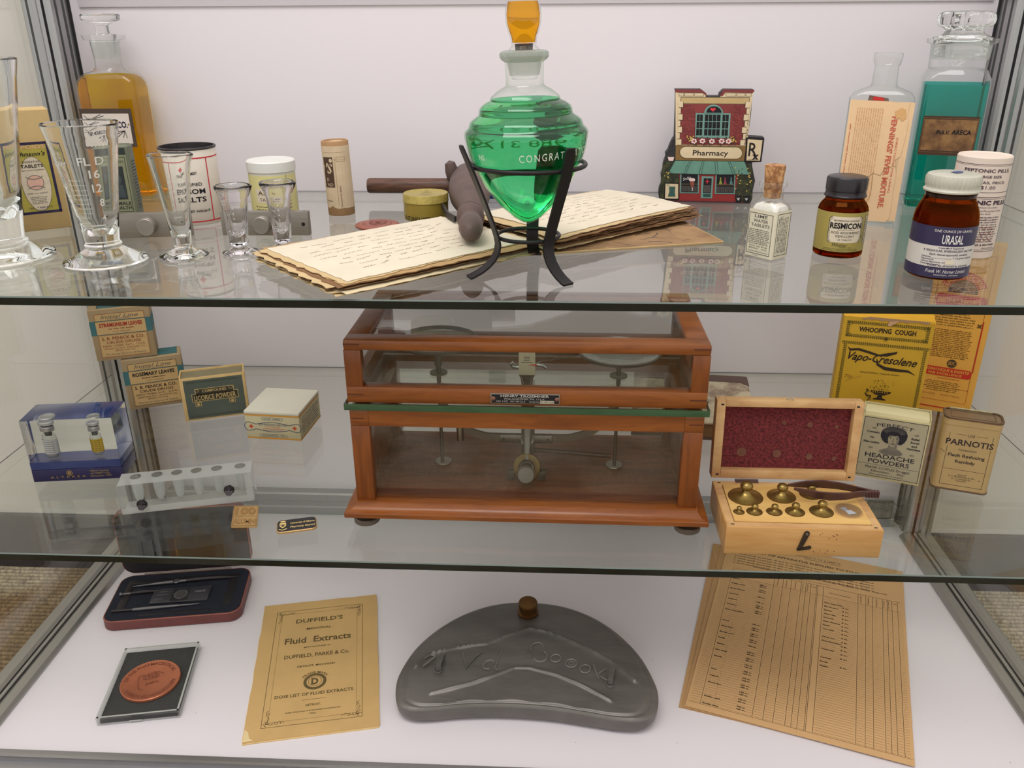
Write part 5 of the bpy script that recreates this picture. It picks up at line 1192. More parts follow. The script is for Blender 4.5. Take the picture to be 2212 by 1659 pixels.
MB().box(-uw + .0190, uw - .0190, .0180, bd - .0155, uz1 - .0055, uz1 - .0040, CG_).build('lid_window', bal, smooth=0)
# name plate
m = MB(); px0, px1, pz0, pz1 = -.0305, .0310, uz0 + .0020, uz0 + .0118; m.box(px0, px1, -.0012, -.0001, pz0, pz1, mat('plate_metal', (150, 142, 132), rough=.35, metal=.6), b=.0003)
f = FR(-.0012); m.rect(f, px0 + .0009, pz0 + .0008, px1 - .0009, pz1 - .0008, .0001, BLK); PL = ink('plate_lettering', (190, 184, 176)); cxp = 0.0
m.text(f, 'HENRY TROEMNER', cxp, pz0 + .0066, .0022, .0002, PL, fit=.0430, bold=.02); m.text(f, 'MANUFACTURER', cxp, pz0 + .0058, .0006, .0002, PL, fit=.012); m.text(f, 'PHILADELPHIA, PA. U.S.A.', cxp, pz0 + .0040, .0015, .0002, PL, fit=.036)
m.text(f, 'CAP. 4 OZ.   NO. 540 CL.A', cxp - .0125, pz0 + .0016, .0016, .0002, PL, fit=.026); m.text(f, 'Serial No.', .0085, pz0 + .0016, .0015, .0002, PL, fit=.009); m.rect(f, .0135, pz0 + .0006, .0260, pz0 + .0036, .0002, ink('stamp_strip', (176, 170, 152))); m.text(f, '9 99 66', .0198, pz0 + .0012, .0018, .0003, GRY, fit=.0115)
for sx in (-.0280, .0285): m.lathe([(0, .0012), (.0012, .0012), (.0020, .0006), (.0021, 0)], mat('copper_screw', (140, 100, 86), rough=.4, metal=.6), n=20, xf=T(sx, -.0010, (pz0 + pz1) / 2, rx=90))
m.build('name_plate', bal)
# mechanism (in the cabinet's own coordinates)
colx = -.0000
m = MB(); m.loft([(z0 + .0008, .0065, .0065, .002), (.1205, .0065, .0065, .002)], NIC, xf=T(colx, .072, 0)); m.box(-.0290, .0250, .0630, .0680, .0580, .0680, NIC, b=.003)
for sx in (-1, 1): m.lathe([(0, .0004), (.0010, .0004), (.0012, 0)], DKG, n=12, xf=T(sx * .0220 - .002, .0630, .0630, rx=90))
m.lathe([(0, .0004), (.0010, .0004), (.0012, 0)], DKG, n=12, xf=T(0, .0655, .0720, rx=90)); m.build('column', bal)
m = MB(); m.tube([(0, .0640, .096), (0, .0600, .080), (0, .052, .062), (0, .045, .050)], [.0058, .0052, .0045, .0030], NIC, n=18); m.lathe([(.0065, 0), (.0065, .003), (.0045, .004)], NIC, n=24, xf=T(0, .0555, .0665, rx=60)); m.build('arrest_rod', bal)
m = MB(); m.lathe([(0, -.001), (.0130, -.001), (.0135, 0), (.0130, .0012), (.0080, .0016)], BRZ, n=40, xf=T(0, .0430, .0435, rx=78)); m.build('brass_disc', bal)
m = MB(); m.lathe([(.0068, -.002), (.0074, 0), (.0074, .0050), (.0066, .0056), (.0060, .0050)], NIC, n=36, xf=T(0, .0415, .0430, rx=78)); m.lathe([(.0030, 0), (.0030, .010), (.0078, .0104), (.0084, .0112), (.0084, .0170), (.0076, .0178), (0, .0178)], NIC, n=40, xf=T(0, .0390, .0420, rx=78)); m.build('arrest_knob', bal)
m = MB()
for sx in (-1, 1): a, b = sorted((sx * .0115, sx * .0185)); m.box(a, b, .0425, .0500, z0 + .0006, z0 + .0110, mat('bracket_grey', (104, 96, 86), rough=.4, metal=.5), b=.0005)
m.build('bracket', bal)
# beam
def arc_beam(y, z, s):
    return [(s * x, y, zz) for x, zz in ((.020, .0630), (.030, .0630), (.042, .0640), (.054, .0675), (.064, .0725), (.072, .0790), (.078, .0870), (.082, .0960), (.084, .1080), (.085, .1180))]


m = MB()
for s_ in (-1, 1): m.sweep(arc_beam(.0665, .1065, s_), (0, 1, 0), .0016, [.0036][0], NIC)
m.lathe([(0, .0600), (.0035, .0602), (.0036, .0610), (.0036, .0760), (0, .0762)], mat('chrome', (170, 170, 168), rough=.15, metal=.95, noise=.05), n=24, c=(-.0670, .0640, 0)); m.tube([(.006, .0700, .0480), (.083, .0720, .0420)], .0026, mat('rod_dark', (92, 72, 62), rough=.5, metal=.3), n=8); m.build('beam', bal)
DG = mat('dial_cream', (190, 182, 150), rough=.6, noise=.06)
m = MB(); dl = [(-.0073, .1420), (.0078, .1420), (.0078, .1740), (.0060, .1762), (.0030, .1772), (-.0028, .1772), (-.0055, .1762), (-.0073, .1740)]; yd = .040
m.prism([(a, b) for a, b in dl], 0, .0010, DG, mp=FR(yd)); f = FR(yd - .0010)
for k, (a, b) in enumerate(((.0028, .1595), (.0028, .1577), (.0028, .1559), (.0054, .1542))): m.rect(f, -a, b, a, b + .0006, .0001, DKG)
m.poly(f, [(.0000, .1522), (.0095, .1532), (.0095, .1514)], .0006, RED); m.build('dial_card', bal)
m = MB(); m.loft([(z1b + .0070, .0050, .0040, .003), (.1370, .0060, .0045, .003), (.1405, .0078, .0050, .003), (.1418, .0078, .0050, .003)], mat('chrome', (170, 170, 168), rough=.15, metal=.95, noise=.05), xf=T(0, .0455, 0)); m.tube([(-.0130, .050, .1500), (-.0150, .050, .1480), (-.0135, .050, .1455), (-.008, .050, .1450), (.010, .050, .1480), (.0150, .050, .1470), (.0175, .050, .1450)], .0018, MC['chrome'], n=12); m.tube([(.0095, .044, .1525), (.0150, .046, .1540), (.0260, .050, .1535), (.0500, .060, .1545)], .0006, MC['chrome'], n=8); m.lathe([(0, -.0015), (.0014, -.0010), (.0014, .001), (0, .0015)], MC['chrome'], n=14, c=(.0265, .050, .1535)); m.build('pointer_mount', bal)
PGL = pane('pan_glass', (.88, .90, .90), edge=(.55, .58, .58), frost=.22)
for sx, zz in ((-1, .1585), (1, .1495)):
    px_ = sx * .0870; yy = .0710
    m = MB(); m.lathe([(0, 0), (.020, .0002), (.033, .0018), (.0385, .0046), (.0390, .0050), (.0385, .0056), (.033, .0030), (.020, .0014), (0, .0012)], PGL, n=56, c=(px_, yy, zz)); m.lathe([(.0360, .0040), (.0385, .0044), (.0396, .0062), (.0396, .0070), (.0378, .0072), (.0362, .0052)], NIC, n=56, c=(px_, yy, zz - .001)); p = m.build('pan', bal)
    m = MB(); m.lathe([(0, z0 + .004), (.0018, z0 + .004), (.0016, z1b - .002), (.0022, z1b - .001), (.0022, z1b + .0150), (.0036, z1b + .0155), (.0036, zz - .002), (0, zz)], NIC, n=16, c=(px_, yy, 0)); m.lathe([(0, z1b + .0070), (.0085, z1b + .0070), (.0085, z1b + .0082), (0, z1b + .0082)], mat('disc_olive', (104, 106, 84), rough=.4, metal=.3), n=32, c=(px_, yy, 0)); m.build('pan_stem', bal)
    m = MB(); m.lathe([(0, z0 + .0008), (.0082, z0 + .0008), (.0086, z0 + .0014), (.0082, z0 + .0024), (0, z0 + .0026)], mat('disc_silver', (150, 144, 132), rough=.35, metal=.5), n=36, c=(px_, yy + .006, 0)); m.build('floor_disc', bal)
MB().lathe([(0, 0), (.0016, 0), (.0016, .0020), (.0026, .0022), (.0026, .0075), (.0018, .0080), (.0018, .0100), (.0028, .0102), (.0028, .0160), (.0020, .0166), (0, .0166)], NIC, n=30, xf=T(bw, .078, .1010, ry=90)).build('side_screw', bal)

# ================================================================== LOWER SHELF, RIGHT
# old marbled book behind
c = thing('old_book', 'old book with marbled cover and brown corners lying behind the open weight box', 'book', (.1890, .3230, Z1 + .0002), -6)
w, d = .142, .142; MBK = mat('marbled_cover', (206, 192, 164), rough=.8, noise=.3, scale=28, rgb2=(150, 128, 110), contrast=.12); LTH = mat('brown_leather', (96, 72, 66), rough=.6, noise=.2)
m = MB(); m.box(-w / 2, w / 2, -d / 2, d / 2, 0, .0022, LTH, b=.0005); m.box(-w / 2, w / 2, -d / 2, d / 2, .0200, .0225, MBK, b=.0005); m.box(-w / 2, w / 2, d / 2 - .020, d / 2 + .0006, .0223, .0231, LTH); m.prism([(w / 2 + .0006, d / 2 - .03), (w / 2 + .0006, d / 2), (w / 2 - .03, d / 2)], .0223, .0232, LTH); m.build('cover', c)
MB().box(-w / 2 + .004, w / 2 - .003, -d / 2 + .003, d / 2 - .004, .0022, .0200, mat('page_block', (150, 112, 74), rough=.9, noise=.4, scale=8, stretch=(1, 1, 120))).build('pages', c)

# weight box
PINE = wood('pale_pine', (204, 158, 98), (184, 134, 74), scale=5, grain=(2, 16, 16), rough=.45, bump=.03); PINL = wood('pine_rim', (212, 172, 120), (186, 140, 92), scale=6, grain=(4, 10, 10), rough=.5); PINI = wood('pine_insert', (222, 182, 112), (208, 162, 92), scale=5, grain=(2, 12, 12), rough=.5)
w, d, h, t = .1372, .0815, .0288, .0078
wb = thing('weight_box', 'open pine box for brass weights with red velvet lid lining and L-shaped hook', 'box', (.2446, .0655, Z1 + .0002), -.6)
m = MB(); m.box(-w / 2, w / 2, -d / 2, -d / 2 + t, 0, h, PINE, b=.0008); m.box(-w / 2, w / 2, d / 2 - t, d / 2, 0, h, PINE, b=.0006)
for sx in (-1, 1): a, b = sorted((sx * w / 2, sx * (w / 2 - t))); m.box(a, b, -d / 2 + t, d / 2 - t, .0004, h, PINE, b=.0004)
m.box(-w / 2 + t, w / 2 - t, -d / 2 + t, d / 2 - t, .0005, .006, PINE); f = TP(h)
m.rect(f, -w / 2 + .0012, -d / 2 + .0012, w / 2 - .0012, -d / 2 + t, .0001, PINL); m.rect(f, -w / 2 + .0012, d / 2 - t, w / 2 - .0012, d / 2 - .0012, .0001, PINL); m.rect(f, -w / 2 + .0012, -d / 2 + t, -w / 2 + t, d / 2 - t, .0001, PINL); m.rect(f, w / 2 - t, -d / 2 + t, w / 2 - .0012, d / 2 - t, .0001, PINL)
for sx in (-1, 1):
    for sy in (-1, 1): m.rect(f, sx * (w / 2 - .006) - .0015, sy * (d / 2 - .004) - .0008, sx * (w / 2 - .006) + .0015, sy * (d / 2 - .004) + .0008, .0002, DK)
rr = random.Random(4); f = FR(-d / 2)
for k in range(16): x, z = rr.uniform(.010, .030), rr.choice((rr.uniform(.002, .008), rr.uniform(.018, .026))); m.ell(f, x, z, rr.uniform(.0004, .0010), .0004, .0002, LTH, n=6)
m.build('box_body', wb)
m = MB(); ix0, ix1, iy0, iy1 = -w / 2 + t + .0006, w / 2 - t - .0006, -d / 2 + t + .0006, d / 2 - t - .0006
m.box(ix0, ix1, iy0, iy1, .0205, .0300, PINI, b=.0003); f = TP(.0300); REC_SHADE = ink('recess', (96, 66, 34))
m.rect(FR(iy0), ix0, .0286, ix1, .0289, .0001, ink('ply_line', (140, 90, 50)))
WTS = [(-.0426, .0095, .0157, 'brass weight with knob, largest, at the back left of the open box'), (-.0087, .0120, .0128, 'brass weight with knob, second largest, its knob touched by the tweezer tips'), (.0195, .0170, .0098, 'brass weight with knob mostly hidden behind the brown tweezers'),
       (-.0537, -.0177, .0046, 'tiniest brass weight, front row far left in the pine box'), (-.0395, -.0166, .0068, 'brass weight in the front row, second from the left in the pine box'), (-.0215, -.0160, .0068, 'brass weight in the front row, third from the left in the pine box'),
       (-.0027, -.0151, .0083, 'brass weight in the front row, fourth from the left in the pine box'), (.0214, -.0134, .0102, 'brass weight in the front row, beside the clear disc')]
for x, y, r, _ in WTS: m.ell(f, x, y, r + .0006, r + .0006, .0001, REC_SHADE, n=32)  # dark discs paint the shade of recesses that the flat board lacks
m.ell(f, .0462, -.0110, .0118, .0118, .0001, ink('recess_tan', (190, 146, 96)), n=32); m.oval(f, .0462, -.0110, .0124, .0124, .0012, .0002, PINL, n=36)
m.build('insert_board', wb)
BRS = mat('brass_weight', (158, 132, 74), rough=.3, metal=.85, noise=.3, scale=120, k=1.1)
xfw = Matrix.Translation((.2446, .0655, Z1 + .0002)) @ Matrix.Rotation(rad(-.6), 4, 'Z')
for x, y, r, lb in WTS:
    p = xfw @ Vector((x, y, .0302)); k = r / .0157; kb = .0060 * (k ** .75)
    hcone = r * .28
    pf = [(0, 0), (r, 0), (r, r * .05), (r * .70, hcone * .35), (r * .40, hcone * .85), (r * .24, hcone * 1.3), (r * .20, hcone * 1.65), (kb * .62, hcone * 1.75), (kb * .95, hcone * 1.75 + kb * .40), (kb, hcone * 1.75 + kb * .75), (kb * .8, hcone * 1.75 + kb * 1.15), (kb * .4, hcone * 1.75 + kb * 1.35), (0, hcone * 1.75 + kb * 1.42)]
    o = MB().lathe(pf, BRS, n=40).build('brass_weight'); o.location = p; tag(o, lb, 'weight', 'brass weights in the pine box')
o = MB().lathe([(0, 0), (.0112, 0), (.0112, .0012), (0, .0012)], pane('fraction_cover', (.92, .93, .94)), n=36).build('cover_disc'); o.location = xfw @ Vector((.0462, -.0110, .0304)); tag(o, 'round clear glass disc covering the last recess of the pine box', 'glass disc')
m = MB(); m.poly(TP(0), [(-.0070, .0040), (-.0010, .0065), (.0000, .0020), (-.0030, -.0010)], 0, ink('foil_grey', (190, 190, 196))); m.poly(TP(.0001), [(-.0030, .0), (.0025, .0010), (.0060, -.0050), (-.0020, -.0070)], 0, ink('foil_light', (206, 206, 210))); o = m.build('metal_foil'); o.location = xfw @ Vector((.0462, -.0110, .03035)); tag(o, 'small crumpled pieces of pale metal foil under the clear disc', 'foil')
# lid
m = MB(); lw, lh, lt = w, .0805, .0125; fr_ = .0085
m.box(-lw / 2, -lw / 2 + fr_, -lt, 0, 0, lh, PINL, b=.0006); m.box(lw / 2 - fr_, lw / 2, -lt, 0, 0, lh, PINL, b=.0006); m.box(-lw / 2 + fr_, lw / 2 - fr_, -lt, 0, 0, fr_, PINL, b=.0006); m.box(-lw / 2 + fr_, lw / 2 - fr_, -lt, 0, lh - .0068, lh, PINL, b=.0006); m.box(-lw / 2 + .001, lw / 2 - .001, -.0030, -.0005, .001, lh - .001, PINE)
f = FR(-lt)
for sx in (-1, 1):
    for z in (.004, lh - .0045): m.rect(f, sx * (lw / 2 - .0055) - .0014, z - .0008, sx * (lw / 2 - .0055) + .0014, z + .0008, .0001, DK)
lid = m.build('lid', wb); lid.location = (-.0010, d / 2 + lt + .0006, h + .0016); lid.rotation_euler = (rad(-5.5), 0, 0)
VEL = mat('red_velvet', (124, 46, 48), rough=.95, noise=.5, scale=420, bump=.9, rgb2=(78, 22, 28), contrast=.1); m = MB(); nxv, nyv = 60, 34; x0_, x1_, zz0, zz1 = -lw / 2 + fr_, lw / 2 - fr_, fr_, lh - .0068
m.add([(x0_ + (x1_ - x0_) * i / nxv, -.0045 - .0010 * sin(i * 1.1) * sin(j * .9) * .4, zz0 + (zz1 - zz0) * j / nyv) for j in range(nyv + 1) for i in range(nxv + 1)], [(j * (nxv + 1) + i, j * (nxv + 1) + i + 1, (j + 1) * (nxv + 1) + i + 1, (j + 1) * (nxv + 1) + i) for j in range(nyv) for i in range(nxv)], VEL)
f = FR(-.0052); VM = mat('velvet_mark', (118, 74, 58), rough=.9, noise=.3, scale=300)
for x, z, r in ((-.0400, .0250, .0058), (-.0060, .0240, .0052), (.0250, .0215, .0042), (.0490, .0200, .0030), (-.002, .0560, .0026), (.0225, .0545, .0034), (.048, .0530, .0022)): m.ell(f, x, z, r * .8, r * .8, 0, VM, n=18)
o = m.build('velvet_lining', lid)
m = MB(); m.tube([(-.003 + .003 * (1 - cos(a)), -lt + .003, lh + .0018 * sin(a)) for a in [pi * k / 8 for k in range(9)]], .0005, MC['chrome'], n=8); m.build('lid_loop', lid)
for x in (-.0355, .0330):
    m = MB(); m.tube([(x - .011, d / 2 + .0006, h + .0012), (x + .011, d / 2 + .0006, h + .0012)], .0012, LTH, n=10); m.box(x - .011, x + .011, d / 2 - .0035, d / 2 + .0006, h + .0002, h + .0008, LTH); m.build('hinge', wb)
HK = mat('dark_bronze_hook', (72, 60, 50), rough=.45, metal=.6, noise=.2); m = MB()
fk = FR(-d / 2); m.prism([(-.0046, .0072), (-.0012, .0072), (.0044, .0236), (.0040, .0256), (.0026, .0266), (.0008, .0262), (-.0004, .0246)], 0, .0014, HK, mp=fk); m.prism([(-.0046, .0060), (.0062, .0080), (.0076, .0092), (.0074, .0106), (.0060, .0112), (.0012, .0096), (-.0030, .0086), (-.0048, .0082)], 0, .0014, HK, mp=fk); m.lathe([(0, .0010), (.0012, .0008), (.0014, 0)], NIC, n=14, xf=T(.0018, -d / 2 - .0014, .0240, rx=90)); m.build('hook', wb, smooth=20)
# tweezers
TW = mat('maroon_plastic', (82, 50, 48), rough=.4, noise=.12); tz = thing('tweezers', 'dark maroon plastic tweezers resting across the brass weights and box rim', 'tweezers', tuple(xfw @ Vector((0, 0, 0))), -.6)
def leaf(pts, hw): m = MB(); m.sweep(pts, (0, -.35, .94), hw, .0007, TW); return m
leaf([(-.0050, .0092, .0440), (.0010, .0104, .0438), (.0110, .0130, .0432), (.0280, .0165, .0420), (.0450, .0162, .0404), (.0620, .0130, .0385), (.0700, .0116, .0372), (.0790, .0105, .0362)], [.0010, .0026, .0044, .0050, .0044, .0036, .0036, .0036]).build('tweezer_arm', tz)
leaf([(-.0010, .0030, .0440), (.0060, .0010, .0430), (.0180, -.0025, .0412), (.0320, -.0025, .0396), (.0480, .0010, .0384), (.0620, .0075, .0375), (.0700, .0094, .0368), (.0790, .0098, .0360)], [.0010, .0028, .0044, .0052, .0046, .0038, .0036, .0036]).build('tweezer_arm', tz)
m = MB()
for k in range(5): m.box(.0675 + k * .0026, .0687 + k * .0026, .0078, .0128, .0325, .0395, TW, b=.0004)
m.box(.0670, .0800, .0088, .0118, .0328, .0390, TW, b=.0006); m.build('ribbed_grip', tz)

# yellow cough cartons
YV = mat('carton_yellow', (206, 162, 38), rough=.6, noise=.10, scale=25, k=1.05); YB_ = mat('carton_orange', (226, 166, 66), rough=.6, noise=.10, scale=25); OK_ = ink('ink_warm_black', (52, 40, 28)); OLI = ink('ornament_olive', (96, 92, 34))
w, d, h = .0910, .0330, .1495
c = thing('cough_carton', 'bright yellow whooping cough vaporiser carton with torn top and ornamental border', 'box', based((.3344, .2640), -14.7, w, d, Z1), -14.7)
m = MB(); m.loft([(0, w / 2, d / 2, .001), (h - .002, w / 2, d / 2, .001)], YV); m.add([(-w / 2, -d / 2, h - .002), (w / 2 + .0004, -d / 2 - .0006, h - .003), (w / 2, d / 2, h + .004), (-w / 2, d / 2, h + .0015)], [(0, 1, 2, 3)], mat('flap_yellow', (236, 176, 44), noise=.08)); m.build('carton', c)
m = MB(); TP_ = mat('torn_card', (176, 140, 106), rough=.9, noise=.2); rr = random.Random(8); f = FR(-d / 2)
pts = [(-.028 + .0035 * k, h - .0022 - rr.uniform(.0005, .0026)) for k in range(20)]; m.poly(f, pts + [(.040, h - .001), (-.020, h - .0005)], .0006, TP_); m.poly(f, [(.0, h - .004), (.010, h - .0025), (.006, h - .006), (.0015, h - .0095), (-.0010, h - .0085)], .0010, ink('torn_pink', (206, 162, 128))); m.build('torn_edge', c)
m = MB()
def beads(u0, v0, u1, v1, st=.0021):
    n = max(1, int(hypot(u1 - u0, v1 - v0) / st)); L_ = hypot(u1 - u0, v1 - v0); nx_, ny_ = -(v1 - v0) / L_, (u1 - u0) / L_
    for k in range(n + 1):
        u, v = u0 + (u1 - u0) * k / n, v0 + (v1 - v0) * k / n; m.ell(f, u, v, .0006, .0006, .0003, OK_, n=6)
        if k < n: uu, vv = u + (u1 - u0) / n * .5 - nx_ * .0017, v + (v1 - v0) / n * .5 - ny_ * .0017; m.oval(f, uu, vv, .0010, .0010, .0005, .0003, OLI, n=8)
a = w / 2 - .0045
for q_ in ((-a, h - .0070, a, h - .0070), (a, h - .0245, -a, h - .0245), (-a, h - .0245, -a, h - .0070), (a, h - .0070, a, h - .0245), (-a - .002, h - .0305, a + .003, h - .0305), (-a, .012, -a, h - .034), (a + .001, h - .034, a + .001, .012), (a, .006, -a, .006)): beads(*q_)
for sx in (-1, 1):
    for z in (h - .0225, h - .0095): m.oval(f, sx * (a - .0035), z, .0018, .0018, .0004, .0003, OLI, n=12)
for k in range(8): m.line(f, [(0, h - .0245), (.0026 * cos(k * pi / 4), h - .0245 + .0026 * sin(k * pi / 4))], .0004, .0004, OK_)
m.text(f, 'WHOOPING  COUGH', 0, h - .0178, .0052, .0003, OK_, fit=.057, bold=.035)
m.text(f, 'Vapo-Cresolene', .0, h - .0520, .0090, .0003, OK_, fit=.070, shear=.45, bold=.02, rot=-.03)
sw = [(-.0370, h - .0360), (-.0340, h - .0385), (-.0250, h - .0372), (-.0150, h - .0395), (-.004, h - .0425), (.0040, h - .0400), (.0140, h - .0372), (.0130, h - .0400), (.0040, h - .0440), (-.006, h - .0445), (-.016, h - .0420), (-.026, h - .0398), (-.0345, h - .0412)]; m.poly(f, sw, .0004, OK_)
m.poly(f, [(-.0060, h - .0460), (-.0050, h - .0550), (.0040, h - .0600), (.0180, h - .0605), (.0280, h - .0600), (.0365, h - .0630), (.0280, h - .0575), (.0160, h - .0570), (.0040, h - .0560), (-.0030, h - .0530)], .0004, OK_)
m.text(f, 'REGISTERED TRADE MARK', 0, h - .0655, .0018, .0003, OK_, fit=.040)
m.text(f, '72¢', -.0310, h - .0730, .0040, .0003, ink('pencil2', (150, 110, 50)), shear=.2, fit=.009); m.line(f, [(-.034, h - .0775), (-.018, h - .0690)], .0003, .0003, ink('pencil2', (150, 110, 50)))
vz = h - .0850; vx = .004
m.poly(f, [(vx - .0105, vz), (vx + .0110, vz), (vx + .0100, vz - .0020), (vx + .0040, vz - .0050), (vx - .0040, vz - .0050), (vx - .0095, vz - .0020)], .0003, OK_)
for k in range(7): m.rect(f, vx - .008 + k * .0024, vz - .0022, vx - .0072 + k * .0024, vz - .0006, .0004, YV)
m.poly(f, [(vx - .002, vz - .005), (vx + .002, vz - .005), (vx + .003, vz - .0085), (vx + .0065, vz - .0095), (vx + .0065, vz - .0108), (vx - .0065, vz - .0108), (vx - .0065, vz - .0095), (vx - .003, vz - .0085)], .0003, OK_)
for k in range(46):
    x, z, a_ = vx + rr.gauss(0, .0050), vz + rr.uniform(.0006, .0125), rr.uniform(0, 3.1); m.line(f, [(x, z), (x + .0008 * cos(a_), z + .0008 * sin(a_)), (x + .0016 * cos(a_ + .8), z + .0014 * sin(a_ + .8))], .0003, .0003, OK_)
pth = [(vx - .0150, vz + .0005), (vx - .0135, vz + .0008), (vx - .0130, vz - .0015), (vx - .0155, vz - .0045), (vx - .0125, vz - .0070), (vx - .0095, vz - .0060), (vx - .0100, vz - .0100), (vx - .0130, vz - .0140), (vx - .0105, vz - .0180), (vx - .0125, vz - .0225), (vx - .0180, vz - .0260), (vx - .0200, vz - .0320), (vx - .0165, vz - .0350), (vx - .0140, vz - .0320), (vx - .0160, vz - .0300)]
m.line(f, pth, .0012, .0003, OK_); m.line(f, [(a_ + .0009, b_ + .0007) for a_, b_ in pth], .0004, .0004, YV)
for (a_, b_) in pth[2:13:2]: m.oval(f, a_, b_, .0016, .0013, .0004, .0004, OK_, n=10)
m.frame(f, vx - .004, vz - .0200, vx + .0035, vz - .0140, .0004, .0003, OK_)
m.text(f, 'VAPORIZED FOR', -.012, .0105, .0016, .0003, OK_, fit=.022); m.text(f, 'ASTHMA   CROUP', -.010, .0040, .0034, .0003, OK_, fit=.034, bold=.03)
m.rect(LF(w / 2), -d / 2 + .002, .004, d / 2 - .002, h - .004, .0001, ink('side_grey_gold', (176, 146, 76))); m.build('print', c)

# tall digestive carton behind
w, d, h = .0670, .0240, .2090
c = thing('digestive_carton', 'tall orange-yellow French digestive carton with red arch emblem behind the whooping cough box', 'box', based((.4625, .3540), -25, w, d, Z1), -25)
m = MB(); m.loft([(0, w / 2, d / 2, .001), (h, w / 2, d / 2, .001)], YB_); m.build('carton', c)
m = MB(); f = FR(-d / 2); RE = ink('carton_red', (196, 52, 34)); OY = ink('print_olive', (104, 74, 30))
m.frame(f, -.0285, .0320, .0265, h - .0120, .0005, .0002, ink('line_brown', (150, 70, 30)), nu=1); m.rect(f, -w / 2, .0050, w / 2 - .005, .0066, .0002, RE)
def arch(u, v, r0, r1, a0, a1, mt, lay): m.poly(f, [(u + r1 * cos(a0 + (a1 - a0) * k / 24), v + r1 * sin(a0 + (a1 - a0) * k / 24)) for k in range(25)] + [(u + r0 * cos(a1 - (a1 - a0) * k / 24), v + r0 * sin(a1 - (a1 - a0) * k / 24)) for k in range(25)], lay, mt)
av = .1500; arch(-.001, av, .0165, .0260, rad(22), rad(158), RE, .0003); m.text(f, 'GASTRICINE', -.001, av + .0182, .0060, .0005, YB_, fit=.050, arc=.0182, bold=.02)
m.poly(f, [(-.001 + .0155 * cos(k * pi / 20), av + .001 + .0155 * sin(k * pi / 20)) for k in range(21)], .0003, ink('arch_dark', (74, 58, 40)))
for k, r_ in enumerate((.0125, .0095, .0065)): m.text(f, ('EXTRAIT ALBUMINEUX DE', 'GASTRIQUE SURACTIVE', 'LABEUROM')[k], -.001, av + .001 + r_ - .0002, .0021, .0005, YB_, fit=r_ * 2.3, arc=r_)
m.text(f, 'METALLIQUE AMPOULES', -.001, av + .0022, .0017, .0005, YB_, fit=.024); m.poly(f, [(-.0255, av - .0015), (.0235, av - .0015), (.0260, av - .0070), (.0230, av - .0190), (-.0250, av - .0190), (-.0280, av - .0080)], .0003, RE); m.text(f, 'DOCTEUR E.DUHOURCAU', -.001, av - .0125, .0065, .0005, YB_, fit=.047, bold=.01)
m.fine(f, -.025, .0195, av - .0230, .1090, 6, .0003, OY, hfrac=.5, al='c', ragged=.4); m.fine(f, -.027, .0200, .1060, .0700, 16, .0003, OY, hfrac=.6)
for k in range(4): m.line(f, [(.0235, .1140), (.0235 + .0032 * cos(k * pi / 2 + .78), .1140 + .0032 * sin(k * pi / 2 + .78))], .0012, .0003, OY)
m.oval(f, .0235, .1140, .0018, .0018, .0004, .0003, OY, n=12); m.line(f, [(.0270, .1200), (.0270, .0560)], .0012, .0004, RE)
m.ell(f, .0035, .0640, .0052, .0052, .0004, ink('arch_dark', (74, 58, 40))); m.text(f, 'EDC', .0035, .0622, .0042, .0006, YB_, fit=.0070)
m.poly(f, [(-.030, .0470), (.0240, .0470), (.0265, .0490), (.0265, .0560), (.0240, .0580), (-.030, .0580)], .0005, RE); m.text(f, 'STOMACHIQUE & DIGESTIF', .0240, .0530, .0034, .0007, YB_, al='r', fit=.050, bold=.02); m.text(f, 'PAR EXCELLENCE', .0165, .0485, .0028, .0007, YB_, al='r', fit=.036, bold=.02)
m.text(f, "MODE D'EMPLOI", .0030, .0430, .0018, .0003, RE, fit=.024); m.fine(f, -.022, .018, .0405, .0265, 6, .0003, OY, hfrac=.5, al='c', ragged=.3); m.text(f, 'ROUGIER    MONTREAL', .0200, .0215, .0021, .0003, ink('pale_rust', (186, 110, 60)), al='r', fit=.045); m.line(f, [(-.03, .0150), (.0265, .0150), (.0265, .0330)], .0004, .0003, RE)
m.build('print', c)

# headache powders
w, d, h = .0630, .0250, .0755
c = thing('powder_box', 'cream box of headache powders with portrait of a dark-haired woman', 'box', based((.3384, .1770), -20.5, w, d, Z1), -20.5)
HC = mat('powder_box_cream', (206, 192, 142), rough=.75, noise=.08); HG = ink('label_greyish', (176, 166, 138)); HB = ink('label_black', (38, 36, 44)); HS = ink('engraving_grey', (128, 120, 108))
m = MB(); t = .0012; m.box(-w / 2, w / 2, -d / 2, -d / 2 + t, 0, h - .0045, HC, b=.0003); m.box(-w / 2, w / 2, d / 2 - t, d / 2, 0, h, HC, b=.0003)
for sx in (-1, 1): a, b = sorted((sx * w / 2, sx * (w / 2 - t))); m.box(a, b, -d / 2 + t, d / 2 - t, 0, h, HC)
m.box(-w / 2, w / 2, -d / 2, -d / 2 + .0004, 0, .0006, HC); m.build('sleeve', c)
MB().box(-w / 2 + t + .0002, w / 2 - t - .0002, -d / 2 + t + .0002, d / 2 - t - .0030, .001, h - .0010, mat('tray_cream', (226, 214, 168), rough=.7, noise=.05), b=.0003).build('tray', c)
f = FR(-d / 2); m = MB(); m.rect(f, -w / 2 + .0015, .0020, w / 2 - .0010, h - .0060, .0001, HG); m.frame(f, -w / 2 + .0018, .0025, w / 2 - .0014, h - .0065, .0005, .0002, HB); m.rect(f, -w / 2 + .0018, .0160, w / 2 - .0014, .0163, .0002, HB)
m.text(f, 'PERFECT', 0, .0610, .0036, .0003, HB, fit=.034, arc=.09); m.text(f, 'HEADACHE', 0, .0245, .0048, .0003, HB, fit=.047, bold=.01); m.text(f, 'POWDERS', 0, .0180, .0048, .0003, HB, fit=.039, bold=.01)
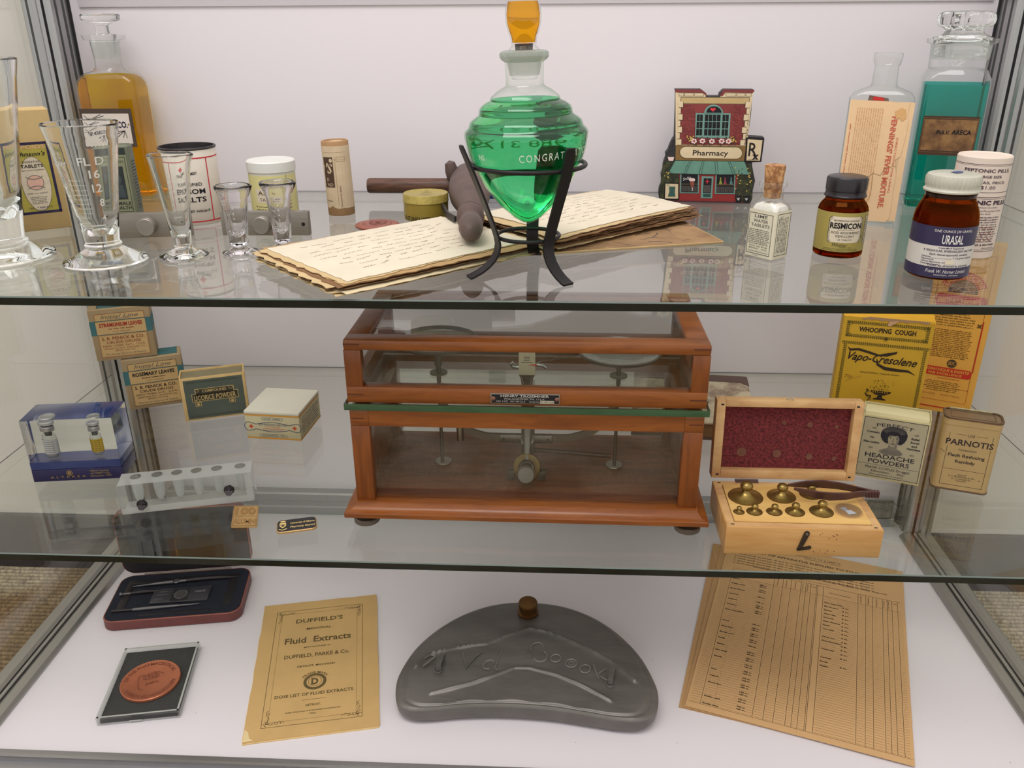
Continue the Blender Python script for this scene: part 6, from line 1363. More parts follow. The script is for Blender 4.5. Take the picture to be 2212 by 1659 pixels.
m.text(f, 'FRANK COWLES Druggist', 0, .0115, .0028, .0003, HB, fit=.043); m.text(f, 'Edmonton      Alta.', .001, .0078, .0024, .0003, HB, fit=.032); m.text(f, 'Net contents 12 to box', 0, .0047, .0016, .0003, HB, fit=.032)
for t_, z in (('Contain', .0520), ('No', .0460), ('Narcotics', .0405)): m.text(f, t_, -.0195, z, .0022, .0003, HB, fit=.0016 * len(t_) + .0006, bold=.03)
for t_, z in (('Safe!', .0505), ('Sure!', .0465), ('and', .0425), ('Harmless', .0390)): m.text(f, t_, .0205, z, .0022, .0003, HB, fit=.0015 * len(t_) + .0006, bold=.03)
for u, v in ((-.0190, .0575), (-.0195, .0350), (.0210, .0560), (.0200, .0330)): m.oval(f, u - .0010, v, .0009, .0007, .0003, .0003, HB, n=10); m.oval(f, u + .0010, v, .0009, .0007, .0003, .0003, HB, n=10)
# portrait engraving
m.poly(f, [(-.0118, .0325), (-.0070, .0360), (-.0030, .0375), (-.0030, .0420), (.0050, .0420), (.0048, .0378), (.0085, .0360), (.0118, .0325), (.0085, .0300), (0, .0292), (-.0080, .0300)], .0003, HS)
hair = [(-.0098, .0455), (-.0118, .0490), (-.0122, .0530), (-.0108, .0572), (-.0078, .0602), (-.0030, .0618), (.0020, .0620), (.0070, .0610), (.0108, .0585), (.0128, .0545), (.0126, .0500), (.0108, .0455), (.0078, .0425), (.0020, .0440), (-.0040, .0425), (-.0072, .0430)]; m.poly(f, hair, .0004, HB)
m.poly(f, [(-.0046, .0500), (-.0030, .0520), (.0008, .0516), (.0040, .0524), (.0058, .0500), (.0058, .0465), (.0046, .0425), (.0022, .0392), (-.0004, .0390), (-.0032, .0415), (-.0046, .0460)], .0005, ink('engraving_face', (160, 150, 124))); m.poly(f, [(.0034, .0518), (.0058, .0500), (.0058, .0465), (.0046, .0425), (.0022, .0392), (.0034, .0440)], .0006, HS); m.poly(f, [(-.0030, .0392), (.0022, .0392), (.0030, .0360), (-.0040, .0362)], .0005, HS)
for sx, u in ((-1, -.0026), (1, .0036)): m.line(f, [(u - .0013, .0508), (u + .0013, .0510)], .0005, .0007, HB); m.ell(f, u, .0492, .0009, .0005, .0007, HB, n=8); 
m.line(f, [(.0005, .0495), (.0000, .0455), (.0014, .0450)], .0004, .0007, HB); m.line(f, [(-.0012, .0425), (.0005, .0430), (.0022, .0425)], .0007, .0007, HB)
for k in range(26): a_ = pi * (.1 + .8 * k / 25); m.line(f, [(.0 + .0070 * cos(a_), .0530 + .0038 * sin(a_)), (.0 + .0116 * cos(a_), .0530 + .0096 * sin(a_))], .0002, .0005, HS)
for k in range(14): m.line(f, [(-.010 + .0015 * k, .0300), (-.006 + .0012 * k, .0350)], .0002, .0004, HB)
m.build('label', c)

# parnotis tin
w, d, h = .0520, .0240, .0808
c = thing('remedy_tin', 'worn cream tin with rusty hinged lid and black lettering, right end of the lower shelf', 'tin', based((.4092, .1540), -18.5, w, d, Z1), -18.5)
TC = mat('worn_cream_tin', (196, 166, 114), rough=.4, noise=.22, scale=14, metal=.1); RST = mat('rusty_rim', (128, 100, 76), rough=.5, metal=.4, noise=.4, scale=120)
m = MB(); m.loft([(.0012, w / 2, d / 2, .006), (h - .0080, w / 2, d / 2, .006)], TC, n=8); m.build('tin_body', c)
MB().loft([(0, w / 2 + .0003, d / 2 + .0003, .0063), (.0004, w / 2 + .0006, d / 2 + .0006, .0066), (.0016, w / 2 + .0006, d / 2 + .0006, .0066), (.002, w / 2, d / 2, .006)], RST, n=8).build('bottom_rim', c)
m = MB(); m.loft([(h - .0082, w / 2 + .0005, d / 2 + .0005, .0065), (h - .0020, w / 2 + .0005, d / 2 + .0005, .0065)], TC, n=8, cap=False); m.loft([(h - .0022, w / 2 + .0008, d / 2 + .0008, .0068), (h - .0004, w / 2 + .0010, d / 2 + .0010, .0070), (h, w / 2 + .0004, d / 2 + .0004, .0064), (h - .0004, w / 2 - .0012, d / 2 - .0012, .005)], RST, n=8, cap=False)
m.loft([(h - .0014, w / 2 - .001, d / 2 - .001, .005), (h - .0012, w / 2 - .001, d / 2 - .001, .005)], mat('lid_brown', (150, 124, 92), rough=.35, metal=.4, noise=.25, scale=40), n=8); m.frame(TP(h - .0011), -w / 2 + .006, -d / 2 + .004, w / 2 - .006, d / 2 - .004, .0006, .0002, RST); m.box(-w / 2 + .006, w / 2 - .008, d / 2 - .0004, d / 2 + .0016, h - .002, h + .0004, mat('chipped_cream', (214, 196, 150), noise=.5, scale=200), b=.0004); m.build('lid', c)
f = FR(-d / 2); m = MB(); PK = ink('tin_print', (58, 48, 46)); a0_, a1_, b0, b1 = -.0190, .0200, .0060, .0640
m.rect(f, a0_, b0, a1_, b0 + .0004, .0001, PK); m.rect(f, a0_, b0, a0_ + .0004, .0500, .0001, PK); m.rect(f, a1_ - .0004, b0, a1_, .0500, .0001, PK); m.rect(f, a0_, .0575, a0_ + .0004, b1, .0001, PK); m.rect(f, a1_ - .0004, .0575, a1_, b1, .0001, PK); m.rect(f, -.0135, .0630, -.0040, .0633, .0001, PK); m.rect(f, .0050, .0630, .0150, .0633, .0001, PK)
m.text(f, 'USE', .0005, .0615, .0026, .0002, PK, fit=.0065); m.text(f, 'PARNOTIS', .0003, .0515, .0062, .0002, PK, fit=.0425, bold=.02); m.text(f, 'FOR MAKING', 0, .0455, .0018, .0002, PK, fit=.0160); m.text(f, 'Flesh Reducing', 0, .0385, .0034, .0002, PK, fit=.0330, bold=.02); m.text(f, 'Remedy', 0, .0318, .0034, .0002, PK, fit=.0180, bold=.02)
m.rect(f, a0_, .0240, a1_, .0243, .0001, PK); m.text(f, 'MADE BY', 0, .0180, .0013, .0002, PK, fit=.008); m.text(f, 'H. S. PETERSON & CO.', 0, .0156, .0017, .0002, PK, fit=.024); m.text(f, '65, 67 KINZIE ST.', 0, .0132, .0014, .0002, PK, fit=.018); m.text(f, 'CHICAGO', 0, .0110, .0014, .0002, PK, fit=.009)
for u, v in ((-.002, .046), (.003, .040), (.001, .035), (.016, .0150), (-.021, .043), (-.0235, .0445)): m.ell(f, u, v, .0007, .0006, .0003, LTH, n=7)
m.build('print', c)

# ================================================================== THE CASE DECK
# instrument case
w, d, h = .1640, .0940, .0130
MAR = mat('maroon_leatherette', (112, 58, 54), rough=.45, noise=.2, scale=120); NVV = mat('navy_plush', (22, 26, 42), rough=.9, noise=.35, scale=300); BKV = mat('black_satin', (30, 24, 28), rough=.55, noise=.15)
ic = thing('instrument_case', 'open maroon leatherette instrument case lined in navy plush, back left of the case deck', 'case', (-.4478, .2296, .0002), 9.5)
m = MB(); m.loft([(0, w / 2 - .0012, d / 2 - .0012, .014), (.0012, w / 2, d / 2, .015), (h, w / 2, d / 2, .015)], MAR, n=8, cap=True)
m.loft([(h, w / 2, d / 2, .015), (h + .0008, w / 2 - .0006, d / 2 - .0006, .0145), (h + .0008, w / 2 - .0014, d / 2 - .0014, .0138)], mat('case_piping', (150, 84, 68), rough=.5), n=8, cap=False)
m.loft([(h + .0002, w / 2 - .0012, d / 2 - .0012, .0140), (h + .0012, w / 2 - .0022, d / 2 - .0022, .0130)], NVV, n=8)
for sg, (x0_, x1_, y0_, y1_) in enumerate(((-.070, .070, .026, .034), (-.070, -.060, -.030, .026), (.058, .068, -.030, .026), (-.040, .045, -.040, -.036))): m.box(x0_, x1_, y0_, y1_, h + .0008, h + .0016, BKV, b=.0003)
m.build('tray', ic)
m = MB(); lh = .094; secs = [(0, w / 2 - .0012, lh / 2 - .0012, .014), (.0012, w / 2, lh / 2, .015), (.0105, w / 2, lh / 2, .015)]
m.loft(secs, MAR, n=8); m.loft([(.0105, w / 2, lh / 2, .015), (.0112, w / 2 - .001, lh / 2 - .001, .0142)], MC['case_piping'], n=8, cap=False); m.loft([(.0106, w / 2 - .0010, lh / 2 - .0010, .0142), (.0116, w / 2 - .002, lh / 2 - .002, .0135)], BKV, n=8)
lid2 = m.build('lid', ic); lid2.matrix_local = T(0, d / 2 + .0135, h + .002 + lh / 2 * cos(rad(4)), rx=94 - 4)
lid2.location = (0, d / 2 + .0125 + .003, h + .0005 + lh / 2)
MB().tube([(-.055, d / 2 + .001, h + .0008), (.055, d / 2 + .001, h + .0008)], .0013, NIC, n=10).build('hinge', ic)
icx = Matrix.Translation((-.4478, .2296, .0002)) @ Matrix.Rotation(rad(9.5), 4, 'Z'); zt = h + .0016


def on_tray(o): o.matrix_world = icx @ Matrix.Translation((0, 0, zt)); return o


DKM = mat('dulled_steel', (120, 118, 120), rough=.4, metal=.7, noise=.3, scale=60); EB = mat('ebony_handle', (42, 34, 36), rough=.45)
t1 = thing('ruling_pen', 'long steel drawing pen with round joint and dark handle, at the back of the tray', 'drawing instrument', icx @ Vector((0, 0, zt)), 9.5)
m = MB(); m.tube([(-.061, .0180, .0022), (-.030, .0200, .0028), (-.012, .0210, .0030)], [.0007, .0020, .0024], DKM, n=12); m.lathe([(0, -.002), (.0034, -.0015), (.0042, 0), (.0034, .0015), (0, .002)], DKM, n=20, c=(-.008, .0212, .0034)); m.tube([(-.006, .0213, .003), (.004, .0218, .003)], .0018, DKM, n=12); m.build('steel_point', t1)
m = MB(); m.tube([(.004, .0218, .003), (.012, .0225, .0034), (.040, .0235, .0030), (.064, .0240, .0014)], [.0019, .0026, .0022, .0008], EB, n=12); m.build('handle', t1)
t2 = thing('short_pen', 'short steel pen holder with dark tapered handle, left side of the tray', 'drawing instrument', icx @ Vector((0, 0, zt)), 9.5)
m = MB(); m.tube([(-.0725, .0030, .0024), (-.0700, .0031, .0024), (-.0698, .0031, .0024), (-.0600, .0036, .0024)], [.0024, .0024, .0012, .0015], DKM, n=12); m.build('steel_ferrule', t2)
m = MB(); m.tube([(-.0600, .0036, .0024), (-.045, .0050, .0028), (-.020, .0060, .0012)], [.0015, .0026, .0008], EB, n=12); m.build('handle', t2)
t3 = thing('steel_divider_leg', 'thin steel and black rod lying along the front edge of the tray', 'drawing instrument', icx @ Vector((0, 0, zt)), 9.5)
m = MB(); m.tube([(-.0730, -.0295, .0018), (-.0480, -.0292, .0018)], .0016, EB, n=12); m.build('handle', t3)
m = MB(); m.tube([(-.0480, -.0292, .0018), (-.0300, -.0288, .0020), (-.004, -.0280, .0018), (.030, -.0265, .0012)], [.0020, .0024, .0018, .0006], DKM, n=12); m.build('steel_point', t3)
t4 = thing('lens_plaque', 'small dark metal plaque with round lens and engraved word, middle of the tray', 'plaque', icx @ Vector((.0035, -.0060, zt)), 9.5)
m = MB(); PQ = mat('plaque_grey', (84, 82, 88), rough=.35, metal=.5, noise=.15); m.box(-.0350, .0350, -.0140, .0150, 0, .0022, PQ, b=.0004); f = TP(.0023); m.rect(f, -.0110, -.0125, .0100, .0130, .0001, ink('plaque_dark', (46, 44, 46))); m.oval(f, 0, 0, .0072, .0085, .0010, .0003, ink('plaque_light', (120, 118, 122)), n=28); m.ell(f, 0, 0, .0062, .0075, .0002, ink('plaque_mid', (74, 70, 70)), n=24)
PLT = ink('plaque_light', (120, 118, 122)); m.text(f, 'State', -.0220, .0060, .0042, .0002, PLT, fit=.010, shear=.3); m.text(f, 'medicine', -.0220, .0005, .0036, .0002, PLT, fit=.014, shear=.3); m.text(f, 'dose', -.0255, -.0085, .0040, .0002, PLT, fit=.010, shear=.3); m.text(f, 'mark', .0230, .0020, .0052, .0002, PLT, fit=.015, shear=.4, bold=.03); m.build('plaque_plate', t4)

# medal in a clear box
mb_ = thing('medal_case', 'clear plastic box with dark lining, holding a large copper medal', 'case', (-.4208, .0862, .0002), 10.5)
w, d, h = .0840, .1090, .0098; PC = pane('clear_plastic', (.93, .94, .93), edge=(.6, .62, .6))
m = MB(); tt = .0028
m.box(-w / 2, w / 2, -d / 2, -d / 2 + tt, 0, h, PC, b=.0005); m.box(-w / 2, w / 2, d / 2 - tt, d / 2, 0, h, PC, b=.0005)
for sx in (-1, 1): a, b = sorted((sx * w / 2, sx * (w / 2 - tt))); m.box(a, b, -d / 2 + tt, d / 2 - tt, 0, h, PC, b=.0005)
PE = mat('plastic_rim_grey', (176, 178, 172), rough=.3, noise=.05); m.frame(TP(h), -w / 2 + .0006, -d / 2 + .0006, w / 2 - .0006, d / 2 - .0006, .0020, .0001, PE)
m.build('clear_box', mb_)
MB().box(-w / 2 + tt, w / 2 - tt, -d / 2 + tt, d / 2 - tt, .0004, .0050, mat('charcoal_lining', (58, 58, 56), rough=.8, noise=.2, scale=150)).build('lining', mb_)
MB().box(-.009, .0035, -d / 2 - .0010, -d / 2, .0018, .0034, PE, b=.0003).build('catch', mb_)
o = thing('copper_medal', 'large copper medal with raised rim lettering inside the clear plastic box', 'medal', (-.4208, .0850, .0054), 10.5 + 14)
CM = mat('copper_medal', (178, 106, 76), rough=.4, metal=.35, noise=.18, scale=50, k=1.05); CMD = ink('medal_dark', (126, 70, 52))
MB().lathe([(0, 0), (.0308, 0), (.0315, .0006), (.0315, .0030), (.0306, .0036), (.0298, .0032), (0, .0032)], CM, n=72).build('medal_disc', o)
m = MB(); f = TP(.0033); m.text(f, 'OF THE PHARMACEUTICAL', 0, .0235, .0042, .0002, CMD, fit=.064, arc=.0240, bold=.02); 
fb = lambda u, v, w_: f(-u, -v, w_)
m.text(fb, 'ASSOCIATION OF ALBERTA', 0, .0235, .0042, .0002, CMD, fit=.060, arc=.0240, bold=.02)
m.line(f, [(-.006, .0100), (-.0110, .0090), (-.0125, .0060), (-.0125, -.0100), (-.0110, -.0125), (-.0080, -.0135)], .0010, .0002, CMD); m.oval(f, .0, .0, .0155, .0115, .0008, .0002, CMD, a0=rad(20), a1=rad(80)); m.text(f, '1923', .0010, .0025, .0060, .0003, CMD, fit=.013, bold=.03); m.oval(f, .0010, .0050, .0085, .0050, .0005, .0003, CMD, n=24); m.text(f, 'ALBERTA', .0020, -.0070, .0030, .0002, CMD, fit=.013, bold=.03); m.rect(f, -.005, -.0040, -.0040, -.0095, .0002, CMD); m.build('relief', o)

# booklet
w, d = .1395, .2230
c = thing('booklet', 'tan dose-list booklet on fluid extracts with ornamental corner scrolls and round emblem', 'booklet', (-.2468, .1305, .0002), 12)
TB = mat('booklet_tan', (210, 172, 112), rough=.8, noise=.16, scale=16, k=1.02); TBD = ink('booklet_ink', (104, 88, 54)); rr = random.Random(12)
hk = rad(3.0)
def bk(x, y): return (x + .030 * y / d * 0, y)
ol = [(-w / 2, -d / 2 + .006), (-w / 2 + .0008, -d / 2 + .0)] + [(-w / 2 + .012, -d / 2 + .0006)] + [(w / 2 - .002, -d / 2 + .0008), (w / 2, -d / 2 + .004)] + [(w / 2 - rr.uniform(0, .0008), -d / 2 + .02 + k * (d - .02) / 14) for k in range(14)] + [(w / 2 - .001, d / 2)] + [(w / 2 - .012 - k * .02, d / 2 - rr.uniform(0, .0008)) for k in range(6)] + [(-w / 2, d / 2 - .0004)] + [(-w / 2 + rr.uniform(0, .0009), d / 2 - .02 - k * (d - .03) / 14) for k in range(14)]
m = MB(); m.prism([(x * 1.003, y * 1.003 - .0010) for x, y in ol], 0, .0012, mat('inner_pages', (226, 196, 138), noise=.1)); m.prism([(x + .0002, y - .0002) for x, y in ol], .00125, .0020, TB); m.build('pages_and_cover', c)
f = TP(.0020); m = MB(); a_, b_ = w / 2 - .0170, d / 2 - .0165; m.frame(f, -a_, -b_, a_ - .001, b_, .0005, .0002, TBD); m.frame(f, -a_ + .0065, -b_ + .0065, a_ - .0075, b_ - .0065, .0003, .0002, TAN)
for sx, sy in ((-1, 1), (1, 1), (-1, -1), (1, -1)):
    ux, uy = sx * (a_ - .0035), sy * (b_ - .0035)
    for k in range(7):
        q1 = k * .0030
        m.oval(f, ux - sx * q1, uy - sy * (.0014 + .0010 * (k % 2)), .0016, .0014, .0005, .0002, TBD, n=10, a0=k, a1=k + 4.2); m.oval(f, ux - sx * (.0014 + .0010 * (k % 2)), uy - sy * q1, .0014, .0016, .0005, .0002, TBD, n=10, a0=k + 1, a1=k + 5)
for t_, y, hh, ft in (("DUFFIELD'S", .0700, .0070, .056), ('MEDICINAL', .0560, .0034, .029), ('Fluid  Extracts', .0330, .0100, .077), ('MANUFACTURED BY', .0235, .0019, .031), ('DUFFIELD, PARKE & Co.', .0075, .0058, .074), ('DETROIT, MICHIGAN', -.0090, .0030, .042), ('DOSE LIST OF FLUID EXTRACTS', -.0545, .0044, .084), ('DETROIT.', -.0705, .0030, .016), ('HOME OFFICE AND LABORATORIES INCORPORATED', -.0780, .0015, .058), ('1902', -.0825, .0020, .007)): m.text(f, t_, -.0005, y, hh, .0002, TBD, fit=ft, bold=.02)
m.text(f, 'TRADE MARK', -.0005, -.0208, .0028, .0002, TBD, fit=.030, arc=.0150, bold=.02)
m.ell(f, -.0005, -.0340, .0126, .0126, .0002, TBD, n=36); m.ell(f, -.0005, -.0340, .0092, .0092, .0003, TB, n=32); m.oval(f, -.0005, -.0340, .0072, .0072, .0005, .0004, TBD, n=24); m.text(f, 'D', -.0005, -.0386, .0095, .0004, TBD, bold=.05, fit=.0080); m.text(f, 'MEDICAMENTA', -.0005, -.0260, .0017, .0004, TBD, fit=.018, arc=.0080)
m.line(f, [(-.0130, -.0610), (.0125, -.0610)], .0004, .0002, TBD); m.poly(f, [(-w / 2 + .0005, -d / 2 + .0010), (-w / 2 + .0120, -d / 2 + .0015), (-w / 2 + .0070, -d / 2 + .0050), (-w / 2 + .0050, -d / 2 + .0140), (-w / 2 + .0008, -d / 2 + .0180)], .0002, mat('worn_corner', (232, 208, 156), noise=.1))
m.build('print', c)

# pewter flask
PEW = mat('dull_pewter', (122, 118, 113), rough=.40, metal=.45, noise=.28, scale=9, bump=.15, rgb2=(98, 94, 90), stretch=(1, 5, 1))
fl = thing('pewter_flask', 'grey half-moon pewter flask with embossed bands, two wire loops and brass cap', 'flask', (-.0060, .0, .0002))
outp = []
import cmath
ctrl = [(-.1360, .0720), (-.1345, .0960), (-.1240, .1310), (-.1040, .1640), (-.0750, .1930), (-.0400, .2120), (0, .2180), (.0420, .2115), (.0780, .1920), (.1060, .1630), (.1260, .1290), (.1370, .0930), (.1395, .0700), (.1350, .0500), (.1220, .0385), (.1000, .0370), (.0700, .0415), (.0350, .0470), (0, .0495), (-.0350, .0495), (-.0700, .0465), (-.0980, .0420), (-.1180, .0420), (-.1310, .0510)]
nC = len(ctrl)
for i in range(nC):
    p0, p1, p2, p3 = [Vector(ctrl[(i + k - 1) % nC]) for k in range(4)]
    for j in range(12):
        t_ = j / 12; outp.append(.5 * ((2 * p1) + (p2 - p0) * t_ + (2 * p0 - 5 * p1 + 4 * p2 - p3) * t_ ** 2 + (3 * p1 - p0 - 3 * p2 + p3) * t_ ** 3))
cen = Vector((.0015, .1180)); nO = len(outp); H = .030
def seg_d(p, pl):
    best = 9
    for a, b in zip(pl, pl[1:]):
        ab = b - a; tt_ = max(0, min(1, (p - a).dot(ab) / max(ab.dot(ab), 1e-9))); best = min(best, (p - a - ab * tt_).length)
    return best
r1p = [Vector(v) for v in ((-.1200, .0980), (-.1080, .1170), (-.0800, .1270), (-.0450, .1340), (-.0180, .1500), (.0030, .1620), (.0300, .1540), (.0700, .1310), (.0980, .1090), (.1180, .0850))]
r2p = [Vector(v) for v in ((-.0980, .0600), (-.0600, .0730), (-.0330, .0850), (-.0120, .0970), (.0050, .0980), (.0350, .0880), (.0650, .0730), (.0900, .0580))]
rings_ = [(.90, .0010), (.955, .0025), (.99, .0060), (1.006, .0105), (1.010, .0150), (1.008, .0185), (1.012, .0200), (1.012, .0215), (1.002, .0230), (.985, .0240), (.972, .0250), (.960, .0246), (.948, .0248), (.935, .0256), (.925, .0264)] + [(.925 - .0145 * k, None) for k in range(1, 62)]
vs = []; fs = []
for s_, z in rings_:
    for p in outp:
        pp = cen + (p - cen) * s_
        if z is None:
            dome = .0258 + .0040 * (1 - s_ ** 2); d1 = seg_d(pp, r1p); d2 = seg_d(pp, r2p)
            zz = dome + .0032 * math.exp(-(d1 / .0022) ** 2) + .0021 * math.exp(-(d2 / .0022) ** 2) + .0004 * sin(pp.x * 140) * cos(pp.y * 170)
        else: zz = z
        vs.append((pp.x, pp.y, zz * (.80 + .20 * min(1, max(0, (pp.y - .02) / .06)))))
for i in range(len(rings_) - 1):
    for k in range(nO): k2 = (k + 1) % nO; fs.append((i * nO + k2, i * nO + k, (i + 1) * nO + k, (i + 1) * nO + k2)[::-1])
vs.append((cen.x, cen.y, .0322)); b_ = (len(rings_) - 1) * nO
fs += [(b_ + (k + 1) % nO, b_ + k, len(vs) - 1)[::-1] for k in range(nO)]; fs.append(tuple(range(nO)))
m = MB(); m.add(vs, fs, PEW)
fsurf = TP(.0306); GC = mat('patina_green', (76, 90, 84), rough=.5, metal=.3, noise=.2)
fb_ = m.build('flask_body', fl, smooth=50)
m = MB(); SCRP = mat('scratched_pewter', (142, 138, 132), rough=.35, metal=.5, noise=.25)
def em(pts, r=.0009): m.tube([(x, y, .0290 + .0012 * (1 - abs(x) / .13)) for x, y in pts], r, SCRP, n=6)
def spl(cx_, cy_, rx_, ry_, a0, a1, n=14, tl=0): return [(cx_ + rx_ * cos(a0 + (a1 - a0) * k / n) * cos(tl) - ry_ * sin(a0 + (a1 - a0) * k / n) * sin(tl), cy_ + rx_ * cos(a0 + (a1 - a0) * k / n) * sin(tl) + ry_ * sin(a0 + (a1 - a0) * k / n) * cos(tl)) for k in range(n + 1)]
em(spl(.0120, .1300, .0070, .0085, .3, 4.3, tl=-.4)); em(spl(.0165, .1160, .0070, .0085, -2.6, 1.5, tl=-.4)); em(spl(.0330, .1140, .0055, .0062, 0, 6.28, tl=-.4)); em(spl(.0500, .1070, .0058, .0066, 0, 6.28, tl=-.4)); em(spl(.0500, .1070, .0030, .0034, 0, 6.28, tl=-.4), .0005); em(spl(.0650, .0990, .0056, .0064, 0, 6.28, tl=-.4)); em([(.0740, .1060), (.0790, .0840)]); em([(.0880, .1000), (.0770, .0910), (.0880, .0830)])
em([(-.1120, .1080), (-.1060, .1140), (-.1000, .1120), (-.1080, .1010), (-.1120, .0960)]); em([(-.0700, .1180), (-.0640, .0940), (-.0560, .1120), (-.0500, .1200)]); em(spl(-.0400, .1010, .0055, .0075, .5, 5.5, tl=-.5)); em([(-.0270, .1220), (-.0330, .0960), (-.0300, .0920)]); m.build('embossed_lettering', fl)
BC = mat('dark_brass_cap', (120, 84, 40), rough=.32, metal=.75, noise=.35, scale=80, k=.9)
m = MB(); m.lathe([(0, 0), (.0118, 0), (.0122, .0010), (.0122, .0050), (.0100, .0058)], mat('brass_collar', (104, 70, 36), rough=.4, metal=.7, noise=.3), n=36, xf=T(0, .1915, .0268, rx=4)); m.lathe([(.0098, .0045), (.0100, .0050), (.0100, .0120), (.0106, .0128), (.0112, .0138), (.0114, .0170), (.0108, .0186), (.0090, .0190), (0, .0188)], BC, n=44, xf=T(0, .1915, .0268, rx=4)); m.build('screw_cap', fl)
for x, y, rz_, lb in ((-.0930, .1010, 84, ''), (.0930, .0880, 78, '')):
    m = MB(); d_ = Vector((cos(rad(rz_)), sin(rad(rz_)), 0)); o_ = Vector((x, y, .0290)); sd = Vector((-d_.y, d_.x, 0))
    m.sweep([o_ + d_ * .012, o_ + d_ * .011 + Vector((0, 0, .005)), o_ - d_ * .009 + Vector((0, 0, .006)), o_ - d_ * .010 + Vector((0, 0, .0))], sd, .0026, .0006, PEW); m.tube([o_ - d_ * .012 + Vector((.0042 * cos(k * pi / 8), .0050 * sin(k * pi / 8), .0022)) for k in range(16)], .0006, PEW, n=8, closed=True); m.build('strap_loop', fl)

# supply sheets
TS = mat('form_tan', (208, 166, 116), rough=.85, noise=.08, scale=14, k=1.05); TS2 = mat('form_tan_dark', (196, 154, 106), rough=.85, noise=.1, scale=14); FI = ink('form_ink', (70, 58, 40)); FL_ = ink('form_rule', (128, 100, 62))
def sheet_obj(lb, fl_, rz, w, L, z, mt, grp='stacked supply forms'):
    c = thing('supply_form', lb, 'paper', (fl_[0], fl_[1], z), rz, group=grp)
    m = MB(); nx, ny = 10, 16
    def P(u, v, dz=0): return (u * w, v * L, .0012 * (v ** 4) + .0007 * sin(u * 5) * v + dz)
    up = [P(i / nx, j / ny) for j in range(ny + 1) for i in range(nx + 1)]; K = len(up)
    fs = []
    for j in range(ny):
        for i in range(nx): q_ = (j * (nx + 1) + i, j * (nx + 1) + i + 1, (j + 1) * (nx + 1) + i + 1, (j + 1) * (nx + 1) + i); fs += [q_, tuple(K + k for k in q_[::-1])]
    ring = list(range(nx + 1)) + [b * (nx + 1) + nx for b in range(1, ny + 1)] + [ny * (nx + 1) + a for a in range(nx - 1, -1, -1)] + [b * (nx + 1) for b in range(ny - 1, 0, -1)]
    for a, b in zip(ring, ring[1:] + ring[:1]): fs.append((a, K + a, K + b, b))
    m.add(up + [(x, y, zz - .0005) for x, y, zz in up], fs, mt); m.build('sheet', c)
    def mp(u, v, w_):   # u, v in metres on the sheet
        x, y, zz = P(u / w, v / L); return (x, y, zz + .0001 + w_)
    return c, mp
sheet_obj('lowest of three stacked tan supply forms, its left edge showing furthest', (.1589, .0776), -16, .212, .322, .0008, TS2)
sheet_obj('middle of three stacked tan supply forms, a thin strip of it showing', (.1630, .0774), -17.3, .2180, .328, .0018, TS2)
c, mp = sheet_obj('top printed tan form listing chemistry apparatus supplied to students', (.1658, .0779), -18.4, .2247, .340, .0030, TS)
m = MB(); Wd, Ld = .2247, .340
m.text(mp, 'UNIVERSITY OF ALBERTA', .118, .325, .0035, 0, FI, fit=.060); m.text(mp, 'LIST OF APPARATUS SUPPLIED TO STUDENTS', .1150, .3120, .0040, 0, FI, fit=.150, bold=.03); m.text(mp, 'Department of Chemistry', .125, .3215, .0024, 0, FI, fit=.045)
for k in range(5): m.fine(mp, .012, .205, .3060 - k * .0056, .3020 - k * .0056, 1, 0, FI, hfrac=.55, ragged=.12)
m.text(mp, 'Breakages not reported on this list shall be charged to your deposit', .122, .2790, .0022, 0, FI, fit=.165, bold=.02); m.text(mp, 'Department of Chemistry.', .115, .2725, .0020, 0, FI, fit=.042)
y0f, y1f = .0080, .2680; cols = [.0165, .0720, .0850, .0960, .1110, .1170, .1240, .1310, .1395]; cols2 = [.1500, .1900 - .0005, .2000, .2070, .2110]
colsA = [.0140, .0680, .0790, .0890, .1010, .1070, .1130, .1200]; colsB = [.1215, .1285, .1700, .1790, .1870, .1985, .2040, .2095, .2160]
for x in colsA + colsB: m.rect(mp, x, y0f, x + .0004, y1f, .0001, FI, nv=14)
m.rect(mp, .0015, y0f, .2230, y0f + .0004, .0001, FL_, nu=10); m.rect(mp, .0140, y1f, .2200, y1f + .0004, .0001, FI, nu=10); m.rect(mp, .0140, .2480, .2200, .2484, .0001, FL_, nu=10)
nr = 64; rr = random.Random(31)
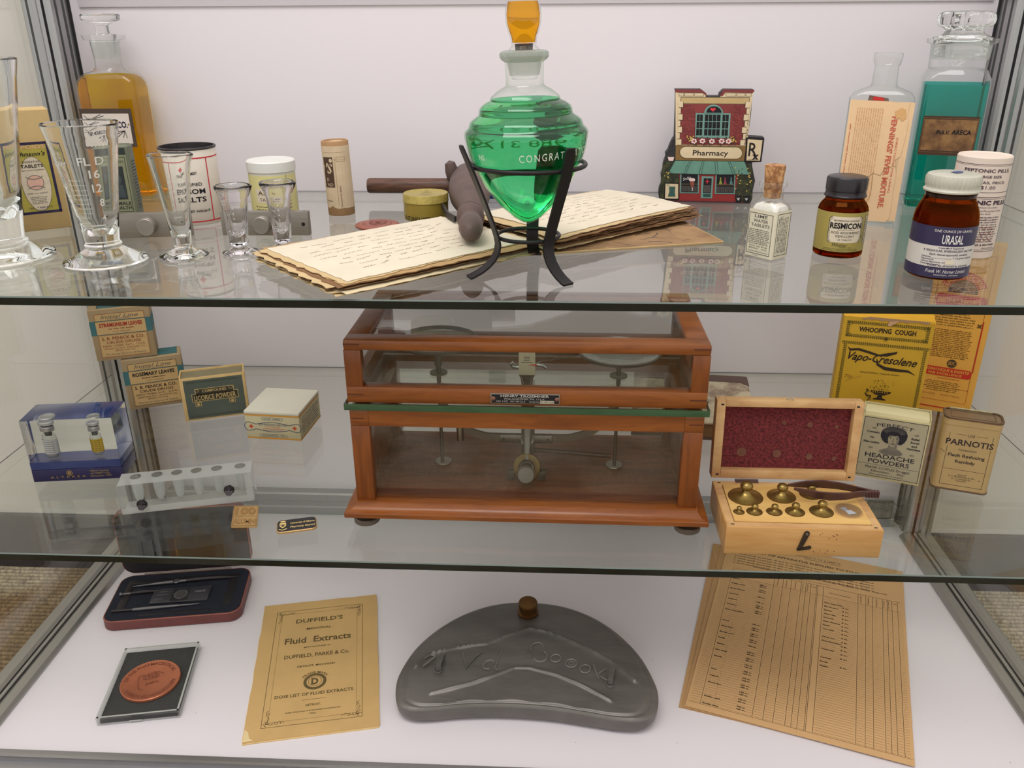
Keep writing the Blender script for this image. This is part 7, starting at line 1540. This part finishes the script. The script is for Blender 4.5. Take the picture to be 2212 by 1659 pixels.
for k in range(nr):
    y = y0f + (.2470 - y0f) * (k + .5) / nr
    for a_, b_ in ((.0030, .0130), (.0155, .0670), (.0690, .0780), (.0800, .0880), (.0900, .1000), (.1018, .1062), (.1078, .1122), (.1138, .1192), (.1300, .1690), (.1708, .1780), (.1798, .1862), (.1880, .1975), (.1992, .2034), (.2046, .2090), (.2104, .2155), (.2170, .2215)): m.rect(mp, a_, y, b_, y + .00022, .00012, FL_, nu=2)
words = ['Beakers', 'Bottles, wash', 'Burette clamp', 'Burner, Bunsen', 'Casserole', 'Clamp, iron', 'Condenser', 'Cork borer', 'Crucible', 'Dish, evaporating', 'Flask, Florence', 'Flask, Erlenmeyer', 'Funnel', 'Glass plate', 'Graduate', 'Mortar, porc.', 'Pestle', 'Pinch clamp', 'Pipette', 'Ring stand', 'Rubber tubing', 'Spatula', 'Test tubes', 'Thermometer', 'Tongs', 'Triangle', 'Tripod', 'Watch glass', 'Wire gauze']
for k in range(nr):
    y = .2470 - (.2470 - y0f) * (k + .6) / nr
    if rr.random() < .86:
        if k % 3 == 0: m.text(mp, words[(k // 2) % len(words)], .0165, y + .0004, .0022, .0002, FI, al='l', fit=.0013 * len(words[(k // 2) % len(words)]), bold=.03)
        else: m.text(mp, '"', .0280, y + .0004, .0024, .0002, FI); m.text(mp, '%d cc.' % rr.choice((50, 100, 250, 500, 150)), .0560, y + .0004, .0022, .0002, FI, fit=.0090, bold=.03)
    if 2 < k < 36 and rr.random() < .9:
        if k % 2: m.text(mp, words[(k * 3) % len(words)], .1310, y + .0004, .0022, .0002, FI, al='l', fit=.0013 * len(words[(k * 3) % len(words)]), bold=.03)
        else: m.text(mp, '%d in.' % rr.choice((2, 3, 4, 6)), .1560, y + .0004, .0022, .0002, FI, fit=.0080, bold=.03)
for xs, t_ in (((.0735, .1742), 'Locker desk'), ((.0840, .1830), 'Deficiency'), ((.0950, .1925), 'Received in'), ((.1040, .2010), 'To account'), ((.1100, .2065), 'On hand')):
    for x in xs: m.text(mp, t_, x, .2500, .0018, .0002, FI, al='l', rot=pi / 2, fit=.0150)
m.text(mp, 'Charges', .1165, .2620, .0018, .0002, FI, fit=.0065); m.text(mp, 'Charges', .2130, .2620, .0018, .0002, FI, fit=.0065); m.text(mp, 'Name of Apparatus', .0410, .2580, .0020, .0002, FI, fit=.026); m.text(mp, 'Name of Apparatus', .1490, .2560, .0020, .0002, FI, fit=.026)
m.build('print', c)
